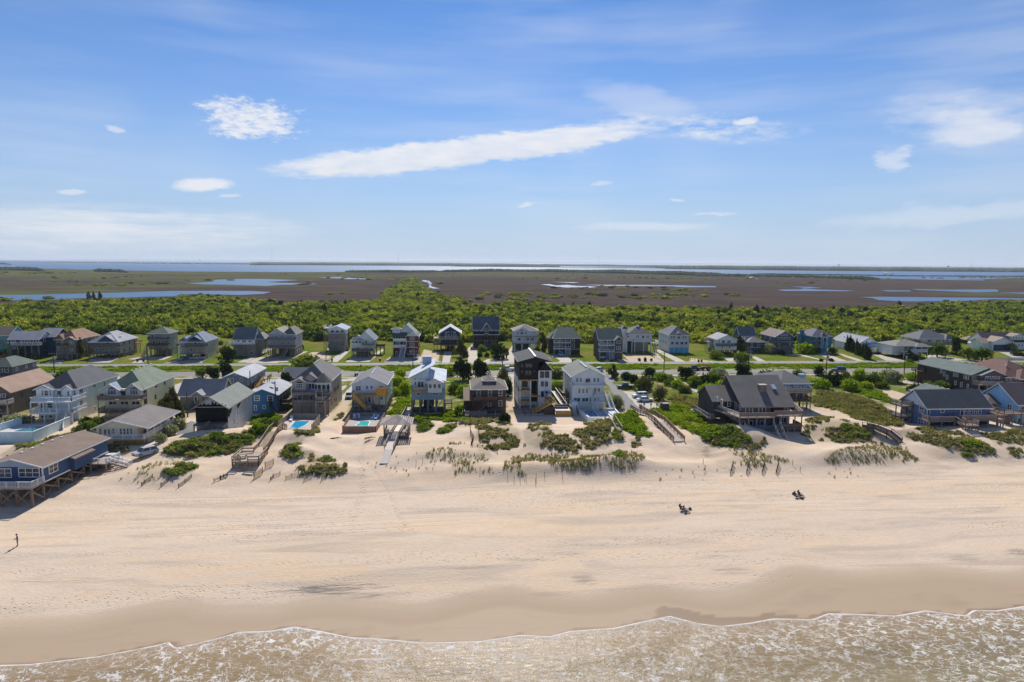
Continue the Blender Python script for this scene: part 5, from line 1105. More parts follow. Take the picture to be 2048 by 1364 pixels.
for zy in (530, 660): h.pdeck(1080, 1365, zy, .2, y1=1.6, mat=WHITE, rail=WHITE, style='s', posts=3, pm=WHITE)
h.row(440, 490, [(1140, 1240), (1280, 1350)], y=1.6); h.row(560, 620, [(1140, 1230)], y=1.6); h.door([(1290, 565, 1345, 655)], y=1.6); h.door([(1140, 745, 1190, 850)], y=1.6); h.stairs((h.x(1310, 660, -.2), -.4, h.z(662, -.4, 1310)), (h.x(1260, 850, -5), -5.6, 0), 1.9, WS, True, WHITE, 's'); h.sauto(b, (1.2, 4.2, 7.2), (3, 8))

h = House('house', 'navy gabled beach house with a wall of glass in its gable', 'F', 320, 715, 742, group=GB, depth=12); N = S('1d3858')
a, b, z0, z1 = h.body(320, 362, 715, 620, N, down=False); h.gable_y(a, b, 0, 12, z1, h.z(240, 0, 520), roofing('c3c3c6'), N, ov=.8); h.row(400, 455, [(410, 450), (470, 500), (530, 555), (580, 645)]); h.win([(410, 345, 462, 370), (480, 330, 500, 372), (533, 330, 552, 372), (575, 345, 630, 370)], bars=False); h.pdeck(315, 715, 492, 1.8, rail=PALEW); h.row(510, 570, [(325, 360), (390, 430), (525, 585), (640, 690)], fm=GREYWD)
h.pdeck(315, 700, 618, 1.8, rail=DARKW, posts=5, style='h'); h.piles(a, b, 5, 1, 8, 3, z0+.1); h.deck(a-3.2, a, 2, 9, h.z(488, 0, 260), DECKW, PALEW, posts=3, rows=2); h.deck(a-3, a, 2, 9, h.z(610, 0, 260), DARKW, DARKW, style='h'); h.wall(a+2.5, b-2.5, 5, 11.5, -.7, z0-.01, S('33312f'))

h = House('house', 'large brown shingle house with steep grey roof and central peaked dormer', 'F', 1000, 1505, 662, group=GB, depth=12); T = S('4d443d', shingle=True)
a, b, z0, z1 = h.body(1000, 290, 1505, 662, T); h.gable_x(a, b, 0, 12, z1, z1+5.2, roofing('63656c'), T, ov=.6); g0, g1 = h.x(1172, 280), h.x(1352, 280); h.gable_y(g0, g1, -.3, 5, z1-.1, h.z(172, -.3, 1260), roofing('63656c'), T); h.wall(g0, g1, -.3, 0, h.z(345, -.3, 1260), z1, T); h.win([(1200, 265, 1310, 345)], y=-.3, bars=False)
h.row(298, 335, [(1040, 1075), (1130, 1160), (1350, 1385), (1440, 1475)]); h.shed([(a-.4, -2, h.z(398, -2, 1260)), (b+.4, -2, h.z(398, -2, 1260)), (b+.4, 0, z1-1.5), (a-.4, 0, z1-1.5)], roofing('2e3640')); h.fascia([((a-.4, -2.05, h.z(404, -2, 1260)), (b+.4, -2.05, h.z(404, -2, 1260)))]); e0, e1 = h.x(1200, 400, -2.3), h.x(1320, 400, -2.3); h.gable_y(e0, e1, -2.3, 0, h.z(405, -2.3, 1260), h.z(372, -2.3, 1260), roofing('4a4d55'), T)
for i in range(6): h.part(MB().bar((a+.2+(b-a-.4)*i/5, -1.9, -.5), (a+.2+(b-a-.4)*i/5, -1.9, h.z(405, -2, 1260)), .22), 'post', DARKW)
h.pdeck(1000, 1500, 520, 1.8, rail=DARKW); h.row(440, 505, [(1040, 1080), (1120, 1160), (1225, 1280), (1350, 1390), (1440, 1480)], fm=GREYW); h.row(540, 610, [(1080, 1120), (1390, 1430)], fm=GREYW); h.door([(1230, 530, 1280, 620)]); h.stairs((h.x(1260, 600, -2), -2, 1.9), (h.x(1260, 700, -6), -6, 0), 2.2)

h = House('house', 'white stilted house with arched centre window and twin white balconies', 'G', 292, 775, 742, group=GB, depth=12)
a, b, z0, z1 = h.body(292, 325, 775, 590, S('c4c6cc'), down=False); h.hip(a, b, 0, 12, z1, z1+2.6, roofing('8a8180'), 'y'); h.gable_y(h.x(330, 300), h.x(590, 300), -.15, 4, z1-.2, h.z(240, 0, 445), roofing('8a8180'), S('ccd0d6')); h.win([(415, 297, 480, 328)], y=-.15, bars=False); h.row(350, 395, [(350, 380), (415, 480), (515, 545)], y=-.15); h.row(345, 390, [(655, 675), (695, 720)])
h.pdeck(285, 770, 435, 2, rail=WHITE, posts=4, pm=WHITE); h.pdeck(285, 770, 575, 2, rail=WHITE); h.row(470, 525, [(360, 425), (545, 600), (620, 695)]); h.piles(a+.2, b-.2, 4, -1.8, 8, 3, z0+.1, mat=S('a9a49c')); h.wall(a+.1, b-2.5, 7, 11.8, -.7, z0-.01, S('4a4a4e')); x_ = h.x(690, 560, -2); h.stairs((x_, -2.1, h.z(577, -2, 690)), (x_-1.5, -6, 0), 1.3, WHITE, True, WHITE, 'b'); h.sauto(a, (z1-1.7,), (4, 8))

h = House('house', 'dark shingle house with green roof and two stacked white porches and a broad white stair', 'G', 1048, 1640, 805, group=GB, depth=12); T = S('3a3331', shingle=True)
a, b, z0, z1 = h.body(1095, 468, 1640, 805, T); h.hip(a, b, -1.4, 12, z1, z1+4.2, RGN, 'x', 3.0); h.wall(h.x(1048, 600), a-.01, 3, 11, -.7, z1-.4, T); h.hip(h.x(1048, 600), a+2, 3, 11, z1-.4, z1+1.8, RGN, 'y'); x1_ = h.x(1445, 600)
for zy in (565, 690): h.pdeck(1100, 1445, zy, 1.4, mat=WHITE, rail=WHITE)
for i in range(4): h.part(MB().bar((a+.1+(x1_-a-.2)*i/3, -1.3, -.5), (a+.1+(x1_-a-.2)*i/3, -1.3, z1), .16), 'post', WHITE)
h.row(480, 520, [(1140, 1180), (1230, 1270), (1340, 1400)]); h.row(590, 640, [(1130, 1210), (1240, 1290)]); h.door([(1345, 590, 1400, 680)]); h.win([(1478, 585, 1530, 672), (1478, 490, 1530, 550)]); h.band((705,), x0=x1_); h.stairs((h.x(1390, 685, -1.5), -1.6, h.z(690, -1.4, 1390)), (h.x(1385, 840, -5.6), -5.6, 0), 2.0, WS, True, WHITE, 's')

h = House('house', 'purple brown shingle house with green roof, gabled bay and white front stair', 'H', 165, 605, 722, group=GB, depth=11); T = S('54464a', shingle=True)
a, b, z0, z1 = h.body(165, 365, 605, 722, T); h.gable_x(a, b, 0, 11, z1, z1+3.9, RGN, T); g0, g1 = h.x(465, 400, -1.5), h.x(605, 400, -1.5); h.wall(g0, g1, -1.5, 0, -.7, h.z(368, -1.5, 530), T); h.gable_y(g0, g1, -1.5, 5, h.z(372, -1.5, 530), h.z(312, -1.5, 530), RGN, T); h.win([(495, 378, 578, 442), (488, 492, 572, 555)], y=-1.5); h.band((600,), y=-1.5, x0=g0, x1=g1)
for zy, rm in ((470, WHITE), (585, WHITE)): h.pdeck(170, 462, zy, 1.6, mat=WHITE, rail=rm)
for i in range(3): h.part(MB().bar((a+.1+(g0-a-.3)*i/2, -1.5, -.5), (a+.1+(g0-a-.3)*i/2, -1.5, z1), .16), 'post', WHITE)
h.row(380, 430, [(200, 225), (235, 260), (330, 390)]); h.row(495, 545, [(200, 320)]); h.door([(350, 495, 400, 575)]); h.stairs((h.x(385, 580, -1.7), -1.7, h.z(585, -1.6, 385)), (h.x(395, 700, -5), -5, .4), 1.6, WS, True, WHITE, 's')

h = House('house', 'white hip roofed house with corner tower and open ground floor of white columns', 'H', 690, 1150, 602, group=GB, depth=13)
a, b, z0, z1 = h.body(690, 268, 1150, 395, WS, down=False); h.hip(a, b, -.6, 13, z1, z1+3.2, RG, 'y'); t0, t1 = h.x(600, 300, 1), h.x(692, 300, 1); h.wall(t0, t1, 1, 7, -.7, h.z(165, 1, 640), WS); h.hip(t0, t1, 1, 7, h.z(165, 1, 640), h.z(165, 1, 640)+1.3, RG, 'y', ov=.3); h.pdeck(800, 1155, 400, 1.8, mat=WHITE, rail=WHITE); h.row(290, 330, [(860, 885), (892, 912), (1050, 1072), (1080, 1100)]); h.door([(965, 290, 1010, 345)]); h.win([(690, 290, 730, 325)])
for xx in (685, 780, 830, 1000, 1130): h.part(MB().bar((h.x(xx, 500, -1), -1.0, -.6), (h.x(xx, 500, -1), -1.0, z0), .35), 'column', WHITE)
h.wall(h.x(830, 450, 4), b-.4, 4, 12.5, -.7, z0-.01, S('8f8a80')); h.wall(a+.2, h.x(770, 450, 3), 3, 12.5, -.7, z0-.01, S('3b443e')); h.chimney(h.x(885, 200, 5), 5, z1+1, z1+3.6, .9, .9, WS, False); h.vents([(h.x(785, 225, 2), 2, z1+1.4)]); h.stairs((b+1, 1, z0-.6), (b+1, -3.5, 0), 1.1, GREYW)

h = House('house', 'white house with arched dormer, white balcony and turquoise lattice base', 'H', 1460, 1840, 602, group=GB, depth=15)
a, b, z0, z1 = h.body(1460, 275, 1840, 505, S('cfd3d6')); h.hip(a, b, -1.4, 15, z1, z1+3.4, RG, 'y'); g0, g1 = h.x(1600, 250, -1), h.x(1700, 250, -1); h.wall(g0, g1, -1, 0, h.z(345, -1, 1650), z1+.05, WS); h.gable_y(g0, g1, -1.05, 4, z1+.1, h.z(215, -1, 1650), RG, WS); h.win([(1618, 252, 1685, 285)], y=-1.05, bars=False); h.door([(1622, 300, 1682, 350)], y=-1.0)
h.row(300, 345, [(1500, 1535), (1545, 1575), (1720, 1750), (1765, 1795)]); h.pdeck(1475, 1848, 392, 2.2, mat=WHITE, rail=WHITE, posts=5, pm=WHITE); h.row(405, 460, [(1505, 1560), (1590, 1650), (1680, 1740), (1760, 1820)]); h.pdeck(1475, 1840, 495, 2.2, mat=WHITE, rail=WHITE); h.wall(h.x(1480, 550, -2.1), h.x(1835, 550, -2.1), -2.1, -1.9, -.6, h.z(512, -2.1, 1650), S('4f97ad')); h.sauto(a, (z1-1.8, z1-4.4), (3, 7, 11))

h = House('house', 'white gabled cottage with dark deck and outside stair beside green bush', 'I', 502, 868, 640, group=GB, depth=11)
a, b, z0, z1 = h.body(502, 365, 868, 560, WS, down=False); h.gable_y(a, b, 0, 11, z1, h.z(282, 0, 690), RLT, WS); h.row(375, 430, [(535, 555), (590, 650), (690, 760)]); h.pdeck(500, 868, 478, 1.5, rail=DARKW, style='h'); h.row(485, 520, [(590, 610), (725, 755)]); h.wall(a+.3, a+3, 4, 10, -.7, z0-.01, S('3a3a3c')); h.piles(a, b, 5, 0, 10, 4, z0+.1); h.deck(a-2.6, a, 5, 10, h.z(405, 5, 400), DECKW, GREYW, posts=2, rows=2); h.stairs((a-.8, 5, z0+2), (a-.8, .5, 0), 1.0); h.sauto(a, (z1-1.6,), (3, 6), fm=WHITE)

h = House('house', 'dark clapboard house with grey dormered upper storey and low porch wing', 'I', 940, 1390, 605, group=GB, depth=11); T = S('3f454e')
a, b, z0, z1 = h.body(1080, 405, 1390, 605, T, y1=6); h.hip(a, b, -.4, 6.5, z1, z1+1.9, roofing('77716c'), 'x'); m0, m1 = h.x(935, 300, 7), h.x(1205, 300, 7); zz = h.z(278, 7, 1070); h.wall(m0, m1, 7, 13, -.7, zz, S('3a4b5c')); h.wall(m0, m1, 6.85, 7, h.z(330, 7, 1070), zz, WS); h.gable_x(m0, m1, 7, 13, zz, zz+3.2, roofing('6c7074'), S('3a4b5c'), ov=.6); h.row(285, 325, [(985, 1015), (1035, 1060), (1085, 1105), (1140, 1165)], y=6.85)
h.deck(m0-.5, a+.6, 3.5, 7, h.z(375, 5, 1020), WHITE, WHITE, style='s'); h.win([(1255, 418, 1340, 490)]); h.wall(m0, a-.01, 4, 6.9, -.7, h.z(390, 4, 1020), T); h.door([(1135, 425, 1165, 500)]); h.stairs((h.x(1085, 470), -.3, 2.3), (h.x(1130, 600, -3), -3, 0), 1.1, GREYW); h.band((515,), x0=a, x1=b)

h = House('house', 'slate blue shingle house with four arched gable windows and dark decks', 'I', 1580, 1922, 615, group=GB, depth=14); T = S('4d5a68', shingle=True)
a, b, z0, z1 = h.body(1580, 312, 1922, 530, T); h.gable_y(a, b, 0, 14, z1, h.z(205, 0, 1755), roofing('7d6f69'), T); h.win([(1680, 262, 1705, 295), (1718, 248, 1742, 295), (1757, 248, 1780, 295), (1792, 262, 1818, 295)], bars=False); h.row(320, 365, [(1630, 1660), (1690, 1730), (1750, 1815), (1840, 1865)]); h.pdeck(1600, 1945, 402, 1.9, rail=GREYWD); h.row(430, 480, [(1645, 1675), (1845, 1875)]); h.pdeck(1600, 1945, 520, 1.9, rail=GREYWD, posts=6, style='s'); h.sauto(a, (z1-2, z1-5), (4, 9)); h.stairs((h.x(1780, 530, -2), -2, z0+2.4), (h.x(1830, 615, -5), -5, 0), 1.2)

h = House('house', 'teal hip roofed house with white edged stair tower and tall side chimney', 'J', 592, 960, 610, group=GB, depth=13); T = S('2f6a80')
a, b, z0, z1 = h.body(592, 298, 960, 525, T, down=False); h.hip(a, b, 0, 13, z1, z1+2.8, roofing('666272'), 'y'); c0, c1 = h.x(772, 400, -1.3), h.x(880, 400, -1.3); h.wall(c0, c1, -1.3, 0, -.7, h.z(315, -1.3, 830), T); h.hip(c0, c1, -1.3, 2, h.z(312, -1.3, 830), z1+1.6, roofing('666272'), 'y', ov=.25)
for xx in (765, 800, 862, 885): h.part(MB().box(h.x(xx, 400, -1.35), h.x(xx, 400, -1.35)+.14, -1.36, -1.29, z0, z1-.3), 'trim', WHITE)
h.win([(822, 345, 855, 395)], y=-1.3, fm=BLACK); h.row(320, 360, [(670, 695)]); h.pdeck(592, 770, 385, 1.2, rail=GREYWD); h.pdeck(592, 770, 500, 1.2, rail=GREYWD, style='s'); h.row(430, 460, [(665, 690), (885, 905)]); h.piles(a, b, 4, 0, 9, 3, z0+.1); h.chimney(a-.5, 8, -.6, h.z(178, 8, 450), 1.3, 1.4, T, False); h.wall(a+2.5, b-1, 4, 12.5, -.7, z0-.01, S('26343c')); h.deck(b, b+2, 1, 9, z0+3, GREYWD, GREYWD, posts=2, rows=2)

h = House('house', 'white house with long pale grey roof and blue balcony behind dark cedar hedge', 'J', 1430, 1780, 600, group=GB, depth=20)
a, b, z0, z1 = h.body(1430, 452, 1780, 600, WS); h.gable_y(a, b, 0, 20, z1, h.z(322, 0, 1645), RLT, WS, xr=h.x(1645, 322), zer=z1+.9); h.row(398, 440, [(1605, 1625), (1680, 1710)]); h.pdeck(1590, 1822, 495, 2.2, mat=S('5f86b4'), rail=S('5f86b4'), style='s', posts=3, pm=S('5f86b4')); h.row(500, 540, [(1550, 1575), (1640, 1660)]); xr_ = h.x(1645, 322); h.vents([(xr_, 1.5+2.1*i, h.z(322, 0, 1645)+.2) for i in range(8)])

h = House('house', 'low white house with white railed deck on pilings and roof vents', 'K', 560, 972, 772, group=GB, depth=12)
a, b, z0, z1 = h.body(560, 525, 972, 650, WS, down=False); h.wall(a-5.5, a-.01, 2, 12, 1.2, z1-.2, WS); h.hip(a-5.5, b, -.3, 12, z1, z1+2.1, roofing('7f7d76'), 'x'); h.hip(a+3, b+.2, -1.5, 3, z1-.1, z1+1.0, roofing('7f7d76'), 'x'); h.row(540, 595, [(575, 680), (740, 835), (865, 965)], fm=GREYW); h.row(540, 590, [(695, 715), (840, 852)]); h.pdeck(490, 985, 648, 1.8, mat=WHITE, rail=WHITE, posts=5); h.piles(a, b, 4, 0, 9, 3, z0+.1); h.stairs((h.x(700, 650, -2), -2.2, h.z(650, -1.8, 700)), (h.x(800, 770, -4), -4, 0), 1.2, WHITE, True, WHITE, 'b'); h.swin(a-5.5, [(440, 520, 470, 570)]); h.vents([(a+.5+2.6*i, 5.5, z1+2.0) for i in range(4)])

h = House('house', 'cream house with wide slate hip roof set back behind wind shaped trees', 'K', 885, 1480, 665, group=GB, depth=13); T = S('c7bf9d')
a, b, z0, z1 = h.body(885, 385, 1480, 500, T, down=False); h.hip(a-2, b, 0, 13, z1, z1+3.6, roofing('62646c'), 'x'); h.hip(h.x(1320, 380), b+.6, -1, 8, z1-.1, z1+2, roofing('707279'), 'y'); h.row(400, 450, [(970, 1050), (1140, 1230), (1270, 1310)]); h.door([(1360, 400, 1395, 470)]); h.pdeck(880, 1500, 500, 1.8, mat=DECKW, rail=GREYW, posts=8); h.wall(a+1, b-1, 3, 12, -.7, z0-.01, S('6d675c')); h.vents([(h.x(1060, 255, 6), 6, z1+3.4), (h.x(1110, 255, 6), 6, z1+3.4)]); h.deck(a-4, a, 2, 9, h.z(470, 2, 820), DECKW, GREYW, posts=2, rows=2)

h = House('house', 'white house with gabled double garage, purple brown roof and long dormer', 'L', 1335, 2150, 690, group=GB, depth=12)
a, b, z0, z1 = h.body(1335, 492, 1762, 690, S('c9d0da'), y1=9); h.gable_y(a, b, 0, 9, z1, h.z(398, 0, 1555), roofing('9a8676'), S('c9d0da')); h.part(MB().box(h.x(1350, 620), h.x(1750, 620), -.06, .06, -.1, h.z(560, 0, 1555)), 'garage_door', S('2f3a46', lap=.5)); m1 = h.x(2150, 600, 3); h.wall(b, m1, 3, 12, -.7, h.z(525, 3, 1900), S('c9d0da')); h.gable_x(a-.5, m1, 3.4, 15, h.z(505, 3, 1900), h.z(290, 9, 1600), roofing('5f5358'), S('c9d0da'))
d0, d1 = h.x(1770, 400, 4), h.x(2060, 400, 4); h.wall(d0, d1, 4, 8, h.z(450, 4, 1900), h.z(370, 4, 1900), WS); h.gable_y(d0, d1, 3.9, 9, h.z(372, 4, 1900), h.z(318, 4, 1900), roofing('9a8676'), WS); h.row(385, 430, [(1785, 1825), (1850, 1890), (1915, 1950), (1985, 2020)], y=3.9); h.row(540, 600, [(1785, 1825), (1845, 1885), (1915, 1950), (1985, 2020)], y=3); w0 = h.x(1090, 560, 2); h.wall(w0, a-.01, 2, 9, -.7, h.z(515, 2, 1200), WS); h.gable_x(w0, a, 2, 9, h.z(515, 2, 1200), h.z(515, 2, 1200)+1.6, roofing('9a8676'), WS); h.row(565, 585, [(1120, 1160), (1180, 1220), (1260, 1300)], y=2)
# thatched looking open pavilion behind the camper
h = House('pavilion', 'open pavilion with brown hip roof standing behind the white camper', 'L', 790, 1075, 560, cat='pavilion', depth=7)
zt = h.z(460, 0, 930); h.hip(h.x0, h.x1, 0, 7, zt, zt+1.9, roofing('8b7d6c'), 'x', trim=False); h.piles(h.x0+.3, h.x1-.3, 3, .3, 6.7, 2, zt, mat=DARKW)

# ================================================================ oceanfront row
GF = 'houses of the oceanfront row'
# blue house out on the open sand
zf = 2.5
h = House('house', 'blue one storey house with brown roof raised on braced pilings over bare sand', 'FC', -185, 605, 1000, zb=zf, rot=-4, group=GF, depth=19); N = S('2b4566'); N2 = S('1f3350')
zfl = h.z(790, 0, 600); z1 = h.z(575, 0, 600); a, b = h.x0, h.x1
h.wall(a, b, 0, 19, zfl, z1, N); zr = h.z(470, 0, 210); h.gable_y(a, b, 0, 19, z1, zr, roofing('7d6a5e'), S('8fa0b4')); h.wall(b, b+.9, 7.2, 12.6, zfl, z1-.5, N); h.shed([(b-.6, 6.8, z1+.1), (b+1.3, 6.8, z1-.55), (b+1.3, 13, z1-.55), (b-.6, 13, z1+.1)], roofing('7d6a5e'))
h.win([(255, 580, 545, 712), (-120, 590, 160, 718)], y=-.01, split=3); h.swin(b, [(650, 520, 795, 650), (1130, 330, 1180, 420)])
h.part(MB().box(b-.02, b+.06, 0, 19, zfl-.05, zfl+.18), 'trim', WHITE); h.part(MB().box(b-.08, b+.09, -.08, .1, zfl, z1), 'trim', WHITE)
dk = h.pdeck(-260, 425, 858, 3.4, mat=DECKW, rail=WHITE, sides='flr'); h.piles(a, b-.1, 5, .1, 18.6, 6, zfl, .16, zb=-2.6); h.piles(a, dk[1]-.1, 5, -3.2, -3.2, 1, dk[2]-.3, .16, zb=-2.8)
xs5 = [a+(b-.1-a)*i/4 for i in range(5)]
for i in range(4):
    for yy in (-3.2, .1, 7.5): h.part(MB().bar((xs5[i], yy-.2, .1), (xs5[i+1], yy-.2, zfl-.4), .08, .26).bar((xs5[i], yy-.3, zfl-.4), (xs5[i+1], yy-.3, .1), .08, .26), 'brace', PILE)
ys6 = [.1+18.5*i/5 for i in range(6)]
for i in range(5): h.part(MB().bar((b+.1, ys6[i], .3), (b+.1, ys6[i+1], zfl-.4), .08, .24).bar((b+.2, ys6[i], zfl-.4), (b+.2, ys6[i+1], .9), .08, .24), 'brace', PILE)
h.part(MB().bar((dk[1], -3.2, zfl-.5), (b, .1, .1), .08, .26), 'brace', PILE)
h.deck(b+.02, b+3.2, 12.8, 17.6, zfl-.5, DECKW, WHITE, sides='fr', posts=2, rows=1); h.stairs((b+3.2, 14.6, zfl-.6), (b+6.6, 14.6, 1.2), 1.4, DECKW, True, WHITE, 'b')
h.vents([(-1.2, 4+2.7*i, zr-.1) for i in range(5)]); h.wall(b-6, b-.05, 14, 18.9, .3, zfl-.01, N)
# houses at the edge of the picture behind it
h = House('house', 'grey shingle house with green grey hip roof and white framed windows by the highway', 'FA', -230, 182, 470, group=GF, depth=13); T = S('5c5960', shingle=True)
a, b, z0, z1 = h.body(-230, 258, 182, 470, T); h.hip(a, b, 0, 13, z1, z1+2.6, RGN, 'y', trim=DARKW); h.row(260, 340, [(70, 130), (-20, 40)]); h.sauto(b, (z1-1.6,), (2, 7, 11), 1.1, 1.1); h.sauto(b, (z1-4.4,), (2, 10), .9, 1.2); h.pdeck(-200, 180, 400, 1.6, rail=DARKW, posts=4)
h = House('house', 'weathered grey house with plain tan roof beside the white pool house', 'FA', -330, 185, 985, group=GF, depth=19); T = S('5d554e', shingle=True)
a, b, z0, z1 = h.body(-330, 640, 165, 985, T); h.gable_y(a, b, 0, 19, z1, z1+2.9, roofing('a08472'), T, trim=GREYW); h.sauto(b, (z1-2.2,), (4, 9), .9, 1.2, DARKW); h.sauto(b, (z1-4.8,), (6,), .9, 1.2, DARKW); h.pdeck(-330, 110, 820, 2.6, rail=PALEW, posts=4, style='h'); h.row(660, 720, [(-60, 20), (40, 90)]); h.pdeck(-330, 60, 960, 2.6, rail=GREYW)
# white pool house
h = House('house', 'large white house with three decks, double front gables and walled turquoise pool', 'FA', 575, 1180, 1052, group=GF, depth=20); T = S('c3cfd4'); WR = roofing('54555c')
a, b, z0, z1 = h.body(575, 585, 1180, 1052, T); h.hip(a+.3, b, 0, 20, z1, z1+3.6, WR, 'y'); g0, g1 = h.x(590, 560), h.x(825, 560); h.gable_y(g0-.2, g1, -.9, 6, z1, h.z(537, -.9, 705), WR, T); h.wall(g0-.2, g1, -.9, 0, h.z(800, -.9, 705), z1, T); h.win([(655, 553, 748, 580)], y=-.9, bars=False); h.win([(632, 612, 658, 690), (672, 610, 738, 695), (752, 612, 780, 690)], y=-.9)
g2, g3 = h.x(965, 560), h.x(1100, 560); h.gable_y(g2, g3, -.5, 6, z1, h.z(540, -.5, 1030), WR, T); h.wall(g2, g3, -.5, 0, h.z(700, -.5, 1030), z1, T); h.win([(1015, 620, 1060, 705)], y=-.5); h.win([(1112, 612, 1158, 690)]); h.door([(862, 612, 940, 710)]); h.swin(b, [(1195, 590, 1258, 690), (1412, 520, 1450, 575), (1570, 475, 1590, 550), (1200, 758, 1252, 855), (1430, 850, 1448, 915)])
d1 = h.pdeck(445, 1045, 785, 4.2, mat=WHITE, rail=WHITE, posts=4, pm=WHITE, sides='fl'); d2 = h.pdeck(455, 1045, 955, 4.2, mat=WHITE, rail=WHITE, sides='fl'); h.deck(d1[1]-.02, b+.9, -4.2, 2.5, d1[2]-.006, WHITE, WHITE, sides='fr'); h.deck(d2[1]-.02, b+.9, -4.2, 2.5, d2[2]-.006, WHITE, WHITE, sides='fr', posts=3, pm=WHITE)
h.row(800, 880, [(610, 690), (715, 800), (830, 870)]); h.row(985, 1030, [(620, 700), (740, 800)]); h.stairs((h.x(960, 900, -4), -4.4, d2[2]), (h.x(860, 1110, -11), -10.5, -.3), 1.7, PALEW, True, WHITE, 's'); h.part(MB().box(b-.01, b+.06, 1.6, 6.0, 0, 2.4), 'garage_door', S('b8b4b0', lap=.5))
# cream house with twin arched windows
h = House('house', 'cream house with green roof and two arched gable windows over a timber deck', 'FB', 215, 785, 860, group=GF, depth=20); T = S('cfc9a4'); GR = roofing('76806f')
a, b, z0, z1 = h.body(215, 440, 785, 860, T); g0, gm, g1 = h.x(205, 420), h.x(440, 420), h.x(560, 420); h.hip(a, b, 1.2, 20, z1-.05, z1+3.7, GR, 'y'); h.gable_y(a, h.x(440, 430), -.4, 7, z1-.05, h.z(368, -.4, 322), roofing('8f9bb0'), S('c7c8bd')); h.gable_y(h.x(560, 430), b, -.4, 7, z1-.05, h.z(362, -.4, 665), GR, S('c7c8bd')); h.wall(a, h.x(440, 430), -.4, 0, h.z(560, -.4, 300), z1-.06, S('c7c8bd')); h.wall(h.x(560, 430), b, -.4, 0, h.z(560, -.4, 700), z1-.06, S('c7c8bd'))
for x0_, x1_ in ((268, 398), (602, 730)):
    h.win([(x0_, 445, x1_, 522)], y=-.4, split=3); r0, r1, q0, q1 = h.rect(x0_, 410, x1_, 445, -.4); arch = MB(); n = 10
    arch.prism([((r0+r1)/2+(r1-r0)/2*math.cos(math.pi*i/n), q0+(q1-q0)*math.sin(math.pi*i/n)) for i in range(n+1)], -.46, -.38); h.part(arch, 'arched_pane', GLASS)
h.door([(455, 460, 550, 545)]); d = h.pdeck(105, 780, 600, 3.2, mat=DECKW, rail=GREYWD, style='s', posts=5); h.row(620, 680, [(285, 405), (460, 590), (630, 760)]); h.pdeck(120, 700, 790, 3.2, mat=GREYWD, rail=GREYWD, style='h'); h.swin(b, [(805, 420, 852, 510), (982, 350, 1015, 415), (1118, 305, 1138, 375), (815, 585, 862, 670), (980, 525, 1000, 595)], fm=GREYWD); h.vents([(0, 6+2.2*i, z1+3.6) for i in range(6)])
# single storey cream cottage
h = House('house', 'single storey cream cottage with grey gable roof and white railed deck above a plywood skirt', 'FB', 115, 885, 1305, zb=3.9, group=GF, depth=15); T = S('cfc7ab')
zfl = h.z(1165, 0, 500); z1 = h.z(1022, 0, 500); a, b = h.x0, h.x1; bw = h.x(715, 1080); h.wall(a, bw, 0, 15, zfl, z1, T); h.wall(bw, b-1.6, 3, 15, zfl, z1, T); h.gable_y(a, b, -.3, 15, z1, h.z(922, -.3, 385), roofing('77706d'), T, xr=h.x(385, 922), ov=.7)
h.win([(140, 1035, 175, 1140), (340, 1035, 372, 1120), (452, 1035, 488, 1135), (505, 1035, 540, 1135), (558, 1035, 592, 1135), (610, 1035, 640, 1135)]); h.door([(212, 1045, 252, 1150), (270, 1045, 310, 1150)]); h.win([(740, 1040, 870, 1140)], y=3)
h.deck(a-.3, b, -1.9, 0, zfl, DECKW, WHITE, sides='fl'); h.deck(bw, b+.2, -1.895, 13, zfl-.005, DECKW, WHITE, sides='r')
for i in range(5): h.part(MB().bar((b, -.1+3.2*i, zfl), (b, -.1+3.2*i, z1), .2), 'post', WHITE)
h.wall(a+3.4, b-.4, -.6, 14.5, -.6, zfl-.35, S('a8863a', lap=1.2), 'skirt'); h.wall(b-.3, b-.05, 0, 14, -.6, zfl-.35, S('5f7385'), 'skirt'); h.piles(a, b, 6, -1.7, -1.7, 1, zfl-.1); h.deck(a-4, a-.32, -1.0, 3.4, zfl-.2, DECKW, WHITE, sides='fl', posts=2)
# grey cottage, blue grey house behind, burnt house, teal house
h = House('house', 'grey one storey cottage with long grey roof and small gabled entry', 'FD', 155, 770, 790, group=GF, depth=9); T = S('8a8781')
a, b, z0, z1 = h.body(155, 605, 770, 790, T); h.gable_x(a, b, 0, 9, z1, z1+3.4, roofing('7c7f84'), T, ov=.6); e0, e1 = h.x(350, 620, -1.6), h.x(480, 620, -1.6); h.wall(e0, e1, -1.6, 0, -.7, h.z(600, -1.6, 415), T); h.gable_y(e0, e1, -1.6, 2, h.z(602, -1.6, 415), h.z(555, -1.6, 415), roofing('9a9c9e'), T); h.door([(368, 630, 418, 725)], y=-1.6); h.row(612, 665, [(235, 270), (295, 330), (530, 580), (590, 635)]); h.stairs((h.x(390, 740, -1.8), -1.8, 1.2), (h.x(360, 800, -4), -4, 0), 1.2, DARKW)
h = House('house', 'blue grey gabled cottage on low pilings beside the highway turnout', 'FD', 815, 1178, 560, group=GF, depth=19); T = S('6a7690')
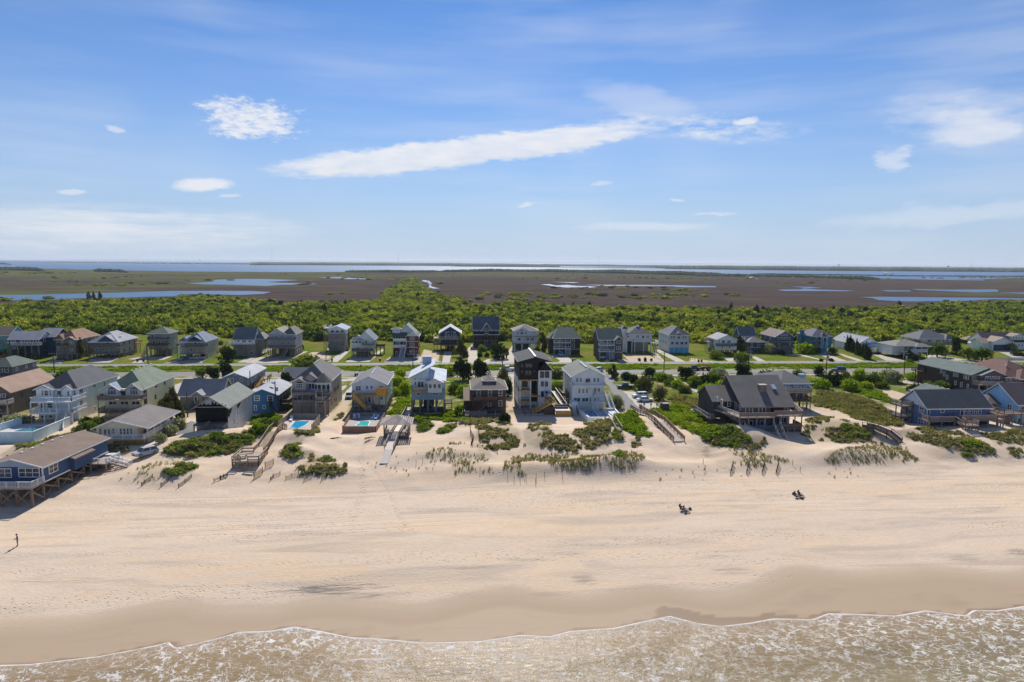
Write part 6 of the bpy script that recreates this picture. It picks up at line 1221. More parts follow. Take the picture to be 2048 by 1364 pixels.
zfl = h.z(470, 0, 990); a, b = h.x0, h.x1; z1 = h.z(345, 0, 990); h.wall(a, b, 0, 19, zfl, z1, T); h.gable_y(a, b, 0, 19, z1, h.z(275, 0, 990), roofing('b0b2b6'), T); h.win([(868, 350, 965, 430), (1060, 345, 1108, 398)]); h.win([(975, 288, 1008, 312)], bars=False); h.piles(a, b, 4, 0, 18, 6, zfl); h.sauto(b, (zfl+1,), (3, 8, 12, 16)); h.wall(a+.5, b-.5, 1, 18, -.6, zfl-.01, DARKW, 'skirt'); h.stairs((b+.8, 12, zfl), (b+.8, 6, 0), 1.1, TANW, True, NEWW); h.deck(b+.02, b+2.6, 12, 17, zfl, DECKW, TANW, posts=2, rows=2)

h = House('house', 'fire damaged house with charred black front and pale grey side wall', 'FD', 405, 885, 1235, zb=4.3, group=GF, depth=18); T = S('9aa1a6')
def char_mat():
    mt, t = new_mat('charred_boards'); n = t.noise(t.scale(t.obj, (1.2, 1.2, 3.5)), 1.0, 4.0, 0.65); k = t.mr(n, .3, .7, .004, .022); t.put(t.b.inputs['Base Color'], t.comb(k, k, k)); t.put(t.b.inputs['Normal'], t.bump(n, .1, .8)); t.b.inputs['Roughness'].default_value = .9; return mt
CHAR = char_mat(); a, b = h.x0, h.x1; z1 = h.z(790, 0, 640); zd = h.z(1015, 0, 640); h.wall(a, b, .12, 18, -.7, z1, T); h.wall(a-.02, b+.02, 0, .119, zd, z1, CHAR, 'charred_wall'); h.wall(a+.4, b-.4, -.15, -.01, zd+.3, z1-.5, CHAR, 'charred_wall')
h.gable_y(a, b, -.3, 18, z1, h.z(642, 0, 690), roofing('7e827c'), S('a8acae'), ov=.6, trim=GREYW)
rr = random.Random(4); mb = MB()
for i in range(13): x_ = a+.4+(b-a-.8)*i/12; mb.poly([(x_-.5, -.36, z1+.15), (x_+.5, -.36, z1+.15), (x_+rr.uniform(-.2, .2), -.36, z1+.6+1.2*(1-abs(i-6)/7.5)*rr.random())])
h.part(mb, 'scorch', CHAR)
for (y0_, y1_, zz0, zz1) in ((.1, 3.2, z1-2.6, z1-.02), (6.6, 9.4, z1-1.9, z1-.02)):
    n = 12; mb = MB(); pts = [(b+.025, y0_+(y1_-y0_)*i/n, zz0+(zz1-zz0)*abs((i-3)/n)*rr.uniform(.4, 1.0)) for i in range(n+1)]; mb.poly([(b+.025, y0_, zz1)]+pts+[(b+.025, y1_, zz1)]); h.part(mb, 'scorch', CHAR)
h.swin(b, [(955, 965, 980, 1050), (1008, 840, 1030, 915), (1055, 905, 1072, 975), (1105, 870, 1122, 940), (1015, 1020, 1035, 1110), (1150, 1020, 1170, 1095), (1170, 640, 1188, 700)]); h.wall(a+.3, b-.05, 3, 3.1, -.6, zd-.05, CHAR)
h.deck(h.x(345, 1020, -2.6), b+.1, -2.6, .1, zd, GREYWD, None, posts=6, pm=GREYW, pw=.22); h.stairs((h.x(590, 1030, -3), -3.2, zd), (h.x(335, 1210, -3), -3.2, .2), 1.2, GREYWD, True, GREYWD, 's'); h.rail((b-2.4, -2.5, .6), (b, -2.5, .6), 1, GREYW, 'b'); h.wall(a, b, -2.4, 0, -.8, .25, CHAR)

h = House('house', 'teal blue two storey cottage with pale gable roof and skylight', 'FD', 1212, 1620, 890, group=GF, depth=15); T = S('2a5f86')
a, b, z0, z1 = h.body(1212, 598, 1620, 890, T); h.gable_y(a, b, 0, 15, z1, h.z(520, 0, 1408), roofing('a9abb2'), T, ov=.6); h.win([(1275, 615, 1362, 695), (1475, 615, 1565, 695), (1275, 760, 1320, 838), (1405, 760, 1450, 820)]); h.sauto(b, (z1-2.2,), (2, 5, 8, 11), 1.2, 1.2, DARKW); h.deck(b+.02, b+2.4, 3, 14, z1-3, DARKW, DARKW, posts=4, style='s'); h.shed([(1.0, 4, z1+2.32), (1.9, 4, z1+2.02), (1.9, 5.4, z1+2.02), (1.0, 5.4, z1+2.32)], GLASS, .06)
# small grey roof behind the tan house
h = House('house', 'small grey cottage with low slate roof among trees by the highway', 'FE', 40, 400, 320, group=GF, depth=9); a, b, z0, z1 = h.body(40, 262, 400, 320, S('6f757c')); h.gable_x(a, b, 0, 9, z1, z1+2.4, roofing('6a6c72'), S('6f757c'))
# tan house with the pool
h = House('house', 'tan three storey house with turret bay, grey roof and timber stair tower', 'FE', 190, 745, 810, group=GF, depth=19); T = S('978b80'); GR = roofing('6b6869'); B_ = S('a39a92')
a, b, z0, z1 = h.body(190, 335, 745, 810, T); h.hip(a, b, 0, 19, z1, z1+4.0, GR, 'y'); h.gable_y(h.x(290, 300), h.x(610, 300), -.2, 9, z1+.2, h.z(215, -.2, 450), GR, B_, trim=False); g0, g1 = h.x(190, 330, -1), h.x(395, 330, -1); h.gable_y(g0, g1, -1, 5, h.z(332, -1, 290), h.z(278, -1, 290), GR, B_); h.wall(g0, g1, -1, 0, h.z(460, -1, 290), h.z(332, -1, 290), B_); h.win([(240, 352, 345, 428)], y=-1, split=3); r0, r1, q0, q1 = h.rect(245, 326, 340, 350, -1)
arch = MB().prism([((r0+r1)/2+(r1-r0)/2*math.cos(math.pi*i/10), q0+(q1-q0)*math.sin(math.pi*i/10)) for i in range(11)], -1.06, -.98); h.part(arch, 'arched_pane', GLASS)
h.door([(425, 350, 530, 440)]); cx_, cz_ = h.fp(650, 380); bay = MB(); pr = 2.2; pts = [(cx_+pr*math.cos(math.pi*(1+i/6)), -.1+pr*.75*math.sin(math.pi*(1+i/6))) for i in range(7)]; zb_, zt_ = h.z(460, 0, 650), h.z(325, 0, 650)
for i in range(6):
    (xa, ya), (xb, yb_) = pts[i], pts[i+1]; bay.poly([(xa, ya, zb_), (xb, yb_, zb_), (xb, yb_, zt_), (xa, ya, zt_)])
h.part(bay, 'bay_wall', WHITE); rf = MB()
for i in range(6): rf.poly([(pts[i][0]*1.0+(pts[i][0]-cx_)*.18, pts[i][1]*1.18-.1, zt_), (pts[i+1][0]+(pts[i+1][0]-cx_)*.18, pts[i+1][1]*1.18-.1, zt_), (cx_, 1.2, h.z(205, 0, 650))])
rf.poly([(pts[0][0]-.4, 0, zt_), (cx_, 1.2, h.z(205, 0, 650)), (cx_, 3, h.z(205, 0, 650)-.6)]).poly([(pts[6][0]+.4, 0, zt_), (cx_, 1.2, h.z(205, 0, 650)), (cx_, 3, h.z(205, 0, 650)-.6)]); h.part(rf, 'bay_roof', roofing('4d4c4e'))
for i in range(1, 5):
    (xa, ya), (xb, yb_) = pts[i], pts[i+1]; u = Vector((xb-xa, yb_-ya, 0)); nn = Vector((u.y, -u.x, 0)).normalized()*.03; mb = MB()
    for (f0, f1) in ((.42, .80),): mb.poly([tuple(Vector((xa, ya, 0))+u*.12+nn+Vector((0, 0, zb_+.2))), tuple(Vector((xa, ya, 0))+u*.88+nn+Vector((0, 0, zb_+.2))), tuple(Vector((xa, ya, 0))+u*.88+nn+Vector((0, 0, zb_+1.75))), tuple(Vector((xa, ya, 0))+u*.12+nn+Vector((0, 0, zb_+1.75)))])
    h.part(mb, 'bay_pane', GLASS)
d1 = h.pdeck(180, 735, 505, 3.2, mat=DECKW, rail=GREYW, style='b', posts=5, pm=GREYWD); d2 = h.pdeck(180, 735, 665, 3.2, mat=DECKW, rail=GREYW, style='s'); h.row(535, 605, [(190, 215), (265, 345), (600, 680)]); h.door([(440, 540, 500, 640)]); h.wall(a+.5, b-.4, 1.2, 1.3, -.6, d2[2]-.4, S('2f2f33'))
t0, t1 = h.x(530, 640, -6), h.x(685, 640, -6); zt = h.z(625, -6, 610); h.deck(t0, t1, -6, -3.25, zt, DECKW, GREYW, style='h', posts=2, rows=2, pw=.26); h.stairs((h.x(590, 460, -3.3), -3.3, d1[2]), (h.x(590, 570, -6), -5.6, zt+.1), 1.5, DARKW, True, PALEW); h.part(MB().bar((t0+.2, -5.9, .3), (t1-.2, -5.9, zt-.4), .08, .2).bar((t0+.2, -5.8, zt-.4), (t1-.2, -5.8, .3), .08, .2), 'brace', GREYW)
h.swin(b, [(815, 430, 830, 490), (838, 410, 850, 470), (820, 580, 832, 640), (845, 560, 856, 620), (748, 500, 760, 560), (778, 620, 790, 680), (868, 370, 890, 440)], fm=GREYWD); h.vents([(0, 6+2.0*i, z1+3.9) for i in range(4)])
# white cream house with plywood balcony
h = House('house', 'cream and white house with grey gable roof and new plywood balcony screen', 'FE', 1098, 1612, 800, group=GF, depth=17); T = S('c8c6b2')
a, b = h.x0, h.x1; z1 = h.z(372, 0, 1345); zl = h.z(535, 0, 1345); zq = h.z(680, 0, 1345); h.wall(a, b, 0, 17, zl, z1, S('c6ccd2')); h.wall(a, b, 0, 17, zq, zl, T); h.gable_y(a, b, 0, 17, z1, h.z(252, 0, 1348), roofing('77757a'), S('c6ccd2')); h.wall(b-4.5, b-.3, 2.5, 16.5, -.6, zq, S('8e8a80')); h.piles(a, b, 6, 0, 15, 4, zq, .15, GREYWD)
h.row(390, 465, [(1145, 1232)], split=2); h.row(385, 440, [(1300, 1338), (1370, 1408)]); h.row(390, 420, [(1490, 1570)]); d = h.pdeck(1090, 1612, 540, 2.6, mat=TANW, rail=TANW, style='b', posts=6, pm=GREYWD); r0, r1, q0, q1 = h.rect(1455, 425, 1608, 540, -2.7); h.part(MB().box(r0, r1, -2.74, -2.68, q0, q1), 'plywood_screen', wood('c08d3f', 1.2)); h.part(MB().box(r1-.06, r1, -2.68, -.1, q0, q1), 'plywood_screen', wood('c08d3f', 1.2))
h.stairs((h.x(1110, 500, -3.2), -3.3, d[2]), (h.x(1300, 650, -3.2), -3.3, zq-.3), 1.1, NEWW, True, NEWW, 's'); h.deck(h.x(1295, 660, -2.6), h.x(1400, 660, -2.6), -3.4, 0, zq-.4, GREYW, GREYW, style='s', posts=2); h.stairs((h.x(1400, 640, -2.6), -2.4, zq-.4), (h.x(1520, 740, -2.6), -2.4, .5), 1.1, GREYWD); h.door([(1335, 545, 1380, 645)]); h.win([(1515, 555, 1568, 605), (1210, 600, 1260, 640)]); h.pdeck(1090, 1300, 690, 2.4, mat=GREYW, rail=GREYW, style='b', posts=3); h.pdeck(1100, 1610, 790, 1.4, mat=GREYW, rail=S('5d6f80'), style='s'); h.swin(b, [(1628, 360, 1640, 420), (1648, 340, 1658, 400), (1690, 285, 1698, 330), (1640, 480, 1652, 545), (1678, 430, 1688, 490)]); h.vents([(.2, 5+1.6*i, h.z(252, 0, 1348)-.05) for i in range(5)])
# blue grey modern house on tall pilings
h = House('house', 'pale blue modern house with split slanted white roofs on tall pilings', 'FF', 325, 825, 878, group=GF, depth=12); T = S('8796a2'); T2 = S('b9cbdd')
a, b = h.x0, h.x1; zm = h.z(505, 0, 450); zq = h.z(680, 0, 450); h.wall(a, b, 0, 12, zq, zm, T); xm = h.x(575, 400); zl = h.z(345, 0, 330); zr_ = h.z(215, 0, 600); me = MB(); me.prism([(a, zm), (xm, zm), (xm, zr_), (a, zl)], .3, 12); h.part(me, 'wall', T2); h.shed([(a-.8, -.7, zl), (xm+1.7, -.7, zr_+1.25), (xm+1.7, 12.5, zr_+1.25), (a-.8, 12.5, zl)], roofing('c4cad2'))
zr2 = h.z(395, 0, 700); h.wall(xm, b, .3, 12, zm, zr2, T2); h.shed([(xm-.3, -.5, zr2+.9), (b+.5, -.5, zr2+.05), (b+.5, 12.4, zr2+1.1), (xm-.3, 12.4, zr2+2.0)], roofing('c4cad2')); b0, b1 = h.x(572, 480, -1.6), h.x(785, 480, -1.6); h.wall(b0, b1, -1.6, .3, h.z(570, -1.6, 680), h.z(415, -1.6, 680), WS); h.gable_y(b0, b1, -1.6, 4, h.z(415, -1.6, 680), h.z(365, -1.6, 680), roofing('c4cad2'), WS); h.win([(582, 435, 638, 508), (652, 435, 706, 508), (720, 435, 775, 508)], y=-1.6, bars=False)
h.win([(368, 348, 402, 376), (418, 350, 510, 372), (525, 350, 558, 372), (368, 400, 400, 460), (535, 410, 558, 460)], y=.3, bars=False); h.door([(415, 398, 515, 490)], y=.3); h.pdeck(325, 570, 545, 1.6, y1=.3, mat=TANW, rail=DECKW, style='s'); h.win([(395, 572, 465, 612), (640, 570, 745, 608), (480, 575, 508, 612)], bars=False); h.piles(a+.1, b-.1, 5, .1, 11.5, 4, zq, .17, GREYW)
h.part(MB().bar((h.x(580, 700), .0, zq-.2), (h.x(690, 780), .0, .6), .08, .2).bar((h.x(790, 700), -.1, zq-.2), (h.x(690, 780), -.1, .6), .08, .2), 'brace', GREYW); h.wall(a+.2, b-.2, .4, .5, -.6, .9, S('3d464e')); h.wall(xm-1.5, xm+1.2, 6, 11.5, -.6, zq-.01, S('4c5862')); h.chimney(h.x(560, 160, 7), 8, zr_, zr_+2.3, 2.4, 1.2, S('8ea0b4'), False); h.deck(b+.02, b+2.0, 2, 7, 2.2, GREYWD, GREYWD, posts=2, rows=2, style='h')
# brown cottage with cupola
h = House('house', 'brown shingle cottage with square cupola and arched white windows', 'FF', 1248, 1758, 895, group=GF, depth=13); T = S('5a4236', shingle=True); GR = roofing('6f675f')
a, b, z0, z1 = h.body(1248, 515, 1758, 895, T); h.hip(a, b, 0, 13, z1, z1+2.6, GR, 'x'); c0, c1 = h.x(1420, 430, 3), h.x(1590, 430, 3); zc = h.z(385, 3, 1505); h.wall(c0, c1, 3, 6.4, z1+.2, zc, S('6b5540', shingle=True)); h.hip(c0, c1, 3, 6.4, zc, h.z(330, 4.5, 1505), GR, 'x', ov=.3); h.win([(1480, 380, 1530, 438)], y=3)
h.win([(1312, 532, 1372, 622), (1485, 532, 1545, 622), (1645, 532, 1702, 622), (1645, 685, 1702, 775), (1482, 725, 1535, 780)]); d = h.pdeck(1255, 1640, 690, 2.2, mat=DARKW, rail=wood('6f4f42'), style='s', posts=4, pm=DARKW); h.stairs((h.x(1490, 690, -2.8), -2.8, d[2]), (h.x(1270, 850, -2.8), -2.8, .3), 1.1, wood('6f4f42')); h.pdeck(1370, 1640, 870, 1.8, mat=DARKW, rail=S('3f4a50'), style='s')
w0 = h.x(1122, 640, 1); h.shed([(w0-.2, -1.0, h.z(690, -1, 1180)), (a+.1, -1.0, h.z(690, -1, 1180)), (a+.1, 6, h.z(690, -1, 1180)+2.2), (w0-.2, 6, h.z(690, -1, 1180)+2.2)], roofing('8b7a66')); h.wall(w0, a-.01, 2.5, 6, -.6, h.z(690, -1, 1180)+.9, DARKW); h.piles(w0, a-.4, 2, -.8, -.8, 1, h.z(690, -1, 1180)-.2, mat=DARKW)
h.deck(w0, a+3.6, -5, -2.3, .9, GREYW, GREYW, style='h', sides='fl', posts=3); h.stairs((h.x(1475, 890, -5), -4.2, .9), (h.x(1475, 990, -7), -7.2, -.2), 4.2, wood('a08c74')); h.wall(a+3.7, b+.2, -4.4, -2.3, -.6, .85, GREYWD)
# dark and white modern tower house
h = House('house', 'tall modern house with black upper gable, white walls and unfinished timber stairs', 'FG', 288, 778, 955, group=GF, depth=17); BK = S('060c14'); T = S('c8ced6'); GR = roofing('2d3138')
a, b = h.x0, h.x1; xm = h.x(580, 600); zb_ = h.z(522, 0, 430); z1 = h.z(258, 0, 290); zrg = h.z(190, 0, 530); h.wall(a, xm, .1, 17, zb_, z1, BK); h.gable_y(a, h.x(770, 400), .1, 17, z1, zrg, GR, BK, xr=h.x(535, 200), trim=BLACK); h.wall(xm, b, 0, 16.9, -.6, h.z(385, 0, 680), T); h.gable_y(xm-.05, b, -.2, 12, h.z(385, 0, 680), h.z(290, 0, 680), GR, BK, trim=BLACK)
h.win([(312, 275, 352, 345), (375, 275, 492, 345), (312, 378, 352, 428), (375, 383, 485, 465), (508, 380, 540, 415)], y=.1, fm=BLACK, bars=False); h.win([(608, 400, 670, 497), (682, 400, 745, 497), (622, 552, 665, 628), (682, 552, 728, 628), (622, 700, 662, 790), (682, 700, 722, 790)], fm=BLACK, bars=False)
h.wall(a, xm-.01, 2.6, 16.9, -.6, zb_-.01, T)
for zy in (525, 680, 848): z_ = h.z(zy, 0, 430); h.part(MB().box(a-.1, h.x(470 if zy > 600 else 578, zy), -.25, 2.6, z_-.28, z_), 'deck', NEWW)
h.part(MB().box(h.x(470, 700), h.x(600, 700), -.6, 2.6, h.z(765, 0, 500)-.28, h.z(765, 0, 500)), 'deck', NEWW)
for xx in (305, 462): h.part(MB().bar((h.x(xx, 700), .05, -.6), (h.x(xx, 700), .05, zb_-.3), .34), 'column', T)
h.win([(335, 540, 418, 632)], y=2.6, fm=BLACK); h.door([(518, 545, 550, 620)], y=2.6, fm=BLACK); h.win([(490, 780, 550, 830)], y=2.6, fm=BLACK); h.wall(h.x(485, 600), h.x(575, 600), 2.4, 2.59, zb_-6.5, zb_-.05, BK); h.rail((a+.2, .0, h.z(680, 0, 430)), (h.x(465, 680), .0, h.z(680, 0, 430)), 1, BLACK, 'w'); h.rail((a+.2, .0, h.z(848, 0, 430)), (h.x(465, 848), .0, h.z(848, 0, 430)), 1, BLACK, 'w'); h.sauto(a, (z1-2, z1-5.2, z1-8.4), (3, 8, 13), .8, 1.3, BLACK)
h.part(MB().bar((h.x(535, 190), -.4, zrg+.42), (h.x(535, 190), 17.4, zrg+.42), .45, .1), 'ridge_cap', WHITE)
dz = h.z(800, -4, 740); h.deck(h.x(690, 800, -4), h.x(790, 800, -4), -4.2, 0, dz, GREYW, PALEW, style='s', posts=2, rows=2, pm=NEWW); h.stairs((h.x(800, 930, -6), -6, 3.0), (h.x(480, 1130, -7), -7, .2), 1.3, NEWW, True, NEWW, 'o'); h.stairs((h.x(730, 880, -4), -4.3, dz), (h.x(800, 930, -6), -6, 3.0), 1.3, GREYW, True, BLACK, 'o')
h.part(MB().box(a+1, h.x(640, 1040, -4), -7.4, 2.4, -.5, .12), 'patio', plain('grey_pavers', (.30, .30, .31), .8)); h.rail((a+.6, -7.6, .1), (h.x(590, 1160, -7.6), -7.6, .1), 1.1, BLACK, 'w')
h.wall(h.x(640, 1060, -6), h.x(830, 1060, -6), -6.6, -4, -.5, 1.7, DARKW); dk0, dk1 = h.x(835, 1100, -7), h.x(1070, 1100, -7); h.deck(dk0, dk1, -8, -4.4, 1.0, PALEW, BLACK, style='w', sides='r', posts=3, pm=NEWW); h.part(MB().box(dk0+.3, dk1-.4, -5.6, -4.9, 1.0, 1.55).box(dk0+.3, dk1-.4, -4.9, -4.7, 1.0, 2.0), 'bench', S('5d5468')); h.part(MB().box(dk0, dk1, -8.1, -8.0, -.5, .95), 'skirt', NEWW); h.stairs((dk1+.9, -6.2, 1.0), (dk1+.9, -8.6, -.2), 1.5, PALEW, True, BLACK, 'w')
# long ramp beside it
rp0, rp1 = (h.x(960, 1010, -4), -4.4, 1.0), (h.x(800, 760, 6), 7, 3.2); h.part(MB().bar(rp0, rp1, 1.5, .15), 'ramp', PALEW)
for k in (-.85, .85): h.rail((rp0[0]+k, rp0[1], rp0[2]), (rp1[0]+k, rp1[1], rp1[2]), 1.1, BLACK, 's', 1.4)
# white main house
h = House('house', 'tall white house with grey gable roof, two balconies and white walled pool', 'FG', 1092, 1582, 968, group=GF, depth=16); T = S('c9d2db')
a, b, z0, z1 = h.body(1092, 478, 1582, 968, T); h.gable_y(a, b, 0, 16, z1, h.z(352, 0, 1335), roofing('767a75'), T, trim=WHITE); h.win([(1150, 497, 1188, 560), (1205, 497, 1242, 560), (1412, 497, 1450, 560), (1470, 497, 1507, 560)]); h.door([(1288, 500, 1372, 580)]); d = h.pdeck(1092, 1592, 622, 1.7, mat=WHITE, rail=WHITE, style='b'); h.win([(1185, 662, 1222, 732), (1242, 662, 1280, 732), (1298, 662, 1335, 732), (1422, 652, 1462, 730), (1478, 652, 1518, 715)]); h.pdeck(1420, 1582, 762, 1.4, mat=WHITE, rail=WHITE)
h.win([(1112, 795, 1222, 862), (1238, 795, 1342, 862), (1356, 795, 1400, 862), (1425, 800, 1460, 850), (1478, 795, 1515, 850)], bars=False); h.sauto(a, (z1-2.1, z1-5.4), (3, 7, 11), .8, 1.3); h.sauto(a, (2.2,), (3, 6, 9), .8, 1.3); h.stairs((b+1.0, 2, h.z(770, 0, 1600)), (b+1.4, -5, 0), 1.2, S('9aa4b0'), True, WHITE, 'b'); h.deck(h.x(1400, 870, -2.4), b-.1, -2.4, 0, h.z(868, -2.4, 1480), WHITE, WHITE, posts=3, pm=WHITE); h.stairs((h.x(1440, 880, -2.6), -2.5, h.z(868, -2.4, 1440)), (h.x(1440, 960, -4.6), -5, .3), 1.3, WHITE, True, WHITE, 'o')
h.vents([((a+b)/2-.5, 1+1.1*i, h.z(352, 0, 1335)+.05) for i in range(9)]); sx0, sx1 = h.x(1075, 920, -3), h.x(1180, 920, -3); h.wall(sx0, sx1, -3, -.05, -.5, h.z(870, -3, 1130), T, 'shower_stall'); h.piles(a-.9, a-.9, 1, 0, 10, 4, 2.4, mat=DARKW); h.deck(a-2.0, a-.02, 4, 11, 2.6, GREYWD, GREYWD, posts=2, rows=2, style='s')
# dark weathered oceanfront house on the right
h = House('house', 'dark weathered shingle house with wide grey roof, brick chimney stack and two deck tiers', 'FI', 640, 1385, 1010, zb=4.6, group=GF, depth=17); T = S('57504e', shingle=True); TD = S('3a3535', shingle=True); GR = roofing('76706c')
a, b = h.x0, h.x1; z1 = h.z(622, 0, 840); xm = h.x(1075, 640); zr = z1+5.4; h.wall(a, xm, 0, 17, -.6, z1, T); h.wall(xm, b, 1.2, 17, -.6, z1+.55, T); h.gable_x(a, b, 0, 15, z1, zr, GR, TD, yr=9.5, ov=.5, trim=GREYW, zef=z1); h.wall(a-5.2, a-.01, 5, 15, 2.2, z1+.2, TD); h.gable_x(a-5.2, a, 5, 15, z1+.2, z1+2.9, GR, TD, trim=GREYW, ov=.3)
h.door([(688, 632, 800, 728), (885, 632, 1000, 728)]); h.door([(1235, 590, 1340, 690)], y=1.2); h.win([(412, 545, 468, 630)], y=5); h.swin(a, [(525, 565, 552, 660), (595, 600, 622, 690)]); h.swin(a-5.2, [(250, 480, 272, 540), (318, 520, 345, 610)])
dA = h.pdeck(600, 1130, 790, 3.6, mat=DECKW, rail=wood('7c7069'), style='s', posts=5, pm=GREYW, sides='f'); h.rail((dA[0], -3.5, dA[2]), (a-4.2, 6, dA[2]), 1, wood('b5aaa0'), 'h'); me = MB().slab([(dA[0], -3.6, dA[2]-.006), (a, -3.6, dA[2]-.006), (a, 5, dA[2]-.006), (a-5, 5, dA[2]-.006)], .2); h.part(me, 'deck', DECKW)
dB = h.pdeck(1125, 1560, 762, 3.0, y1=1.2, mat=DECKW, rail=wood('7c7069'), style='s', posts=5, pm=GREYW, sides='f'); h.rail((dB[1], -2.9, dB[2]), (b+3.4, 6, dB[2]), 1, wood('b5aaa0'), 'h'); h.deck(b+.02, dB[1], -3.0, 6, dB[2]-.006, DECKW, None)
h.pdeck(600, 1130, 985, 3.6, mat=GREYWD, rail=S('4a5a66'), style='s', sides='fl'); h.pdeck(1130, 1545, 955, 3.0, y1=1.2, mat=GREYWD, rail=wood('665c56'), style='s', sides='fr'); h.door([(740, 840, 800, 915), (905, 840, 970, 915)]); h.door([(1205, 790, 1320, 880)], y=1.2); h.row(840, 915, [(600, 680)]); h.wall(dA[0], dB[1], -2.4, -2.2, -1.2, 2.0, wood('554b46')); h.piles(a-5.0, a-5.0, 1, 5.2, 14.8, 4, 2.3, mat=DARKW); h.deck(a-6.6, a-5.2, 4, 15, 2.4, GREYWD, GREYW, sides='lf', posts=3, rows=1, style='h')
h.stairs((h.x(1160, 920, -3.4), -3.4, 2.4), (h.x(1290, 1130, -9), -9, -.6), 1.4, GREYW, True, PALEW, 'o'); h.stairs((h.x(640, 960, -4), -4, 2.1), (h.x(740, 1060, -7.5), -7.5, .4), 1.2, GREYW, True, PALEW, 'o'); h.rail((a-4.4, 5, 4.0), (h.x(640, 960, -4), -4, 2.6), 1.0, wood('665c56'), 's')
h.chimney(h.x(955, 420, 4), 4.6, z1+1.2, h.z(300, 4.6, 955), 1.75, 1.3, wood('7a6e67'), True); h.shed([(h.x(1085, 430, 5), 4.4, z1+3.1), (h.x(1145, 430, 5), 4.4, z1+3.1), (h.x(1145, 430, 5), 5.9, z1+3.95), (h.x(1085, 430, 5), 5.9, z1+3.95)], plain('skylight', (.45, .55, .62), .15), .08); h.part(MB().box(h.x(1105, 675, .4), h.x(1260, 675, .4), .3, .9, dB[2], dB[2]+.8), 'sofa', plain('red_cushion', (.16, .02, .04)))
# grey blue house behind it
h = House('house', 'grey house with steep charcoal hip roof, blue chimney and stilted decks behind the dark house', 'FI', 1215, 1660, 690, group=GF, depth=15); T = S('8fa0ae'); GR = roofing('55595b')
a, b = h.x0, h.x1; z1 = h.z(275, 0, 1450); zl = h.z(420, 0, 1450); h.wall(a, b, 0, 15, zl, z1, S('7f9fbf')); h.wall(a, b, 1.5, 15, 2.4, zl, S('77797a', shingle=True)); h.hip(a, b, 0, 15, z1, h.z(112, 5, 1300)+.3, GR, 'x', 4.5); w0 = h.x(845, 230, 5); h.wall(w0, a-.01, 5, 13, 2.2, h.z(245, 5, 1000), S('4a5f74')); h.hip(w0, a+2, 5, 13, h.z(245, 5, 1000), h.z(150, 8, 1000), GR, 'x'); h.row(290, 355, [(1225, 1295), (1345, 1430), (1485, 1575)]); h.pdeck(1240, 1695, 410, 2.6, mat=DECKW, rail=GREYW, style='s', posts=5); h.row(440, 510, [(1470, 1500), (1555, 1575)], y=1.5); h.pdeck(1240, 1690, 545, 2.6, y1=1.5, mat=GREYWD, rail=DARKW, style='h'); h.piles(a, b, 5, 1.6, 14, 4, 2.5, mat=DARKW); h.chimney(b+.4, 6, 2, h.z(135, 6, 1630), 1.7, 1.2, S('93a9c4'), False); h.deck(w0-2.5, w0, 6, 11, 4, GREYW, GREYW, posts=2, rows=2)
# blue house
h = House('house', 'blue clapboard house with charcoal roof, white gable end and bleached decks', 'FJ', 490, 1345, 1010, zb=4.4, group=GF, depth=9.5); T = S('4e648c'); GR = roofing('545a5c')
a, b = h.x0, h.x1; z1 = h.z(718, 0, 900); h.wall(a, b, 0, 9.5, -.6, z1, T); h.gable_x(a, b, 0, 9.5, z1, z1+3.3, GR, S('b9c4d6'), ov=.5); h.win([(688, 725, 742, 785), (1015, 735, 1065, 808), (1085, 735, 1125, 808), (1145, 735, 1182, 808), (1200, 735, 1245, 808)]); h.door([(955, 735, 1005, 830), (505, 725, 545, 830)]); h.door([(498, 890, 545, 970)]); h.swin(a, [(255, 668, 288, 740), (398, 705, 468, 795), (240, 815, 280, 890), (385, 865, 462, 955)])
WD = wood('8f7d70'); d1 = h.pdeck(530, 900, 900, 2.6, mat=WD, rail=WD, style='h', posts=3); d2 = h.pdeck(965, 1475, 880, 2.6, mat=WD, rail=WD, style='s', posts=5); h.deck(d1[1]-.01, d2[0]+.01, -2.6, 0, d1[2]-.006, WD, None); h.stairs((h.x(940, 880, -2.7), -2.7, d1[2]), (h.x(985, 990, -5), -5.0, 2.6), 1.3, WD, True, WD, 'o'); p0, p1 = h.x(960, 1000, -5.5), h.x(1150, 1000, -5.5); h.deck(p0, p1, -7, -5, 2.6, WD, WD, style='h', posts=3, rows=2, pm=PILE); h.wall(a+.4, b-.2, -.03, -.005, .3, h.z(910, 0, 900), S('27344c')); h.deck(a-3.0, a-.02, 5, 9.5, 4.6, GREYWD, GREYW, posts=2, rows=2, style='h', sides='flr'); h.deck(a-3.0, a-.02, 5, 9.5, 1.8, GREYWD, GREYW, style='h', sides='flr'); h.deck(b+.02, b+1.6, -2.6, 8, d2[2]-.01, WD, WD, sides='r', posts=3, rows=1)
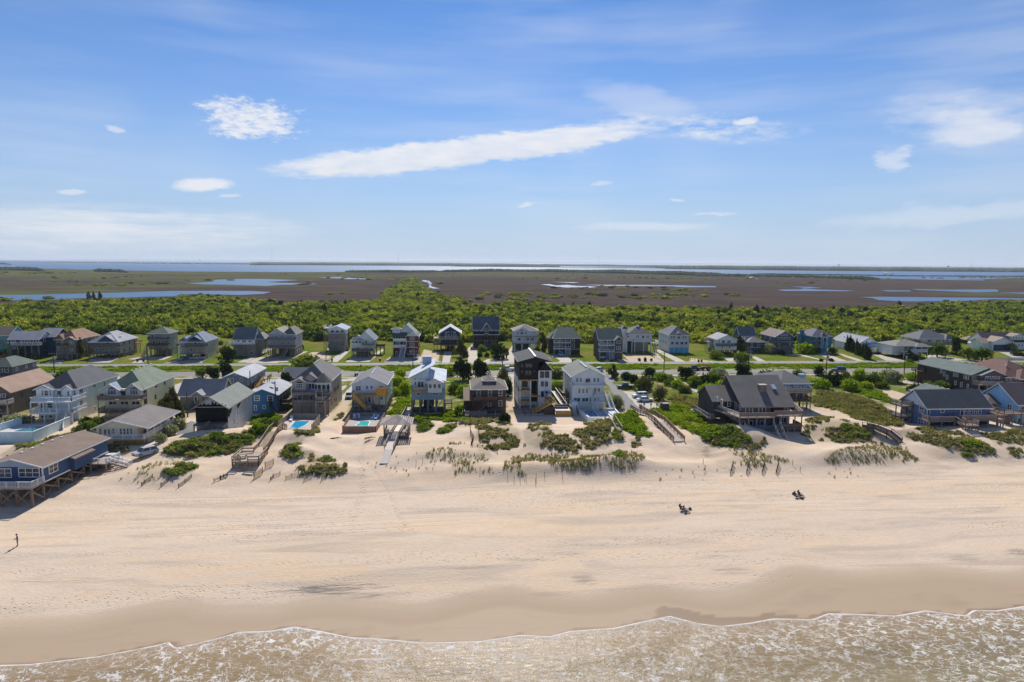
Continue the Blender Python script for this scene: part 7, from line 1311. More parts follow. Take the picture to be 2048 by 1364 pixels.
# roofs behind it
h = House('house', 'low house with green grey vented roof hidden behind the blue clapboard house', 'FJ', 640, 1150, 800, group=GF, depth=12); a, b, z0, z1 = h.body(640, 585, 1150, 800, S('7d868c')); h.gable_y(a, b, 0, 12, z1-.8, z1+1.6, roofing('5f6a66'), S('7d868c')); h.vents([((a+b)/2+.8, 2+2.2*i, z1+1.4) for i in range(4)])
h = House('house', 'sky blue house with brown roof and round glazed turret porch', 'FJ', 1722, 2150, 950, zb=4.3, group=GF, depth=12); T = S('7fb0d8'); GR = roofing('63585a')
a, b = h.x0, h.x1; z1 = h.z(672, 0, 1800); h.wall(a, b, 0, 12, -.6, z1, S('a9c4dc')); h.wall(a-.02, a-.001, 0, 12, -.6, z1, T); h.gable_x(a, b, 0, 12, z1, z1+4.0, GR, T, ov=.5); tx, ty = h.x(1400, 640, 8), 9.0; zt = h.z(632, 8, 1400); mb, rf, gp = MB(), MB(), MB(); n = 8; rad = 3.4
for i in range(n):
    p, q = [(tx+rad*math.cos(2*math.pi*(i+k)/n), ty+rad*math.sin(2*math.pi*(i+k)/n)) for k in (0, 1)]; mb.poly([(p[0], p[1], -.6), (q[0], q[1], -.6), (q[0], q[1], zt-2.2), (p[0], p[1], zt-2.2)]); gp.poly([(p[0], p[1], zt-2.2), (q[0], q[1], zt-2.2), (q[0], q[1], zt), (p[0], p[1], zt)]); rf.poly([(tx+(p[0]-tx)*1.2, ty+(p[1]-ty)*1.2, zt-.1), (tx+(q[0]-tx)*1.2, ty+(q[1]-ty)*1.2, zt-.1), (tx, ty, h.z(530, 8, 1430))])
h.part(mb, 'turret_wall', S('b9cdd8')); h.part(gp, 'turret_pane', GLASS); h.part(rf, 'turret_roof', roofing('75675f')); h.win([(1785, 700, 1828, 780)]); h.swin(a, [(1600, 670, 1668, 755)]); WD = wood('7c6c62'); h.pdeck(1560, 2150, 800, 3.4, mat=WD, rail=WD, style='h', posts=6); h.row(860, 940, [(1735, 1800)]); h.wall(h.x(1545, 880, -2), h.x(1650, 880, -2), -2, 5, -.6, h.z(835, -2, 1600), WD); h.wall(h.x(1440, 860, 2), h.x(1545, 860, 2), 2, 8, -.6, h.z(770, 2, 1500), wood('6a4f3f'))
h = House('house', 'dark brown shingle two storey house with green roof and many white windows', 'FJ', 1098, 1545, 560, group=GF, depth=24); T = S('3c302c', shingle=True); T2 = S('6a6068', shingle=True); GR = roofing('5d6b66')
a, b, z0, z1 = h.body(1098, 272, 1545, 560, T2); h.wall(a-.03, a-.001, 0, 24, -.6, z1, T); h.gable_y(a, b, 0, 24, z1, h.z(185, 0, 1330), GR, T2, xr=h.x(1330, 185), trim=GREYW); g0, g1 = h.x(1245, 270, -1.5), h.x(1545, 270, -1.5); h.wall(g0, g1, -1.5, 0, h.z(360, -1.5, 1400), h.z(272, -1.5, 1400), S('5a4f52', shingle=True)); h.gable_y(g0, g1, -1.5, 6, h.z(272, -1.5, 1400), h.z(208, -1.5, 1400), GR, S('5a4f52', shingle=True)); h.win([(1295, 290, 1368, 355), (1385, 290, 1420, 345), (1432, 290, 1455, 340), (1468, 290, 1495, 340)], y=-1.5); h.win([(1125, 285, 1145, 335), (1165, 275, 1185, 330), (1203, 285, 1222, 330)])
h.swin(a-.03, [(1045, 272, 1078, 335), (1008, 262, 1038, 325), (905, 238, 932, 300), (865, 232, 892, 292), (768, 270, 795, 335), (728, 225, 755, 290), (688, 195, 712, 250), (1050, 395, 1075, 455), (960, 372, 990, 440), (880, 350, 908, 412)]); d = h.pdeck(1215, 1560, 402, 4, y1=-1.5, mat=DECKW, rail=GREYW, style='s', posts=4); h.row(420, 480, [(1220, 1290), (1350, 1430), (1450, 1500)], fm=GREYWD); h.pdeck(1200, 1540, 520, 4, mat=GREYWD, rail=S('5a6b66'), style='s'); h.vents([(h.x(1330, 185), 2+2.6*i, h.z(185, 0, 1330)+.1) for i in range(8)]); h.deck(a-2.2, a-.04, 20, 24, 4.4, DARKW, DARKW, posts=2, rows=2, style='h'); h.stairs((h.x(1560, 380, -4.2), -3, d[2]), (h.x(1640, 440, -4.2), -3, d[2]-1.6), 1.2, GREYW)
h = House('house', 'house with broad maroon brown hip roof beside the dark brown shingle house', 'FJ', 1560, 2150, 560, group=GF, depth=20); T = S('8b7d78')
a, b, z0, z1 = h.body(1560, 300, 2150, 560, T); h.hip(a, b, 0, 20, z1, z1+4.0, roofing('6d4f47'), 'y', 8); h.hip(a+3, b, -2, 6, z1-.2, z1+2.2, roofing('76574e'), 'x'); h.row(310, 360, [(1590, 1640), (1660, 1700), (1720, 1760)]); h.pdeck(1560, 2150, 420, 3.4, mat=PALEW, rail=DECKW, style='s', posts=5); h.row(450, 520, [(1600, 1680), (1760, 1850)]); h.vents([(a+4, 5, z1+2.9), (a+9, 5, z1+2.9)])

# ================================================================ trees and bushes
T_ = [  # pixel of the foot, crown width, height, kind
 (337,839,50,60,'pine'),(352,836,34,40,'pine'),(122,762,46,22,'green'),(402,757,34,20,'oak'),(426,760,30,26,'darkoak'),(452,763,32,36,'darkoak'),(612,744,62,32,'oak'),(570,776,26,32,'darkoak'),(541,828,22,34,'pine'),
 (926,762,42,44,'darkoak'),(963,760,40,40,'darkoak'),(1228,757,26,26,'pine'),(1270,770,22,22,'darkoak'),(1300,757,30,22,'darkoak'),(1292,782,44,27,'scrubpine'),(1321,801,32,28,'scrubpine'),(1374,759,38,25,'darkoak'),(1491,759,40,30,'darkoak'),
 (48,716,52,24,'oak'),(157,717,30,38,'pine'),(453,725,38,28,'darkoak'),(696,698,16,40,'pine'),(921,714,30,34,'pine'),(1086,706,20,38,'pine'),(1482,707,27,34,'pine'),(1880,715,36,28,'oak'),(1916,711,24,36,'darkoak'),(1942,721,30,25,'oak'),(1970,723,36,27,'oak')]
LB = {'pine': 'wind bent pine with open tufted crown', 'oak': 'live oak with low spreading green crown', 'darkoak': 'dark live oak with dense rounded crown', 'green': 'round green bush', 'scrubpine': 'grey green scrub pine'}
HS = [(o.location.x, o.location.y, o['label'].split(' with ')[0].split(' set back')[0].split(' beside ')[0].split(' raised ')[0].split(' on ')[0].split(' behind ')[0]) for o in bpy.data.objects if o.type == 'EMPTY' and o.get('category') == 'house']
def beside(px, py):
    g = G(px, py); x, y, l = min(HS, key=lambda q: (q[0]-g[0])**2+(q[1]+6-g[1])**2); return ('in front of' if g[1] < y-2 else 'behind' if g[1] > y+16 else 'beside')+' the '+l
def size(w_, h_): return 'tall ' if h_ >= 24 else 'low wide ' if w_ > 2.1*h_ else 'small ' if w_ < 16 else ''
def where(py): return 'on the house lots across the road' if py < 728 else 'on the oceanfront lots beside the highway'
for px, py, w_, h_, k in T_:
    tree(px, py, w_, h_, k, f'{LB[k].replace(" with open tufted crown", "").replace(" with low spreading green crown", "").replace(" with dense rounded crown", "")} {beside(px, py)}', f'{k} trees {where(py)}')
B_ = [(155,868,22,14,'green'),(175,862,24,18,'green'),(192,852,22,16,'green'),(168,850,24,14,'green'),(20,852,42,20,'silver'),(48,850,26,15,'silver'),(318,886,24,16,'silver'),(338,874,28,22,'silver'),(356,860,26,20,'silver'),
 (530,858,44,20,'scrubpine'),(526,868,26,16,'bright'),(515,862,18,14,'bright'),(548,852,22,14,'green'),(794,776,24,22,'bright'),(810,790,22,24,'bright'),(800,758,22,18,'bright'),(790,792,18,16,'bright'),(898,752,24,18,'bright'),(908,788,24,20,'green'),(928,794,26,22,'bright'),(918,830,18,18,'bright'),
 (1008,764,20,26,'scrubpine'),(1018,794,16,34,'dark'),(1010,845,22,18,'dark'),(1115,757,26,16,'scrubpine'),(1112,782,24,16,'green'),(1124,780,16,14,'green'),(1222,812,22,18,'silver'),(1236,818,24,24,'silver'),(1255,760,22,14,'dark'),(1326,762,26,15,'bright'),(1339,761,20,11,'silver'),(1358,776,30,13,'bright'),(1340,772,20,12,'green'),(1372,786,28,12,'scrubpine'),
 (1396,775,34,20,'green'),(1420,788,36,18,'bright'),(1428,766,28,18,'green'),(1390,768,18,14,'bright'),(1440,758,34,18,'silver'),(1540,765,40,20,'dark'),(1565,766,24,18,'green'),(1598,763,26,22,'green'),(1410,774,22,22,'dark'),(1445,784,34,18,'bright'),(1425,790,24,14,'bright'),
 (1641,752,20,17,'dark'),(1670,772,34,26,'dark'),(1694,772,30,24,'scrubpine'),(1645,778,36,18,'bright'),(1705,782,36,20,'bright'),(1722,768,26,26,'bright'),(1750,773,36,24,'green'),(1738,780,24,14,'bright'),(1790,766,40,22,'silver'),(1768,778,26,14,'green'),(1836,786,28,16,'dark'),(1862,784,30,18,'green'),(1890,784,30,18,'green'),(1830,762,30,14,'bright'),(1855,764,26,14,'bright'),
 (964,703,18,12,'green'),(986,697,15,12,'silver'),(1000,719,34,26,'dark'),(960,714,10,8,'dark'),(974,714,10,8,'dark'),(1075,706,14,10,'green'),(1435,718,28,16,'green'),(1488,725,32,18,'green'),(1541,707,28,18,'silver'),(1609,693,24,14,'bright'),(1617,708,34,18,'bright'),(1668,706,16,10,'green'),(1643,723,8,5,'dark'),(1664,723,9,6,'dark'),(1279,722,6,5,'dark'),(1291,723,6,7,'dark'),(1303,722,5,5,'dark'),(1564,709,14,6,'dark'),
 (12,712,30,14,'green'),(60,720,24,10,'dark'),(1832,722,20,12,'dark'),(1822,726,12,6,'green'),(2030,702,18,14,'silver'),(2040,712,22,7,'dark'),(1955,720,12,5,'green'),(1250,700,8,18,'dark'),(1262,702,7,20,'dark'),(600,700,12,10,'dark'),(440,690,12,8,'green')]
LBB = {'bright': 'bright yellow green rounded bush', 'green': 'mid green leafy bush', 'dark': 'dark evergreen bush', 'silver': 'pale silvery bush', 'scrubpine': 'brownish olive scrub bush'}
for px, py, w_, h_, k in B_: tree(px, py, w_*1.22, h_*1.15, k, f'{size(w_, h_)}{LBB[k]} {beside(px, py)}', f'{k} bushes {where(py)}')
# hedge of cedars between the drives
for i in range(9): tree(1690+i*6.2, 697+i*2.9, 15+(i % 3)*3, 24+(i*7 % 5)*2, 'cedar', 'dark cedar in the hedge screening the white house with the blue balcony', 'cedars of the blue balcony hedge')
for i in range(9): tree(1768+i*6.6, 690+i*3.8, 15+(i % 3)*3, 22+(i*5 % 5)*2, 'cedar', 'dark cedar in the hedge beside the low white house with railed deck', 'cedars of the low white house hedge')
# dark cedars that rise out of the thicket
CED = [(85,650,26,15),(366,662,14,16),(437,660,20,14),(649,632,12,24),(645,630,13,18),(738,625,15,13),(836,627,18,14),(836,597,13,13),(764,650,22,12),(1486,655,28,20),(1464,620,12,14),(1515,625,18,14),(1686,626,16,10),(1734,625,20,11),(1833,627,18,13),(1856,627,14,13),(1854,655,24,16),(1878,655,20,15),(1768,653,36,14),(1926,640,16,10),(1936,648,12,13),(2018,650,22,14),(1980,611,14,10),(2008,624,24,12),(1438,634,14,13),
 (120,640,16,12),(215,660,18,14),(262,612,14,12),(300,640,18,10),(395,640,16,12),(470,612,14,12),(540,640,20,12),(560,612,14,10),(690,612,12,12),(905,650,20,12),(985,630,16,10),(1060,650,20,12),(1110,625,16,10),(1240,640,20,14),(1330,625,16,10),(1390,650,22,14),(1560,640,18,12),(1610,625,14,10),(1800,612,14,10),(40,622,18,10),(150,612,14,9),(1180,612,14,9),(1278,652,18,14),(890,620,12,10)]
for px, py, w_, h_ in CED: tree(px, py, w_, h_*1.15, 'cedar', 'dark cedar rising above the yellow green thicket', 'cedars in the thicket', zg=1.6)
for px in (176, 186, 199): tree(px, 599, 9, 16, 'pine', 'thin bare pine at the edge of the long marsh pond', 'thin pines by the marsh pond', zg=1.0)

# ================================================================ boardwalks, pools, fences
def gpt(fr, x, y): return Vector(G(*zp(fr, x, y)))
def vrail(mb, pts, h, slats=3, post=1.9, side=0.0):
    for a, b in zip(pts[:-1], pts[1:]):
        a, b = Vector(a), Vector(b); L = (b-a).length; n = max(1, int(L/post)); up = Vector((0, 0, 1))
        for i in range(n+1): q = a+(b-a)*i/n; mb.bar(q-up*0.9, q+up*h, 0.12)
        mb.bar(a+up*h, b+up*h, 0.16, 0.06)
        for k in range(slats): z_ = h*(0.25+0.62*k/max(1, slats-1)); mb.bar(a+up*z_, b+up*z_, 0.04, h*0.55/slats)
def plankway(parent, pts, w, mat, step=0.32, name='plank'):
    """Cross planks laid along a line of points, each a piece of its own."""
    for a, b in zip(pts[:-1], pts[1:]):
        a, b = Vector(a), Vector(b); L = (b-a).length; n = max(1, int(L/step)); d = (b-a).normalized(); sd_ = Vector((d.y, -d.x, 0)).normalized(); me = MB().bar(-sd_*w/2, sd_*w/2, L/n*0.93, 0.05).mesh(name, mat)
        for i in range(n): o = bpy.data.objects.new(name, me); COL.objects.link(o); o.parent = parent; o.location = a+(b-a)*(i+.5)/n - Vector(parent.location)
def walkway(name, label, pts, w, mat, rail_h=1.05, slats=3, rm=None, lift=0.5, cat='boardwalk', railed=None):
    e = tag(empty(name, tuple(pts[0])), label, cat); off = Vector(pts[0]); P3 = [Vector(p)+Vector((0, 0, lift)) for p in pts]
    plankway(e, P3, w, mat); mbs = MB()
    for a, b in zip(P3[:-1], P3[1:]):
        d = (b-a).normalized(); sd_ = Vector((d.y, -d.x, 0)).normalized(); n = max(1, int((b-a).length/2.4))
        for k in (-1, 1): mbs.bar(a+sd_*(k*w*.42)-Vector((0, 0, .14))-off, b+sd_*(k*w*.42)-Vector((0, 0, .14))-off, .07, .2)
    mbs.obj('joist', mat, e)
    rl = P3 if railed is None else P3[railed[0]:railed[1]]
    for k in (-1, 1):
        mb = MB(); q = []
        for i, p in enumerate(rl):
            a, b = rl[max(0, i-1)], rl[min(len(rl)-1, i+1)]; d = (b-a).normalized(); sd_ = Vector((d.y, -d.x, 0)).normalized(); q.append(p+sd_*(k*(w/2+.08))-off)
        vrail(mb, q, rail_h, slats); mb.obj('railing', rm or mat, e)
    return e
# long walk from the tan house pool down to a platform on the beach
p0, p1 = gpt('FK', 195, 880), gpt('FK', 580, 870); fw = (p1-p0).length; base = (p0+p1)/2; zt = max(p0.z, p1.z)+1.15
e = tag(empty('beach_platform', tuple(base)), 'square timber platform with railings and picnic bench at the foot of the long boardwalk', 'platform'); dpt = 6.2
for i in range(int(fw/.3)): MB().box(-fw/2+i*.3, -fw/2+i*.3+.28, 0, dpt, zt-base.z-.06, zt-base.z).obj('plank', DECKW, e)
for (a, b) in (((-fw/2, 0), (-.9, 0)), ((.5, 0), (fw/2, 0)), ((fw/2, 0), (fw/2, dpt)), ((-fw/2, 0), (-fw/2, dpt)), ((-fw/2, dpt), (-.2, dpt)), ((1.7, dpt), (fw/2, dpt))):
    mb = MB(); vrail(mb, [(a[0], a[1], zt-base.z), (b[0], b[1], zt-base.z)], 1.0, 2); mb.box(min(a[0], b[0])-.04, max(a[0], b[0])+.04, min(a[1], b[1])-.05, max(a[1], b[1])+.05, zt-base.z-.35, zt-base.z-.07); mb.obj('railing', wood('98826c'), e)
for x_ in (-fw/2+.1, -fw/4, 0, fw/4, fw/2-.1):
    for y_ in (.1, dpt-.1): MB().bar((x_, y_, -1.5), (x_, y_, zt-base.z-.07), .2).obj('post', PILE, e)
for i in range(5): MB().box(-.85, .45, -.32-.3*i, -.04-.3*i, zt-base.z-.24-.22*i, zt-base.z-.18-.22*i).obj('step', wood('8c7661'), e)
mb = MB(); [mb.bar((x_, .0, zt-base.z+.9), (x_, -1.7, .3), .1) for x_ in (-.9, .5)]; mb.obj('handrail', wood('98826c'), e)
pt = tag(empty('picnic_table', (base.x-fw*.27, base.y+2.6, zt)), 'grey picnic table on the beach platform', 'table')
MB().box(-1, 1, -.4, .4, .70, .76).obj('tabletop', GREYW, pt)
for s_ in (-1, 1): MB().box(-1, 1, s_*.75-.15, s_*.75+.15, .40, .45).obj('bench_seat', GREYW, pt); MB().bar((s_*.7, -.8, 0), (s_*.7, .2, .72), .1).bar((s_*.7, .8, 0), (s_*.7, -.2, .72), .1).obj('leg', GREYWD, pt)
top = P(*zp('FK', 945, 230), 5.9); st = Vector((base.x+.75, base.y+dpt, zt)); en = Vector((top[0], top[1], 5.0)); mids = [st.lerp(en, t) for t in (0, .2, .4, .6, .8, 1)]
for m__ in mids[1:]: m__.z = max(m__.z, hz(m__.x, m__.y)+.55, hz(m__.x-1, m__.y)+.45)
walkway('boardwalk', 'long timber boardwalk with solid slatted railings from the tan house pool to the beach platform', mids, 1.8, wood('b39f88'), 1.0, 4, wood('8d7862'), 0.0)
# gazebo walk
e0 = gpt('FL', 208, 975); e1 = gpt('FL', 285, 780); e2 = gpt('FL', 385, 585); e3 = gpt('FL', 530, 330); e4 = gpt('FL', 610, 165)
walkway('boardwalk', 'bleached plank walk running through the gazebo down onto the sand', [e0+Vector((0, 0, .05)), e1+Vector((0, 0, .35)), e2+Vector((0, 0, .7)), e3+Vector((0, 0, .45)), e4+Vector((0, 0, .3))], 1.7, wood('cfc4ba'), 1.0, 2, GREYW, .12, railed=(1, 5))
gz = e2.lerp(e3, .18); e = tag(empty('gazebo', tuple(gz)), 'weathered slatted roof gazebo straddling the bleached plank walk', 'gazebo'); hw = 2.6
for sx_ in (-1, 1):
    for sy_ in (-1, 1): MB().bar((sx_*hw, sy_*hw, -1.2), (sx_*hw, sy_*hw, 3.3), .24).obj('post', GREYWD, e)
for sx_ in (-1, 1): mb = MB(); vrail(mb, [(sx_*hw, -hw, .7), (sx_*hw, hw, .7)], .95, 3); mb.obj('railing', GREYWD, e); MB().box(min(sx_*hw, sx_*(hw-.7)), max(sx_*hw, sx_*(hw-.7)), -hw, hw, 1.05, 1.12).obj('bench', GREYW, e)
MB().box(-hw-.1, hw+.1, -hw-.1, hw+.1, .52, .66).obj('floor', GREYW, e); MB().box(-hw-.05, hw+.05, -hw-.03, -hw+.1, -.9, .5).box(hw-.1, hw+.03, -hw, hw, -.9, .5).obj('skirt', GREYWD, e)
O_ = hw+.9
for side in range(4):
    ca, sa = math.cos(side*math.pi/2), math.sin(side*math.pi/2)
    for i in range(9):
        t0, t1 = i/9, (i+.72)/9; pts = []
        for u, tt in ((-1, t0), (1, t0), (1, t1), (-1, t1)): q = O_*(1-tt)+.05; x_, y_ = u*q, -q; pts.append((x_*ca-y_*sa, x_*sa+y_*ca, 3.25+1.5*tt))
        MB().slab(pts, .05).obj('roof_slat', wood('8f8681'), e)
# public access walk
L0, L1 = gpt('FH', 400, 800), gpt('FH', 1110, 1320); acc = []
for t_, dz in ((0, .2), (.2, .25), (.4, .35), (.6, .3), (.8, .25), (1, .05)): q = L0.lerp(L1, t_); q.z = hz(q.x, q.y)+dz; acc.append(q)
walkway('boardwalk', 'straight public access boardwalk with brown board railings beside the parking lot', acc, 2.3, wood('b3a69a'), 1.15, 5, wood('7a6250'), .15)
# footbridge on the right
b0, b1 = gpt('Z6', 405, 975), gpt('Z6', 725, 1118); acc = [b0+Vector((0, 0, .2)), b0.lerp(b1, .33)+Vector((0, 0, .9)), b0.lerp(b1, .7)+Vector((0, 0, .9)), b1+Vector((0, 0, .1))]
walkway('footbridge', 'grey timber footbridge with open railings over the dune by the blue house', acc, 1.8, GREYW, 1.0, 1, GREYWD, .1, 'footbridge')
q0, q1 = gpt('FM', 1530, 90), gpt('FM', 1625, 225); walkway('dune_steps', 'short timber steps from the white house pool down the dune', [q0+Vector((0, 0, .3)), q1+Vector((0, 0, .1))], 1.3, GREYW, 1.0, 1, GREYW, .1, 'steps')

WATER = {}
def pool_water(c):
    if c not in WATER:
        mt, t = new_mat('pool_water'); n = t.noise(t.obj, .9, 3.0, .6); t.put(t.b.inputs['Base Color'], t.mix(t.mr(n, .3, .7), C(c), tuple(v*.75 for v in C(c)))); t.b.inputs['Roughness'].default_value = .08; t.b.inputs['Specular IOR Level'].default_value = .4; t.put(t.b.inputs['Normal'], t.bump(t.noise(t.obj, 2.5, 3.0), .05, .4)); WATER[c] = mt
    return WATER[c]
def pool(label, fr, zd, deckp, waterp, wc, dm, edges, wall_h, wm, style='wall', skirt=True, coping=True):
    D_ = [P(*zp(fr, x, y), zd) for x, y in deckp]; c = np.mean(D_, 0); e = tag(empty('swimming_pool', (c[0], c[1], zd)), label, 'pool'); L = lambda p: (p[0]-c[0], p[1]-c[1], p[2]-zd)
    pts = [L(p) for p in D_]; Wp = [L(P(*zp(fr, x, y), zd)) for x, y in waterp]; mb = MB(); mb.slab(pts, 2.2); mb.obj('pool_deck', dm, e)
    MB().poly([(x, y, .02) for x, y, _ in Wp]).obj('water', pool_water(wc), e)
    if coping:
        mb = MB(); n = len(Wp)
        for i in range(n): a, b = Wp[i], Wp[(i+1) % n]; mb.bar((a[0], a[1], .035), (b[0], b[1], .035), .28, .07)
        mb.obj('coping', PALEW if style != 'wall' else WHITE, e)
    for i in edges:
        a, b = Vector(pts[i]), Vector(pts[(i+1) % len(pts)]); mb = MB()
        if style == 'wall': mb.bar(a+Vector((0, 0, wall_h/2-.8)), b+Vector((0, 0, wall_h/2-.8)), .16, wall_h+1.6); mb.obj('pool_wall', wm, e); MB().bar(a+Vector((0, 0, wall_h+.03)), b+Vector((0, 0, wall_h+.03)), .26, .06).obj('wall_cap', WHITE, e)
        else:
            mb.bar(a+Vector((0, 0, wall_h/2-.5)), b+Vector((0, 0, wall_h/2-.5)), .06, wall_h+1.0); n = max(1, int((b-a).length/2.2))
            for k in range(n+1): q = a+(b-a)*k/n; mb.bar(q-Vector((0, 0, 1)), q+Vector((0, 0, wall_h+.1)), .12)
            mb.obj('fence_panel', wm[i] if isinstance(wm, dict) else wm, e)
    return e, L
pool('walled pool of the large white house with dark turquoise water', 'FA', 4.45, [(1060,1105),(505,1345),(-420,1345),(330,1120)], [(720,1150),(500,1262),(120,1262),(430,1160)], '2f7f93', plain('pale_pool_deck', (.50, .49, .47), .7), (0, 1, 2), 1.5, S('b9cdd6'))
pool('raised pool of the tan house with bright blue water', 'FE', 4.9, [(610,895),(480,1060),(110,1060),(-20,1010),(140,885)], [(465,925),(395,985),(280,1042),(132,1030),(225,928)], '1fa6d6', wood('a99a8a'), (0, 3, 4), 1.25, GREYW, 'fence')
pool('kidney shaped turquoise pool inside the board fence of the cream house', 'FE', 4.55, [(1590,840),(1452,1062),(948,1058),(1085,850)], [(1350,928),(1365,955),(1345,975),(1340,1002),(1200,1004),(1148,1000),(1160,975),(1200,962),(1190,940),(1240,928)], '45c9c4', plain('grey_pool_deck', (.34, .32, .30), .8), (0, 1, 2, 3), .85, {0: wood('94847a'), 1: wood('7d6658'), 2: wood('b98f55'), 3: GREYW}, 'fence')
pool('pool of the tall white house with clear blue water behind low white walls', 'FG', 4.5, [(1560,1000),(1700,1125),(1350,1125),(1170,985),(1180,955)], [(1420,990),(1505,1092),(1365,1092),(1320,1050),(1255,1010),(1300,985)], '1f86b0', plain('white_pool_deck', (.42, .45, .50), .7), (0, 1, 2), .5, S('c3cfdb'))
pool('second walled terrace with fire pit beside the white house pool', 'FG', 4.5, [(1735,985),(1835,1105),(1690,1118),(1575,1000)], [(1690,1040),(1715,1062),(1685,1070),(1660,1048)], '3a3f46', plain('white_pool_deck', (.42, .45, .50)), (0, 1, 3), .5, S('c3cfdb'))

def chair(label, group, pos, rz, mat, lounge=False):
    e = tag(empty('lounge_chair' if lounge else 'deck_chair', pos, rz), label, 'chair', group)
    L = 1.3 if lounge else .55; MB().box(-.32, .32, -L, 0, .34, .42).obj('seat', mat, e); MB().slab([(-.32, 0, .40), (.32, 0, .40), (.32, .55, 1.05), (-.32, .55, 1.05)], .07).obj('backrest', mat, e)
    for x_, y_ in ((-.27, -L+.06), (.27, -L+.06), (-.27, 0), (.27, 0)): MB().bar((x_, y_, 0), (x_, y_, .35), .06).obj('leg', mat, e)
    if not lounge:
        for x_ in (-.36, .36): MB().box(x_-.05, x_+.05, -.5, .1, .58, .62).obj('armrest', mat, e)
    return e
PW, PB, PV, PTQ = plain('white_plastic', (.72, .72, .74)), plain('blue_plastic', (.05, .16, .48)), plain('violet_plastic', (.28, .20, .42)), plain('teal_plastic', (.05, .38, .42))
def pch(label, group, fr, x, y, z_, mat, lounge=False, rz=0.0): q = P(*zp(fr, x, y), z_); chair(label, group, (q[0], q[1], z_), rz, mat, lounge)
for x_, y_ in ((1130,885),(1190,880)): pch('white lounge chair by the kidney shaped pool', 'lounge chairs by the kidney shaped pool', 'FE', x_, y_, 4.56, PW, True, .2)
for x_, y_ in ((1420,885),(1475,890)): pch('pale blue lounge chair by the kidney shaped pool', 'lounge chairs by the kidney shaped pool', 'FE', x_, y_, 4.56, plain('pale_blue_plastic', (.42, .56, .75)), True, -.3)
pch('violet low chair between the pool loungers', None, 'FE', 1165, 890, 4.56, PV); pch('single white lounge chair beside the raised pool', None, 'FE', 172, 915, 4.91, PW, True, .1)
# furniture on the decks: height is that of the deck
def on_deck(fr, x, y, near, far, z_): return z_
for fr, zl_, xs_, y_, mt, lb in (('FA', None, (580, 630, 700, 760, 890, 950), 715, PW, 'white chair on the upper deck of the large white pool house'), ('FA', None, (730,), 705, PB, 'blue chair on the upper deck of the large white pool house'), ('FB', None, (290, 380, 500, 640, 700), 545, PW, 'white chair on the timber deck of the cream house with arched windows'),
    ('FE', None, (215, 255, 330, 365, 490, 690), 440, PB, 'blue chair on the top deck of the tan house'), ('FE', None, (1180, 1290, 1330, 1380, 1420), 470, PW, 'white chair on the balcony of the cream and white house'), ('FI', None, (1290, 1340, 1440, 1500, 1560, 1620), 375, plain('pale_blue_plastic', (.42, .56, .75)), 'pale blue chair on the deck of the grey house with blue chimney'), ('FI', None, (890, 1060), 940, PB, 'blue chair on the lower deck of the dark weathered house')):
    hh = {'FA': 'large white house', 'FB': 'cream house with green', 'FE0': 'tan three', 'FE1': 'cream and white', 'FI0': 'grey house with steep', 'FI1': 'dark weathered'}
    key = hh.get(fr) or hh[fr + ('0' if (fr == 'FE' and xs_[0] < 1000) or (fr == 'FI' and y_ < 500) else '1')]
    ho = next(o for o in bpy.data.objects if o.type == 'EMPTY' and o.get('label', '').startswith(key)); dks = [c for c in ho.children if c.name.startswith('deck')]
    for x_ in xs_:
        best = None; d_ = ray(*zp(fr, x_, y_))
        for c_ in dks:
            vz = [v.co for v in c_.data.vertices]; top_ = max(v.z for v in vz)+ho.location.z; q = CAM+d_*((top_-CZ)/d_[2]) if d_[2] < 0 else None
            if q is None: continue
            lx, ly = q[0]-ho.location.x, q[1]-ho.location.y
            x0_, x1_, y0_, y1_ = min(v.x for v in vz)+.4, max(v.x for v in vz)-.4, min(v.y for v in vz)+.7, max(v.y for v in vz)-.5
            err = max(0, x0_-lx, lx-x1_)+max(0, y0_-ly, ly-y1_)
            if best is None or err < best[0]: best = (err, min(max(lx, x0_), x1_), min(max(ly, y0_), max(y0_, y1_)), top_)
        if best: chair(lb, 'chairs on the house decks', (best[1]+ho.location.x, best[2]+ho.location.y, best[3]), random.uniform(-.5, .5), mt)

# sand fences
SF = wood('b3946c'); SFD = wood('5d4b3b')
def sand_fence(label, pts, hh, mat, group='short sand fences on the beach', slat=.22):
    g = [Vector(G(*p)) for p in pts]; e = tag(empty('sand_fence', tuple(g[0])), label, 'fence', group); o_ = g[0]
    for a, b in zip(g[:-1], g[1:]):
        n = max(1, int((b-a).length/1.5))
        for i in range(n+1): q = a+(b-a)*i/n-o_; MB().bar(q-Vector((0, 0, .3)), q+Vector((0, 0, hh+.15)), .10).obj('post', DARKW, e)
        mb = MB(); k = max(2, int((b-a).length/slat))
        for i in range(k+1): q = a+(b-a)*i/k-o_; mb.bar(q+Vector((0, 0, .05)), q+Vector((0, 0, hh)), .12, .03)
        for z_ in (.3*hh, .8*hh): mb.bar(a-o_+Vector((0, 0, z_)), b-o_+Vector((0, 0, z_)), .03)
        mb.obj('slats', mat, e)
fk = lambda x, y: zp('FK', x, y)
for p_, hh, lb in (([fk(515,1040), fk(645,960)], 1.1, 'tall tan slat sand fence near the beach platform steps'), ([fk(685,880), fk(810,830)], 1.1, 'tan slat sand fence beside the beach platform')): sand_fence(lb, p_, hh, SF, None, .14)
for p_ in ([fk(765,1070), fk(810,1020), fk(910,980)], [fk(1000,1050), fk(1090,1010), fk(1190,970)], [fk(1275,1070), fk(1400,1000), fk(1430,930)], [fk(1540,1060), fk(1620,1010), fk(1650,950)], [fk(0,1060), fk(60,1020), fk(115,1000)], [(283,972), (305,955)], [(322,973), (342,955)], [(357,975), (383,955)], [(428,964), (455,951)]): sand_fence('half buried weathered sand fence running slantwise across the open sand', p_, .55, GREYWD)
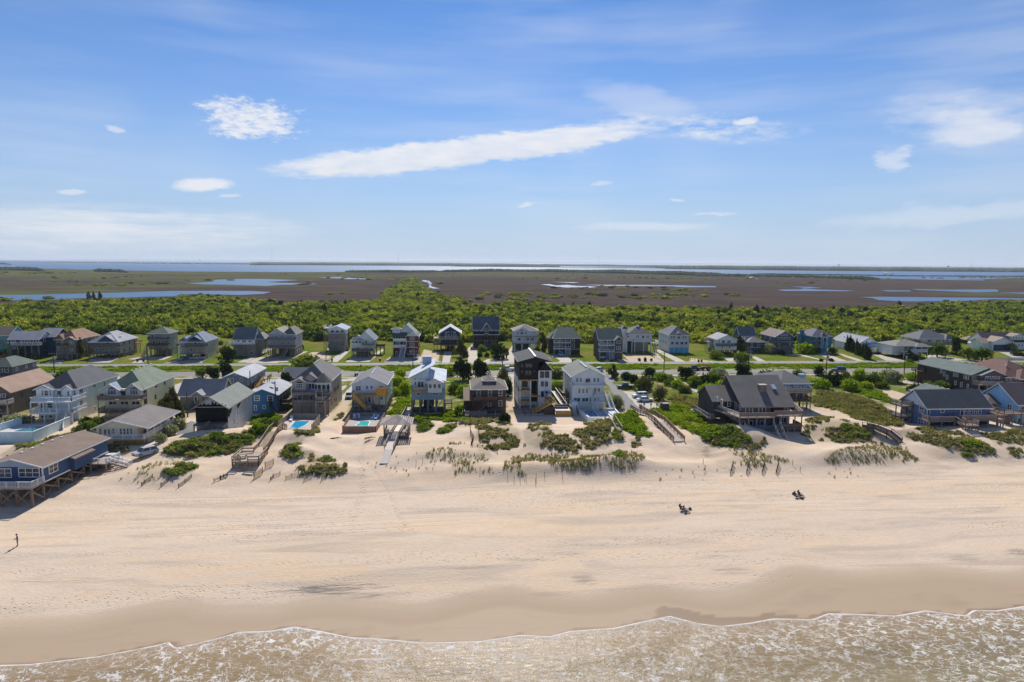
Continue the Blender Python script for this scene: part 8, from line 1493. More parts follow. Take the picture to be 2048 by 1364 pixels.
for x_ in (1463, 1495, 1526, 1554): sand_fence('short dark sand fence standing end on below the grey dune scrub', [(x_-2, 949), (x_+3, 930)], .8, DARKW, 'dark sand fences below the dune')
for p_, lb in (([(940,843), (941,866), (947,878), (942,893)], 'dark brown sand fence winding down beside the matted dune scrub'), ([(956,852), (958,872), (961,884)], 'dark brown sand fence edging the matted dune scrub'), ([(945,893), (975,894), (995,905)], 'low buried fence crossing the foot of the dune')): sand_fence(lb, p_, .9, SFD, None)
for i, (x_, y_) in enumerate(((1015,955),(1028,962),(1040,961),(1052,960),(1048,953),(1089,954),(1072,958),(1071,968),(1125,958),(832,930),(845,925),(1406,928),(1410,940),(870,926),(905,930),(960,944),(1600,944),(1585,930))):
    g = Vector(G(x_, y_)); e = tag(empty('wooden_stake', tuple(g)), 'thin wooden stake sticking out of the sand below the dunes', 'stake', 'stakes in the sand'); MB().bar((0, 0, -.3), (.03, 0, 1.0), .07).obj('shaft', DARKW, e); MB().bar((.03, 0, .95), (.035, 0, 1.05), .09).obj('tip', GREYW, e)
# driftwood
for x_, y_, a_ in ((672,877,.2),(738,882,.9),(740,876,.4),(1005,851,-.2)):
    g = Vector(G(x_, y_)); e = tag(empty('driftwood', tuple(g), a_), 'dark driftwood branch lying on the sand between the houses', 'driftwood', 'driftwood branches'); MB().tube((-1.2, 0, .08), (.2, .1, .16), .12, .09).tube((.2, .1, .16), (1.3, -.1, .1), .09, .03).obj('branch', BARK, e); MB().tube((.1, .1, .15), (.6, .6, .35), .05, .02).obj('twig', BARK, e)

# ================================================================ vehicles
TYRE = plain('tyre_rubber', (.015, .015, .016), .8); RIM = plain('wheel_rim', (.35, .35, .36), .35, .6); LAMP = plain('lamp_lens', (.65, .65, .62), .15); TAIL = plain('tail_lens', (.30, .012, .012), .2)
def paint(name, c):
    mt = plain(name, c, .28, 0.0, .02, spec=.5); return mt
def car(label, kind, col, loc, rz, group=None):
    e = tag(empty({'pickup': 'pickup_truck', 'suv': 'parked_car', 'sedan': 'parked_car'}[kind], loc, rz), label, {'pickup': 'truck'}.get(kind, 'car'), group); pm = paint('paint_'+'_'.join(f'{v:.2f}' for v in col), col)
    L = {'suv': 4.7, 'sedan': 4.8, 'pickup': 5.7}[kind]; w = .93; hb = {'suv': 1.0, 'sedan': .86, 'pickup': 1.08}[kind]; ht = {'suv': 1.68, 'sedan': 1.44, 'pickup': 1.86}[kind]; g = .28; f = -L/2; r_ = L/2
    def loft(secs, mat, nm):                                # stacked outlines: (x, half width, z bottom, z top)
        mb = MB()
        for x_, hw_, za, zb in secs: mb.v += [(x_, -hw_, za), (x_, -hw_*1.0, za+(zb-za)*.6), (x_, -hw_*.90, zb), (x_, hw_*.90, zb), (x_, hw_*1.0, za+(zb-za)*.6), (x_, hw_, za)]
        n = len(secs)
        for i in range(n-1):
            for k in range(6): a, b = i*6+k, i*6+(k+1) % 6; mb.f.append((a, b, b+6, a+6))
        mb.f += [tuple(range(6))[::-1], tuple(range(6*n-6, 6*n))]; return mb.obj(nm, mat, e)
    hood = hb*.93
    loft([(f, w*.82, g+.12, hood*.82), (f+.12, w*.94, g, hood*.95), (f+.9, w, g, hood), (f+1.5, w, g, hb), (r_-.5, w, g, hb), (r_-.08, w*.95, g, hb*.97), (r_, w*.84, g+.15, hb*.85)], pm, 'body')
    c0, c1, c2, c3 = {'suv': (f+1.15, f+1.75, r_-.55, r_-.12), 'sedan': (f+1.3, f+2.0, r_-1.5, r_-.55), 'pickup': (f+1.35, f+1.95, f+3.35, f+3.55)}[kind]
    cab = MB(); zb_ = hb-.02
    for x_, hw_, z_ in ((c0, .86, zb_), (c3, .86, zb_), (c2, .68, ht), (c1, .68, ht)): cab.v += [(x_, -hw_, z_), (x_, hw_, z_)]
    cab.f = [(0, 1, 3, 2), (0, 6, 7, 1), (2, 3, 5, 4), (0, 2, 4, 6), (1, 7, 5, 3), (4, 5, 7, 6)]; cab.obj('cabin', pm, e)
    def quad(nm, p): MB().poly(p).obj(nm, GLASS, e)
    lerp = lambda a, b, t: tuple(a[i]+(b[i]-a[i])*t for i in range(3)); V = cab.v; o_ = .012
    def pane(nm, A, B, C_, D_, n_):
        m_ = [lerp(lerp(A, B, u), lerp(D_, C_, u), v_) for u, v_ in ((.07, .12), (.93, .12), (.93, .90), (.07, .90))]; quad(nm, [tuple(q[i]+n_[i]*o_ for i in range(3)) for q in m_])
    pane('windscreen', V[0], V[1], V[7], V[6], (-.7, 0, .7)); pane('rear_window', V[2], V[3], V[5], V[4], (.7, 0, .7))
    for sgn, A, B, C_, D_ in ((-1, V[0], V[2], V[4], V[6]), (1, V[1], V[3], V[5], V[7])):
        m1, m2 = lerp(A, B, .52), lerp(D_, C_, .52); pane('side_window', A, m1, m2, D_, (0, sgn, .3)); pane('side_window', m1, B, C_, m2, (0, sgn, .3))
    if kind == 'pickup': MB().box(f+3.62, r_-.1, -.74, .74, hb-.002, hb+.012).obj('truck_bed', BLACK, e)
    for x_ in (f+.95, r_-.95):
        for sgn in (-1, 1):
            q = MB().tube((x_, sgn*(w-.14), .35), (x_, sgn*(w+.03), .35), .35, seg=14).obj('wheel', TYRE, e); MB().tube((x_, sgn*(w+.031), .35), (x_, sgn*(w+.045), .35), .20, seg=12).obj('rim', RIM, q)
    for sgn in (-1, 1): MB().box(f-.02, f+.10, sgn*.62-.17, sgn*.62+.17, hood*.70, hood*.86).obj('headlight', LAMP, e); MB().box(r_-.09, r_+.02, sgn*.70-.10, sgn*.70+.10, hb*.62, hb*.86).obj('tail_light', TAIL, e)
    MB().box(f-.03, f+.06, -.42, .42, g+.12, hood*.62).obj('grille', BLACK, e); return e
def pcar(label, kind, col, px, py, deg, zc=None, group=None): q = G(px, py); return car(label, kind, col, (q[0], q[1], (hz(q[0], q[1]) if zc is None else zc)+.045), R(deg), group)
WHT, SLV, BLK, NVY = (.74, .74, .74), (.42, .43, .45), (.015, .016, .018), (.03, .06, .16)
pcar('white crossover parked behind the blue pilings house', 'suv', WHT, 216, 925, 4); pcar('silver crossover parked on the sand track below the cream cottage', 'suv', SLV, 291, 911, 52)
pcar('black pickup truck in the parking lot', 'pickup', BLK, 1252, 777, 2); pcar('white crossover next to the white sedan in the parking lot', 'suv', (.66, .68, .70), 1280, 795, 6); pcar('white sedan parked nearest the access boardwalk', 'sedan', WHT, 1290, 803, 184)
pcar('white pickup truck driving on the highway', 'pickup', WHT, 1015, 742, 0, 4.03); pcar('dark blue car driving on the highway', 'suv', NVY, 1678, 742.5, 0, 4.03); pcar('white pickup under the slate blue roofed house', 'pickup', (.6, .62, .64), 396, 719, 10); pcar('beige sedan in the carport under the slate blue roofed house', 'sedan', (.45, .43, .38), 365, 720, 85)
pcar('grey pickup in front of the red brown shingle house', 'pickup', (.5, .5, .5), 832, 718, 90); pcar('dark green car beside the narrow tall house', 'suv', (.02, .03, .025), 694, 701, 95); pcar('silver car in front of the dark porch house', 'suv', SLV, 1122, 712, 92); pcar('white car beside the white stair of the purple brown house', 'suv', WHT, 1208, 717, 60)
pcar('black car by the cedar hedge of the long roofed white house', 'suv', BLK, 1757, 707, 55); pcar('silver car between the tan house and the cream house', 'suv', SLV, 698, 796, 94); pcar('dark red car beside the teal cottage', 'sedan', (.20, .03, .05), 8, 717, 20); pcar('grey van shaped car turning into the beach access lane', 'suv', (.55, .56, .58), 1195, 744, 40)
pcar('dark pickup stopped on the highway verge ahead of the red tractor', 'pickup', (.03, .032, .036), 1386, 740.5, 180, 4.03)
# red tractor with loader
q = G(1411, 740.5); e = tag(empty('tractor', (q[0], q[1], 4.04)), 'red compact tractor working on the highway verge', 'tractor'); RED = plain('red_paint', (.35, .03, .015), .35)
MB().box(-1.6, .3, -.45, .45, .7, 1.35).box(-1.75, -1.6, -.4, .4, .7, 1.25).obj('hood', RED, e); MB().box(.2, 1.3, -.7, .7, .7, 1.2).obj('chassis', RED, e); MB().bar((.2, -.65, 1.2), (.2, -.65, 2.3), .08).bar((.2, .65, 1.2), (.2, .65, 2.3), .08).bar((1.3, -.65, 1.2), (1.3, -.65, 2.3), .08).bar((1.3, .65, 1.2), (1.3, .65, 2.3), .08).obj('roll_frame', BLACK, e); MB().box(.1, 1.4, -.75, .75, 2.3, 2.4).obj('canopy', RED, e)
for x_, r__ in ((-1.1, .42), (1.0, .68)):
    for s_ in (-1, 1): w_ = MB().tube((x_, s_*.6, r__), (x_, s_*.92, r__), r__, seg=14).obj('wheel', TYRE, e); MB().tube((x_, s_*.921, r__), (x_, s_*.93, r__), r__*.5, seg=10).obj('rim', LINEY, w_)
MB().bar((-1.4, -.6, .9), (-2.9, -.6, .4), .12).bar((-1.4, .6, .9), (-2.9, .6, .4), .12).obj('loader_arm', RED, e); MB().box(-3.4, -2.8, -.85, .85, .15, .7).obj('bucket', BLACK, e)
# camper
q = P(1951, 695, 4.0); e = tag(empty('camper_trailer', (q[0], q[1], 4.0), -.06), 'white camper trailer parked beside the white garage house', 'camper'); MB().prism([(-3.2, .6), (3.0, .6), (3.3, 1.2), (3.0, 3.0), (-2.9, 3.0), (-3.3, 2.2)], -1.2, 1.2).obj('body', plain('camper_white', (.72, .73, .75), .4), e)
for x_ in (-2.2, -.4, 1.6): MB().box(x_-.4, x_+.4, -1.23, -1.19, 1.8, 2.4).obj('window', GLASS, e)
MB().box(.3, 1.0, -1.23, -1.19, .7, 2.6).obj('door', PALEW, e); MB().box(-3.0, 3.0, -1.225, -1.195, 1.2, 1.35).obj('stripe', plain('camper_blue', (.12, .2, .4)), e); MB().bar((3.2, 0, .6), (4.4, 0, .5), .12).obj('tow_bar', BLACK, e)
for x_ in (-.6, .5):
    for s_ in (-1, 1): MB().tube((x_, s_*.9, .36), (x_, s_*1.15, .36), .36, seg=12).obj('wheel', TYRE, e)
q = P(1313, 691, 4.0); e = tag(empty('boat_on_trailer', (q[0], q[1], 4.0), .1), 'white boat on a trailer between the two white stilted houses', 'boat'); MB().prism([(-3, 1.4), (-2.2, .7), (2.6, .7), (2.8, 1.5)], -.9, .9).obj('hull', PW, e); MB().box(-.6, .8, -.6, .6, 1.5, 2.3).obj('console', PW, e)
for s_ in (-1, 1): MB().tube((.8, s_*.85, .33), (.8, s_*1.05, .33), .33, seg=12).obj('wheel', TYRE, e)
MB().bar((-3.6, 0, .5), (2.4, 0, .55), .14).obj('trailer_frame', BLACK, e)

# ================================================================ street furniture
POLEW = wood('4d4036')
def pole(px, ytop, ybase, label, group='utility poles along the roads', arm=True, z_=4.0, trans=False):
    q = P(px, ybase, z_); d_ = ray(px, ytop); t_ = q[1]/d_[1]; hh = (CAM+d_*t_)[2]-z_; e = tag(empty('utility_pole', (q[0], q[1], z_)), label, 'utility pole', group); MB().tube((0, 0, -.5), (0, 0, hh), .19, .12, 8).obj('shaft', POLEW, e)
    if arm:
        MB().bar((-1.3, -.12, hh-.7), (1.3, -.12, hh-.7), .12).obj('crossarm', GREYWD, e)
        for x_ in (-1.2, -.5, .5, 1.2): MB().tube((x_, -.12, hh-.64), (x_, -.12, hh-.42), .06).obj('insulator', PALEW, e)
    if trans: MB().tube((.45, -.1, hh-2.6), (.45, -.1, hh-1.5), .3, seg=10).obj('transformer', plain('transformer_grey', (.45, .47, .48)), e)
LP_ = 'wooden utility pole with crossarm beside the highway'; LQ = 'wooden utility pole with crossarm and grey transformer beside the roads'
for px, yt, yb_, tr in ((109,704,747,True),(297,698,742,True),(652.5,702,733,False),(826,700,744,False),(1005,706,747,False),(1327.5,702,750,False),(1497,700,733,True),(1652,702,750,True),(1808,704,748,True),(1890,704,729,False)): pole(px, yt, yb_, LQ if tr else LP_, trans=tr)
for px, yt, yb_ in ((268,628,664),(619,634,672),(1303,628,664),(1624,628,660),(912,640,668)): pole(px, yt, yb_, 'wooden utility pole standing out of the thicket', 'utility poles in the thicket', z_=2.6)
pole(552, 762, 829, 'tall utility pole with transformer beside the teal blue cottage', None, False, 4.0, True); pole(375.5, 785, 834, 'slender grey pole in front of the grey one storey cottage', None, False); pole(501, 742, 784, 'slender pole beside the blue grey cottage', None, False); pole(1772, 733, 757, 'short pole among the bushes below the highway', None, False); pole(1689, 735, 750, 'stub pole behind the bushes by the highway', None, False)
def bin_(px, py, col, label, group): q = G(px, py); e = tag(empty('wheelie_bin', (q[0], q[1], hz(q[0], q[1]))), label, 'bin', group); m_ = plain('bin_'+label[:9], col, .5); MB().prism([(-.28, .12), (.28, .12), (.34, 1.0), (-.34, 1.0)], -.32, .32).obj('tub', m_, e); MB().box(-.38, .38, -.38, .38, 1.003, 1.09).obj('lid', m_, e); [MB().tube((s_*.22, .34, .12), (s_*.3, .34, .12), .12).obj('wheel', TYRE, e) for s_ in (-1, 1)]
for px, py in ((275,723.5),(287,723.5),(664,722.5),(760,722.5),(1100,722.5),(1145,723),(1150,723),(1397,724),(1403,724)): bin_(px, py, (.012, .016, .016), 'black wheelie bin at the kerb of the back road', 'bins along the back road')
bin_(711, 752.5, (.03, .08, .22), 'navy blue wheelie bin on the highway path', 'blue bins'); bin_(715.5, 752.5, (.03, .08, .22), 'navy blue wheelie bin on the highway path', 'blue bins'); bin_(724, 752, (.02, .07, .06), 'dark green wheelie bin beside the blue bins', None); bin_(1281, 816, (.08, .05, .10), 'dark purple bin at the head of the access boardwalk', None)
def sign(px, ytop, ybase, kind, label, group=None):
    q = G(px, ybase); d_ = ray(px, ytop); hh = (CAM+d_*(q[1]/d_[1]))[2]-q[2]; e = tag(empty('road_sign', tuple(q)), label, 'sign', group); MB().bar((0, .04, -.3), (0, .04, hh), .06).obj('post', GREYW, e); n = 8 if kind == 'stop' else 4; rr_ = .42 if kind == 'stop' else .55; o_ = math.pi/8 if n == 8 else 0; c_ = plain('sign_red', (.42, .015, .02), .5) if kind == 'stop' else plain('sign_orange', (.75, .16, .01), .5)
    mk = lambda r_: [(r_*math.cos(2*math.pi*i/n+o_), hh-.3+r_*math.sin(2*math.pi*i/n+o_)) for i in range(n)]
    MB().prism(mk(rr_), -.01, .01).obj('plate', WHITE if kind == 'stop' else BLACK, e); MB().prism(mk(rr_*.92), -.03, -.011).obj('face', c_, e)
    if kind == 'stop':
        cu = bpy.data.curves.new('lettering', 'FONT'); cu.body = 'STOP'; cu.size = .30; cu.align_x = 'CENTER'; cu.align_y = 'CENTER'; cu.extrude = .004; to = bpy.data.objects.new('lettering_curve', cu); COL.objects.link(to); bpy.context.view_layer.update()
        me = bpy.data.meshes.new_from_object(to.evaluated_get(bpy.context.evaluated_depsgraph_get())); bpy.data.objects.remove(to); me.materials.clear(); me.materials.append(WHITE); lo = bpy.data.objects.new('lettering', me); COL.objects.link(lo); lo.parent = e; lo.location = (0, -.04, hh-.3); lo.rotation_euler = (math.pi/2, 0, 0)
sign(557.5, 741.5, 757, 'stop', 'red stop sign at the side street by the blue grey cottage'); sign(1213, 740, 751, 'stop', 'red stop sign at the mouth of the beach access lane')
sign(340, 734, 742, 'work', 'orange diamond road work sign on the verge opposite the cream arched house'); sign(722, 730, 741.5, 'work', 'orange diamond road work sign on the verge opposite the blue bins')
# timber enclosure and bollard posts at the lot
q = G(*zp('FH', 875, 808)); e = tag(empty('utility_enclosure', tuple(q)), 'dark grey wooden enclosure at the seaward end of the parking lot', 'enclosure')
for i in range(9): MB().box(-.99+i*.22, -.80+i*.22, -.9, -.84, -.2, 1.9).obj('board', GREYWD, e)
MB().box(-1, 1, -.83, .9, -.2, 1.85).obj('box', DARKW, e); MB().box(-1.1, 1.1, -1, 1, 1.92, 2.02).obj('lid', GREYW, e); MB().tube((-.95, -.5, 2.0), (-.95, -.5, 3.0), .16).obj('shower_pipe', GREYW, e)
for x_, y_ in ((545, 800), (655, 800), (750, 800)): q = G(*zp('FH', x_, y_)); e = tag(empty('sign_post', tuple(q)), 'wooden post at the seaward edge of the parking lot', 'post', 'posts by the parking lot'); MB().bar((0, 0, -.3), (0, 0, 1.9), .14).obj('shaft', GREYWD, e); MB().box(-.22, .22, -.1, -.06, 1.3, 1.8).obj('plate', GREYW, e)
def post_row(label, group, pts, n, hh=.8):
    for i in range(n):
        q = Vector(G(*pts[0])).lerp(Vector(G(*pts[1])), i/(n-1)); e = tag(empty('fence_post', tuple(q)), label, 'post', group); MB().bar((0, 0, -.3), (0, 0, hh), .16).obj('shaft', DARKW, e); MB().bar((0, 0, hh), (0, 0, hh+.05), .2).obj('cap', GREYWD, e)
post_row('low wooden post lining the driveway of the white house with turquoise base', 'driveway posts', ((1347,704), (1390,721)), 11); post_row('low wooden post along the gravel drive of the columned white house', 'gravel drive posts', ((1302,712), (1322,721.5)), 6)
post_row('low dark post fencing the sandy lot beside the narrow tall house', 'sandy lot posts', ((625,720), (660,721)), 10)
# long timber fence at the far right drive
q0, q1 = P(1984, 720.5, 4), P(2075, 721, 4); e = tag(empty('picket_fence', tuple(q0)), 'white picket fence along the back road at the garage house', 'fence'); Lf = q1[0]-q0[0]
for i in range(int(Lf/.6)): MB().box(i*.6, i*.6+.45, -.03, .03, 0, 1.2).obj('picket', PALEW, e)
MB().box(0, Lf, .035, .1, .3, .42).box(0, Lf, .035, .1, .85, .97).obj('rail', PALEW, e)
# pool umbrella, hot tub
q = P(*zp('FA', 545, 1035), 4.45); e = tag(empty('parasol', (q[0], q[1]+.6, 4.45)), 'pale yellow parasol beside the walled pool', 'parasol'); MB().tube((0, 0, 0), (0, 0, 2.5), .04).obj('pole', WHITE, e); mb = MB()
for i in range(8): a_, b_ = 2*math.pi*i/8, 2*math.pi*(i+1)/8; mb.poly([(1.5*math.cos(a_), 1.5*math.sin(a_), 2.05), (1.5*math.cos(b_), 1.5*math.sin(b_), 2.05), (0, 0, 2.6)])
mb.obj('canopy', plain('yellow_canvas', (.55, .48, .16)), e); MB().tube((0, 0, 0), (0, 0, .12), .3).obj('base', CONC, e)
q = P(*zp('FA', 1400, 1345), 4.2); e = tag(empty('hot_tub', (q[0], q[1], 4.2)), 'teal hot tub beside the single storey cream cottage', 'hot tub'); MB().box(-1.1, 1.1, -1.1, 1.1, -.3, .85).obj('tub', PTQ, e); MB().box(-1.0, 1.0, -.2, 1.0, .853, .95).obj('cover', plain('dark_cover', (.05, .09, .12)), e); MB().box(-.95, .95, -.95, -.3, .852, .87).obj('water', pool_water('8fd0d0'), e)

# ================================================================ people
def figure(name, label, joints, edges, cloth, loc, rz, extras=()):
    """One continuous body grown over a skeleton; clothes are thin shells of their own."""
    e = tag(empty(name, loc, rz), label, 'person'); ks = list(joints); me = bpy.data.meshes.new('body'); me.from_pydata([joints[k][0] for k in ks], [(ks.index(a), ks.index(b)) for a, b in edges], []); o = bpy.data.objects.new('body', me); COL.objects.link(o)
    md = o.modifiers.new('skin', 'SKIN'); sv = me.skin_vertices[0].data if me.skin_vertices else None
    if sv is None:
        bm = bmesh.new(); bm.from_mesh(me); bm.verts.layers.skin.verify(); bm.to_mesh(me); bm.free(); sv = me.skin_vertices[0].data
    for i, k in enumerate(ks): sv[i].radius = joints[k][1] if isinstance(joints[k][1], tuple) else (joints[k][1],)*2; sv[i].use_root = (k == 'pelvis')
    sb = o.modifiers.new('sub', 'SUBSURF'); sb.levels = sb.render_levels = 2; bpy.context.view_layer.update(); m2 = bpy.data.meshes.new_from_object(o.evaluated_get(bpy.context.evaluated_depsgraph_get())); bpy.data.objects.remove(o)
    skin = plain('skin', (.42, .25, .17), .6); m2.materials.clear(); m2.materials.append(skin); mats = []
    for nm, mat, test in cloth: m2.materials.append(mat); mats.append(test)
    for p in m2.polygons:
        for i, tst in enumerate(mats):
            if tst(p.center): p.material_index = i+1
        p.use_smooth = True
    b = bpy.data.objects.new('body', m2); COL.objects.link(b); b.parent = e
    for mb, nm, mat in extras: mb.obj(nm, mat, e)
    return e
def hand(J, E, tag_, wrist, d, side):
    w_ = Vector(wrist); d = Vector(d).normalized(); s_ = Vector(side).normalized(); J['palm'+tag_] = (tuple(w_+d*.07), (.040, .022)); E.append(('wr'+tag_, 'palm'+tag_))
    for i, (off, ln) in enumerate(((-.03, .075), (-.01, .088), (.01, .082), (.03, .064))):
        a = w_+d*.10+s_*off; J[f'f{i}{tag_}'] = (tuple(a), .010); J[f'g{i}{tag_}'] = (tuple(a+d*ln*.7+Vector((0, 0, -.03))), .008); E += [('palm'+tag_, f'f{i}{tag_}'), (f'f{i}{tag_}', f'g{i}{tag_}')]
    J['th'+tag_] = (tuple(w_+d*.06-s_*.055), .011); E.append(('palm'+tag_, 'th'+tag_))
NAVY_, KHAKI, CAP, SHOE = plain('navy_shirt', (.035, .05, .13)), plain('khaki_shorts', (.15, .125, .085)), plain('dark_cap', (.04, .02, .03)), plain('shoe', (.09, .06, .05))
J = {'pelvis': ((0, 0, .95), (.155, .11)), 'waist': ((0, 0, 1.10), (.145, .105)), 'chest': ((0, .01, 1.32), (.18, .12)), 'neck': ((0, 0, 1.50), .06), 'head0': ((0, -.02, 1.58), .075), 'head1': ((0, -.03, 1.70), .095), 'head2': ((0, -.02, 1.76), .07), 'nose': ((0, -.135, 1.66), .016),
     'shL': ((.19, 0, 1.44), .065), 'elL': ((.26, -.04, 1.16), .05), 'wrL': ((.18, -.28, 1.10), .034), 'shR': ((-.19, 0, 1.44), .065), 'elR': ((-.25, -.04, 1.16), .05), 'wrR': ((-.14, -.28, 1.12), .034),
     'hipL': ((.10, 0, .88), .10), 'knL': ((.12, -.02, .50), .068), 'anL': ((.13, .04, .09), .045), 'toL': ((.15, -.14, .04), .042), 'hipR': ((-.10, 0, .88), .10), 'knR': ((-.10, -.03, .50), .068), 'anR': ((-.10, .0, .09), .045), 'toR': ((-.12, -.18, .04), .042)}
E = [('pelvis', 'waist'), ('waist', 'chest'), ('chest', 'neck'), ('neck', 'head0'), ('head0', 'head1'), ('head1', 'head2'), ('head1', 'nose'), ('chest', 'shL'), ('shL', 'elL'), ('elL', 'wrL'), ('chest', 'shR'), ('shR', 'elR'), ('elR', 'wrR'), ('pelvis', 'hipL'), ('hipL', 'knL'), ('knL', 'anL'), ('anL', 'toL'), ('pelvis', 'hipR'), ('hipR', 'knR'), ('knR', 'anR'), ('anR', 'toR')]
hand(J, E, 'L', J['wrL'][0], (-.4, -1, 0), (1, 0, 0)); hand(J, E, 'R', J['wrR'][0], (.3, -1, .05), (1, 0, 0))
capm = MB().tube((0, -.02, 1.72), (0, -.02, 1.84), .115, .09, 12); capm.slab([(-.10, -.11, 1.745), (.10, -.11, 1.745), (.07, -.26, 1.73), (-.07, -.26, 1.73)], .015)
q = G(35.5, 1092)
figure('person', 'person in cap, navy shirt and khaki shorts standing on the sand looking at a phone', J, E, [('shirt', NAVY_, lambda c: 1.0 < c.z < 1.50 and (abs(c.x) < .24 and c.y > -.14 or c.z > 1.2)), ('shorts', KHAKI, lambda c: .46 < c.z <= 1.0 and c.y > -.16 and abs(c.x) < .24), ('shoes', SHOE, lambda c: c.z < .10)], tuple(q), -.9,
       [(capm, 'cap', CAP), (MB().box(-.02, .06, -.42, -.41, 1.07, 1.22), 'phone', BLACK), (MB().box(-.05, -.02, -.125, -.115, 1.685, 1.70).box(.02, .05, -.125, -.115, 1.685, 1.70).box(-.03, .03, -.12, -.112, 1.605, 1.615), 'face', BLACK)])
def sitter(px, py, rz, label, shirt, shorts_, hair, lean=.28):
    J = {'pelvis': ((0, 0, .36), (.15, .12)), 'waist': ((0, lean*.35, .52), (.14, .105)), 'chest': ((0, lean*.8, .74), (.175, .12)), 'neck': ((0, lean*1.1, .92), .058), 'head0': ((0, lean*1.12, 1.0), .074), 'head1': ((0, lean*1.05, 1.12), .094), 'head2': ((0, lean*1.08, 1.18), .072), 'nose': ((0, lean*1.05-.11, 1.08), .016),
         'shL': ((.19, lean*.9, .86), .06), 'elL': ((.30, lean*.35, .62), .046), 'wrL': ((.26, -.22, .56), .033), 'shR': ((-.19, lean*.9, .86), .06), 'elR': ((-.30, lean*.35, .62), .046), 'wrR': ((-.26, -.22, .56), .033), 'hipL': ((.10, -.03, .36), .095), 'knL': ((.14, -.48, .50), .064), 'anL': ((.15, -.82, .10), .044), 'toL': ((.16, -.98, .06), .038), 'hipR': ((-.10, -.03, .36), .095), 'knR': ((-.13, -.48, .46), .064), 'anR': ((-.14, -.86, .09), .044), 'toR': ((-.15, -1.02, .06), .038)}
    E = [('pelvis', 'waist'), ('waist', 'chest'), ('chest', 'neck'), ('neck', 'head0'), ('head0', 'head1'), ('head1', 'head2'), ('head1', 'nose'), ('chest', 'shL'), ('shL', 'elL'), ('elL', 'wrL'), ('chest', 'shR'), ('shR', 'elR'), ('elR', 'wrR'), ('pelvis', 'hipL'), ('hipL', 'knL'), ('knL', 'anL'), ('anL', 'toL'), ('pelvis', 'hipR'), ('hipR', 'knR'), ('knR', 'anR'), ('anR', 'toR')]
    hand(J, E, 'L', J['wrL'][0], (0, -1, -.2), (1, 0, 0)); hand(J, E, 'R', J['wrR'][0], (0, -1, -.2), (1, 0, 0)); q = G(px, py)
    hm = MB().tube((0, lean*1.1, 1.13), (0, lean*1.12, 1.235), .112, .07, 12)
    return figure('person', label, J, E, [('shirt', shirt, lambda c: .50 < c.z < .93 and abs(c.x) < .28 and c.y > -.08), ('shorts', shorts_, lambda c: c.z < .62 and c.y > -.46 and abs(c.x) < .22 and not (c.z > .50 and c.y > -.08))], tuple(q), rz, [(hm, 'hair', hair), (MB().box(-.05, -.02, lean*1.05-.10, lean*1.05-.092, 1.12, 1.135).box(.02, .05, lean*1.05-.10, lean*1.05-.092, 1.12, 1.135), 'eyes', BLACK)]), q
def beach_chair(pos, rz, mat, label):
    e = tag(empty('beach_chair', pos, rz), label, 'chair'); MB().box(-.29, .29, -.30, .16, .19, .235).obj('seat', mat, e); MB().slab([(-.29, .16, .22), (.29, .16, .22), (.29, .46, .98), (-.29, .46, .98)], .03).obj('backrest', mat, e)
    for s_ in (-1, 1): MB().bar((s_*.31, -.30, 0), (s_*.31, .10, .52), .03).bar((s_*.31, .30, 0), (s_*.31, -.10, .52), .03).obj('leg', RIM, e); MB().box(s_*.31-.04, s_*.31+.04, -.26, .24, .52, .55).obj('armrest', GREYW, e)
BLUESH, GREYSH, TANSK, DKH, REDC = plain('blue_shirt', (.05, .12, .38)), plain('grey_shorts', (.22, .22, .28)), plain('dark_swimwear', (.03, .03, .05)), plain('dark_hair', (.02, .015, .012)), plain('rust_top', (.14, .045, .03))
for px, py, rz, lb, sh, sr, cl, cm in ((1363.5, 1021, .75, 'person in blue shirt reclining in a low beach chair on the open sand', BLUESH, GREYSH, 'dark low beach chair under the person in blue', plain('black_fabric', (.02, .02, .03))), (1371, 1024.5, .75, 'person in pale top sitting low beside the person in blue', plain('pale_top', (.45, .42, .48)), TANSK, 'dark low beach chair under the person in the pale top', plain('black_fabric', (.02, .02, .03))),
    (1592.5, 995, .6, 'person in rust coloured top sitting in a navy beach chair', REDC, TANSK, 'navy beach chair under the person in rust colours', plain('navy_fabric', (.02, .03, .10))), (1600, 993, .6, 'person in brown top sitting in the second beach chair near the dune', plain('brown_top', (.10, .05, .035)), TANSK, 'navy blue beach chair under the person in brown', plain('navy_fabric', (.02, .03, .10)))):
    e, q = sitter(px, py, rz, lb, sh, sr, DKH); e.location.z += -.10; beach_chair(tuple(q), rz, cm, cl)
for px, py, lb, c_ in ((1380, 1019, 'dark beach bag lying beside the reclining pair', (.03, .03, .04)), (1604, 998, 'small dark cooler beside the pair in navy chairs', (.05, .06, .09)), (1587, 989, 'small brown bag behind the pair in navy chairs', (.12, .06, .03))):
    q = G(px, py); e = tag(empty('beach_bag', tuple(q)), lb, 'bag'); MB().prism([(-.25, 0), (.25, 0), (.2, .32), (-.2, .32)], -.15, .15).obj('bag_body', plain('bag_'+lb[:8], c_), e); MB().bar((-.15, 0, .32), (0, 0, .5), .03).bar((0, 0, .5), (.15, 0, .32), .03).obj('strap', BLACK, e)

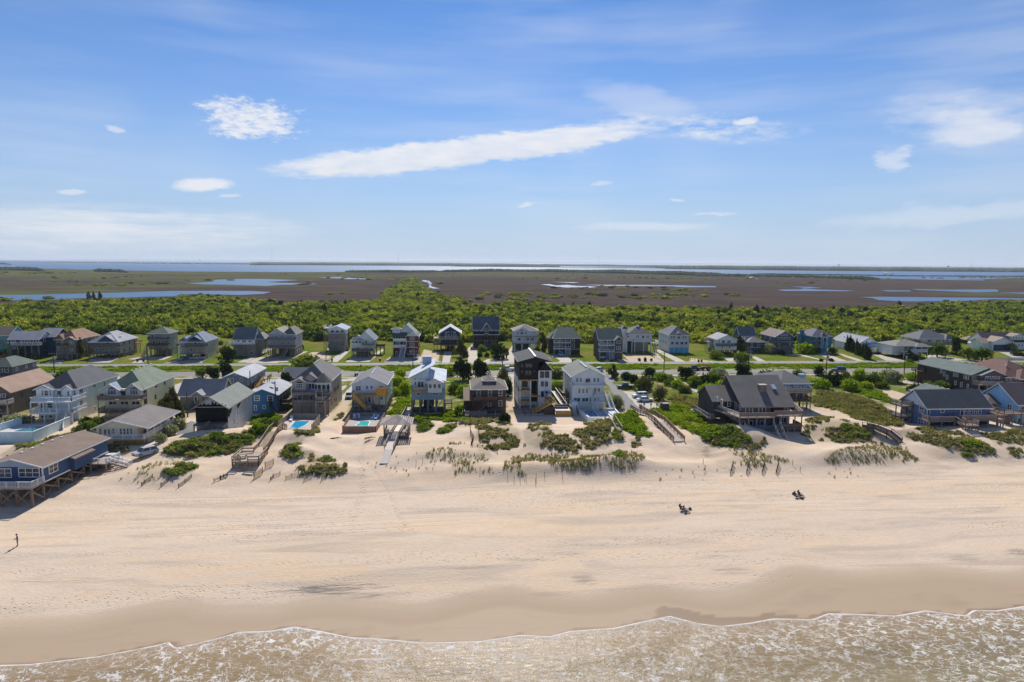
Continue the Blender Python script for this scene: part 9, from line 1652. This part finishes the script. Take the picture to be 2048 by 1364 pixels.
# ================================================================ far things across the sound
def mast(px, ytop, ybase, label): q = P(px, ybase, 1.0); d_ = ray(px, ytop); hh = (CAM+d_*(q[1]/d_[1]))[2]; e = tag(empty('radio_mast', (q[0], q[1], 1.0)), label, 'mast', 'radio masts across the sound'); MB().tube((0, 0, 0), (0, 0, hh), 1.1, .7, 5).obj('shaft', plain('mast_grey', (.2, .2, .22)), e); [MB().tube((0, 0, hh*k), (0, 0, hh*k+2.5), 1.6, 1.6, 5).obj('ring', plain('mast_red', (.3, .08, .06)), e) for k in (.35, .7, .98)]
for px, yt, yb_ in ((544.5,498,530),(797,503,531),(1197.5,502,533),(1942,526,541)): mast(px, yt, yb_, 'thin radio mast standing beyond the sound')
for px, yt, yb_ in ((400,518.5,527.5),(1677,528.8,541),(1896,531.6,543)):
    q = P(px, yb_, 1.0); d_ = ray(px, yt); hh = (CAM+d_*(q[1]/d_[1]))[2]; e = tag(empty('water_tower', (q[0], q[1], 1.0)), 'small water tower on the far shore', 'water tower', 'water towers on the far shore'); tk = plain('tower_paint', (.22, .24, .28)); MB().tube((0, 0, 0), (0, 0, hh-7), 1.4).obj('stem', tk, e); MB().tube((0, 0, hh-9), (0, 0, hh-6), 2, 7.5, 12).tube((0, 0, hh-6), (0, 0, hh-2.5), 7.5, 7.5, 12).tube((0, 0, hh-2.5), (0, 0, hh), 7.5, 2, 12).obj('tank', tk, e)
for px, py, w_, h_ in ((195,526.3,34,8),(202,526.3,20,10),(280,527.3,24,7),(318,527.6,18,7),(335,527.6,22,8),(385,528,40,8),(402,528,34,9),(424,528.5,26,7),(500,527.5,46,8),(560,528.5,38,10),(797,530.4,30,8),(1507,557.2,16,5),(1776,548.4,26,9),(1783,548.6,18,6),(1825,541.6,24,7)):
    q = P(px, py, 1.0); e = tag(empty('waterside_building', (q[0], q[1], 1.0)), 'tiny pale building on the far side of the sound', 'building', 'buildings across the sound'); MB().box(-w_/2, w_/2, 0, 14, -.5, h_*.7).obj('wall', plain('far_wall', (.72, .71, .68)), e); MB().prism([(-w_/2-.5, h_*.7+.02), (w_/2+.5, h_*.7+.02), (0, h_)], -.5, 14.5).obj('roof', plain('far_roof', (.5, .5, .5)), e)

# ================================================================ sea haze over the whole scene
def build_haze():
    mt = bpy.data.materials.new('haze_air'); mt.use_nodes = True; t = NT(mt.node_tree); t.n.clear(); v = t.node('ShaderNodeVolumePrincipled'); v.inputs['Color'].default_value = (.80, .88, 1, 1); v.inputs['Density'].default_value = HAZE; v.inputs['Anisotropy'].default_value = .2
    out = t.node('ShaderNodeOutputMaterial'); t.l.new(v.outputs[0], out.inputs['Volume']); o = MB().box(-140000, 140000, -35000, 140000, -12, 190).obj('haze', mt); tag(o, 'thin blue sea haze over the whole coast', 'haze', kind='stuff')
HAZE = 0.00004
build_haze()
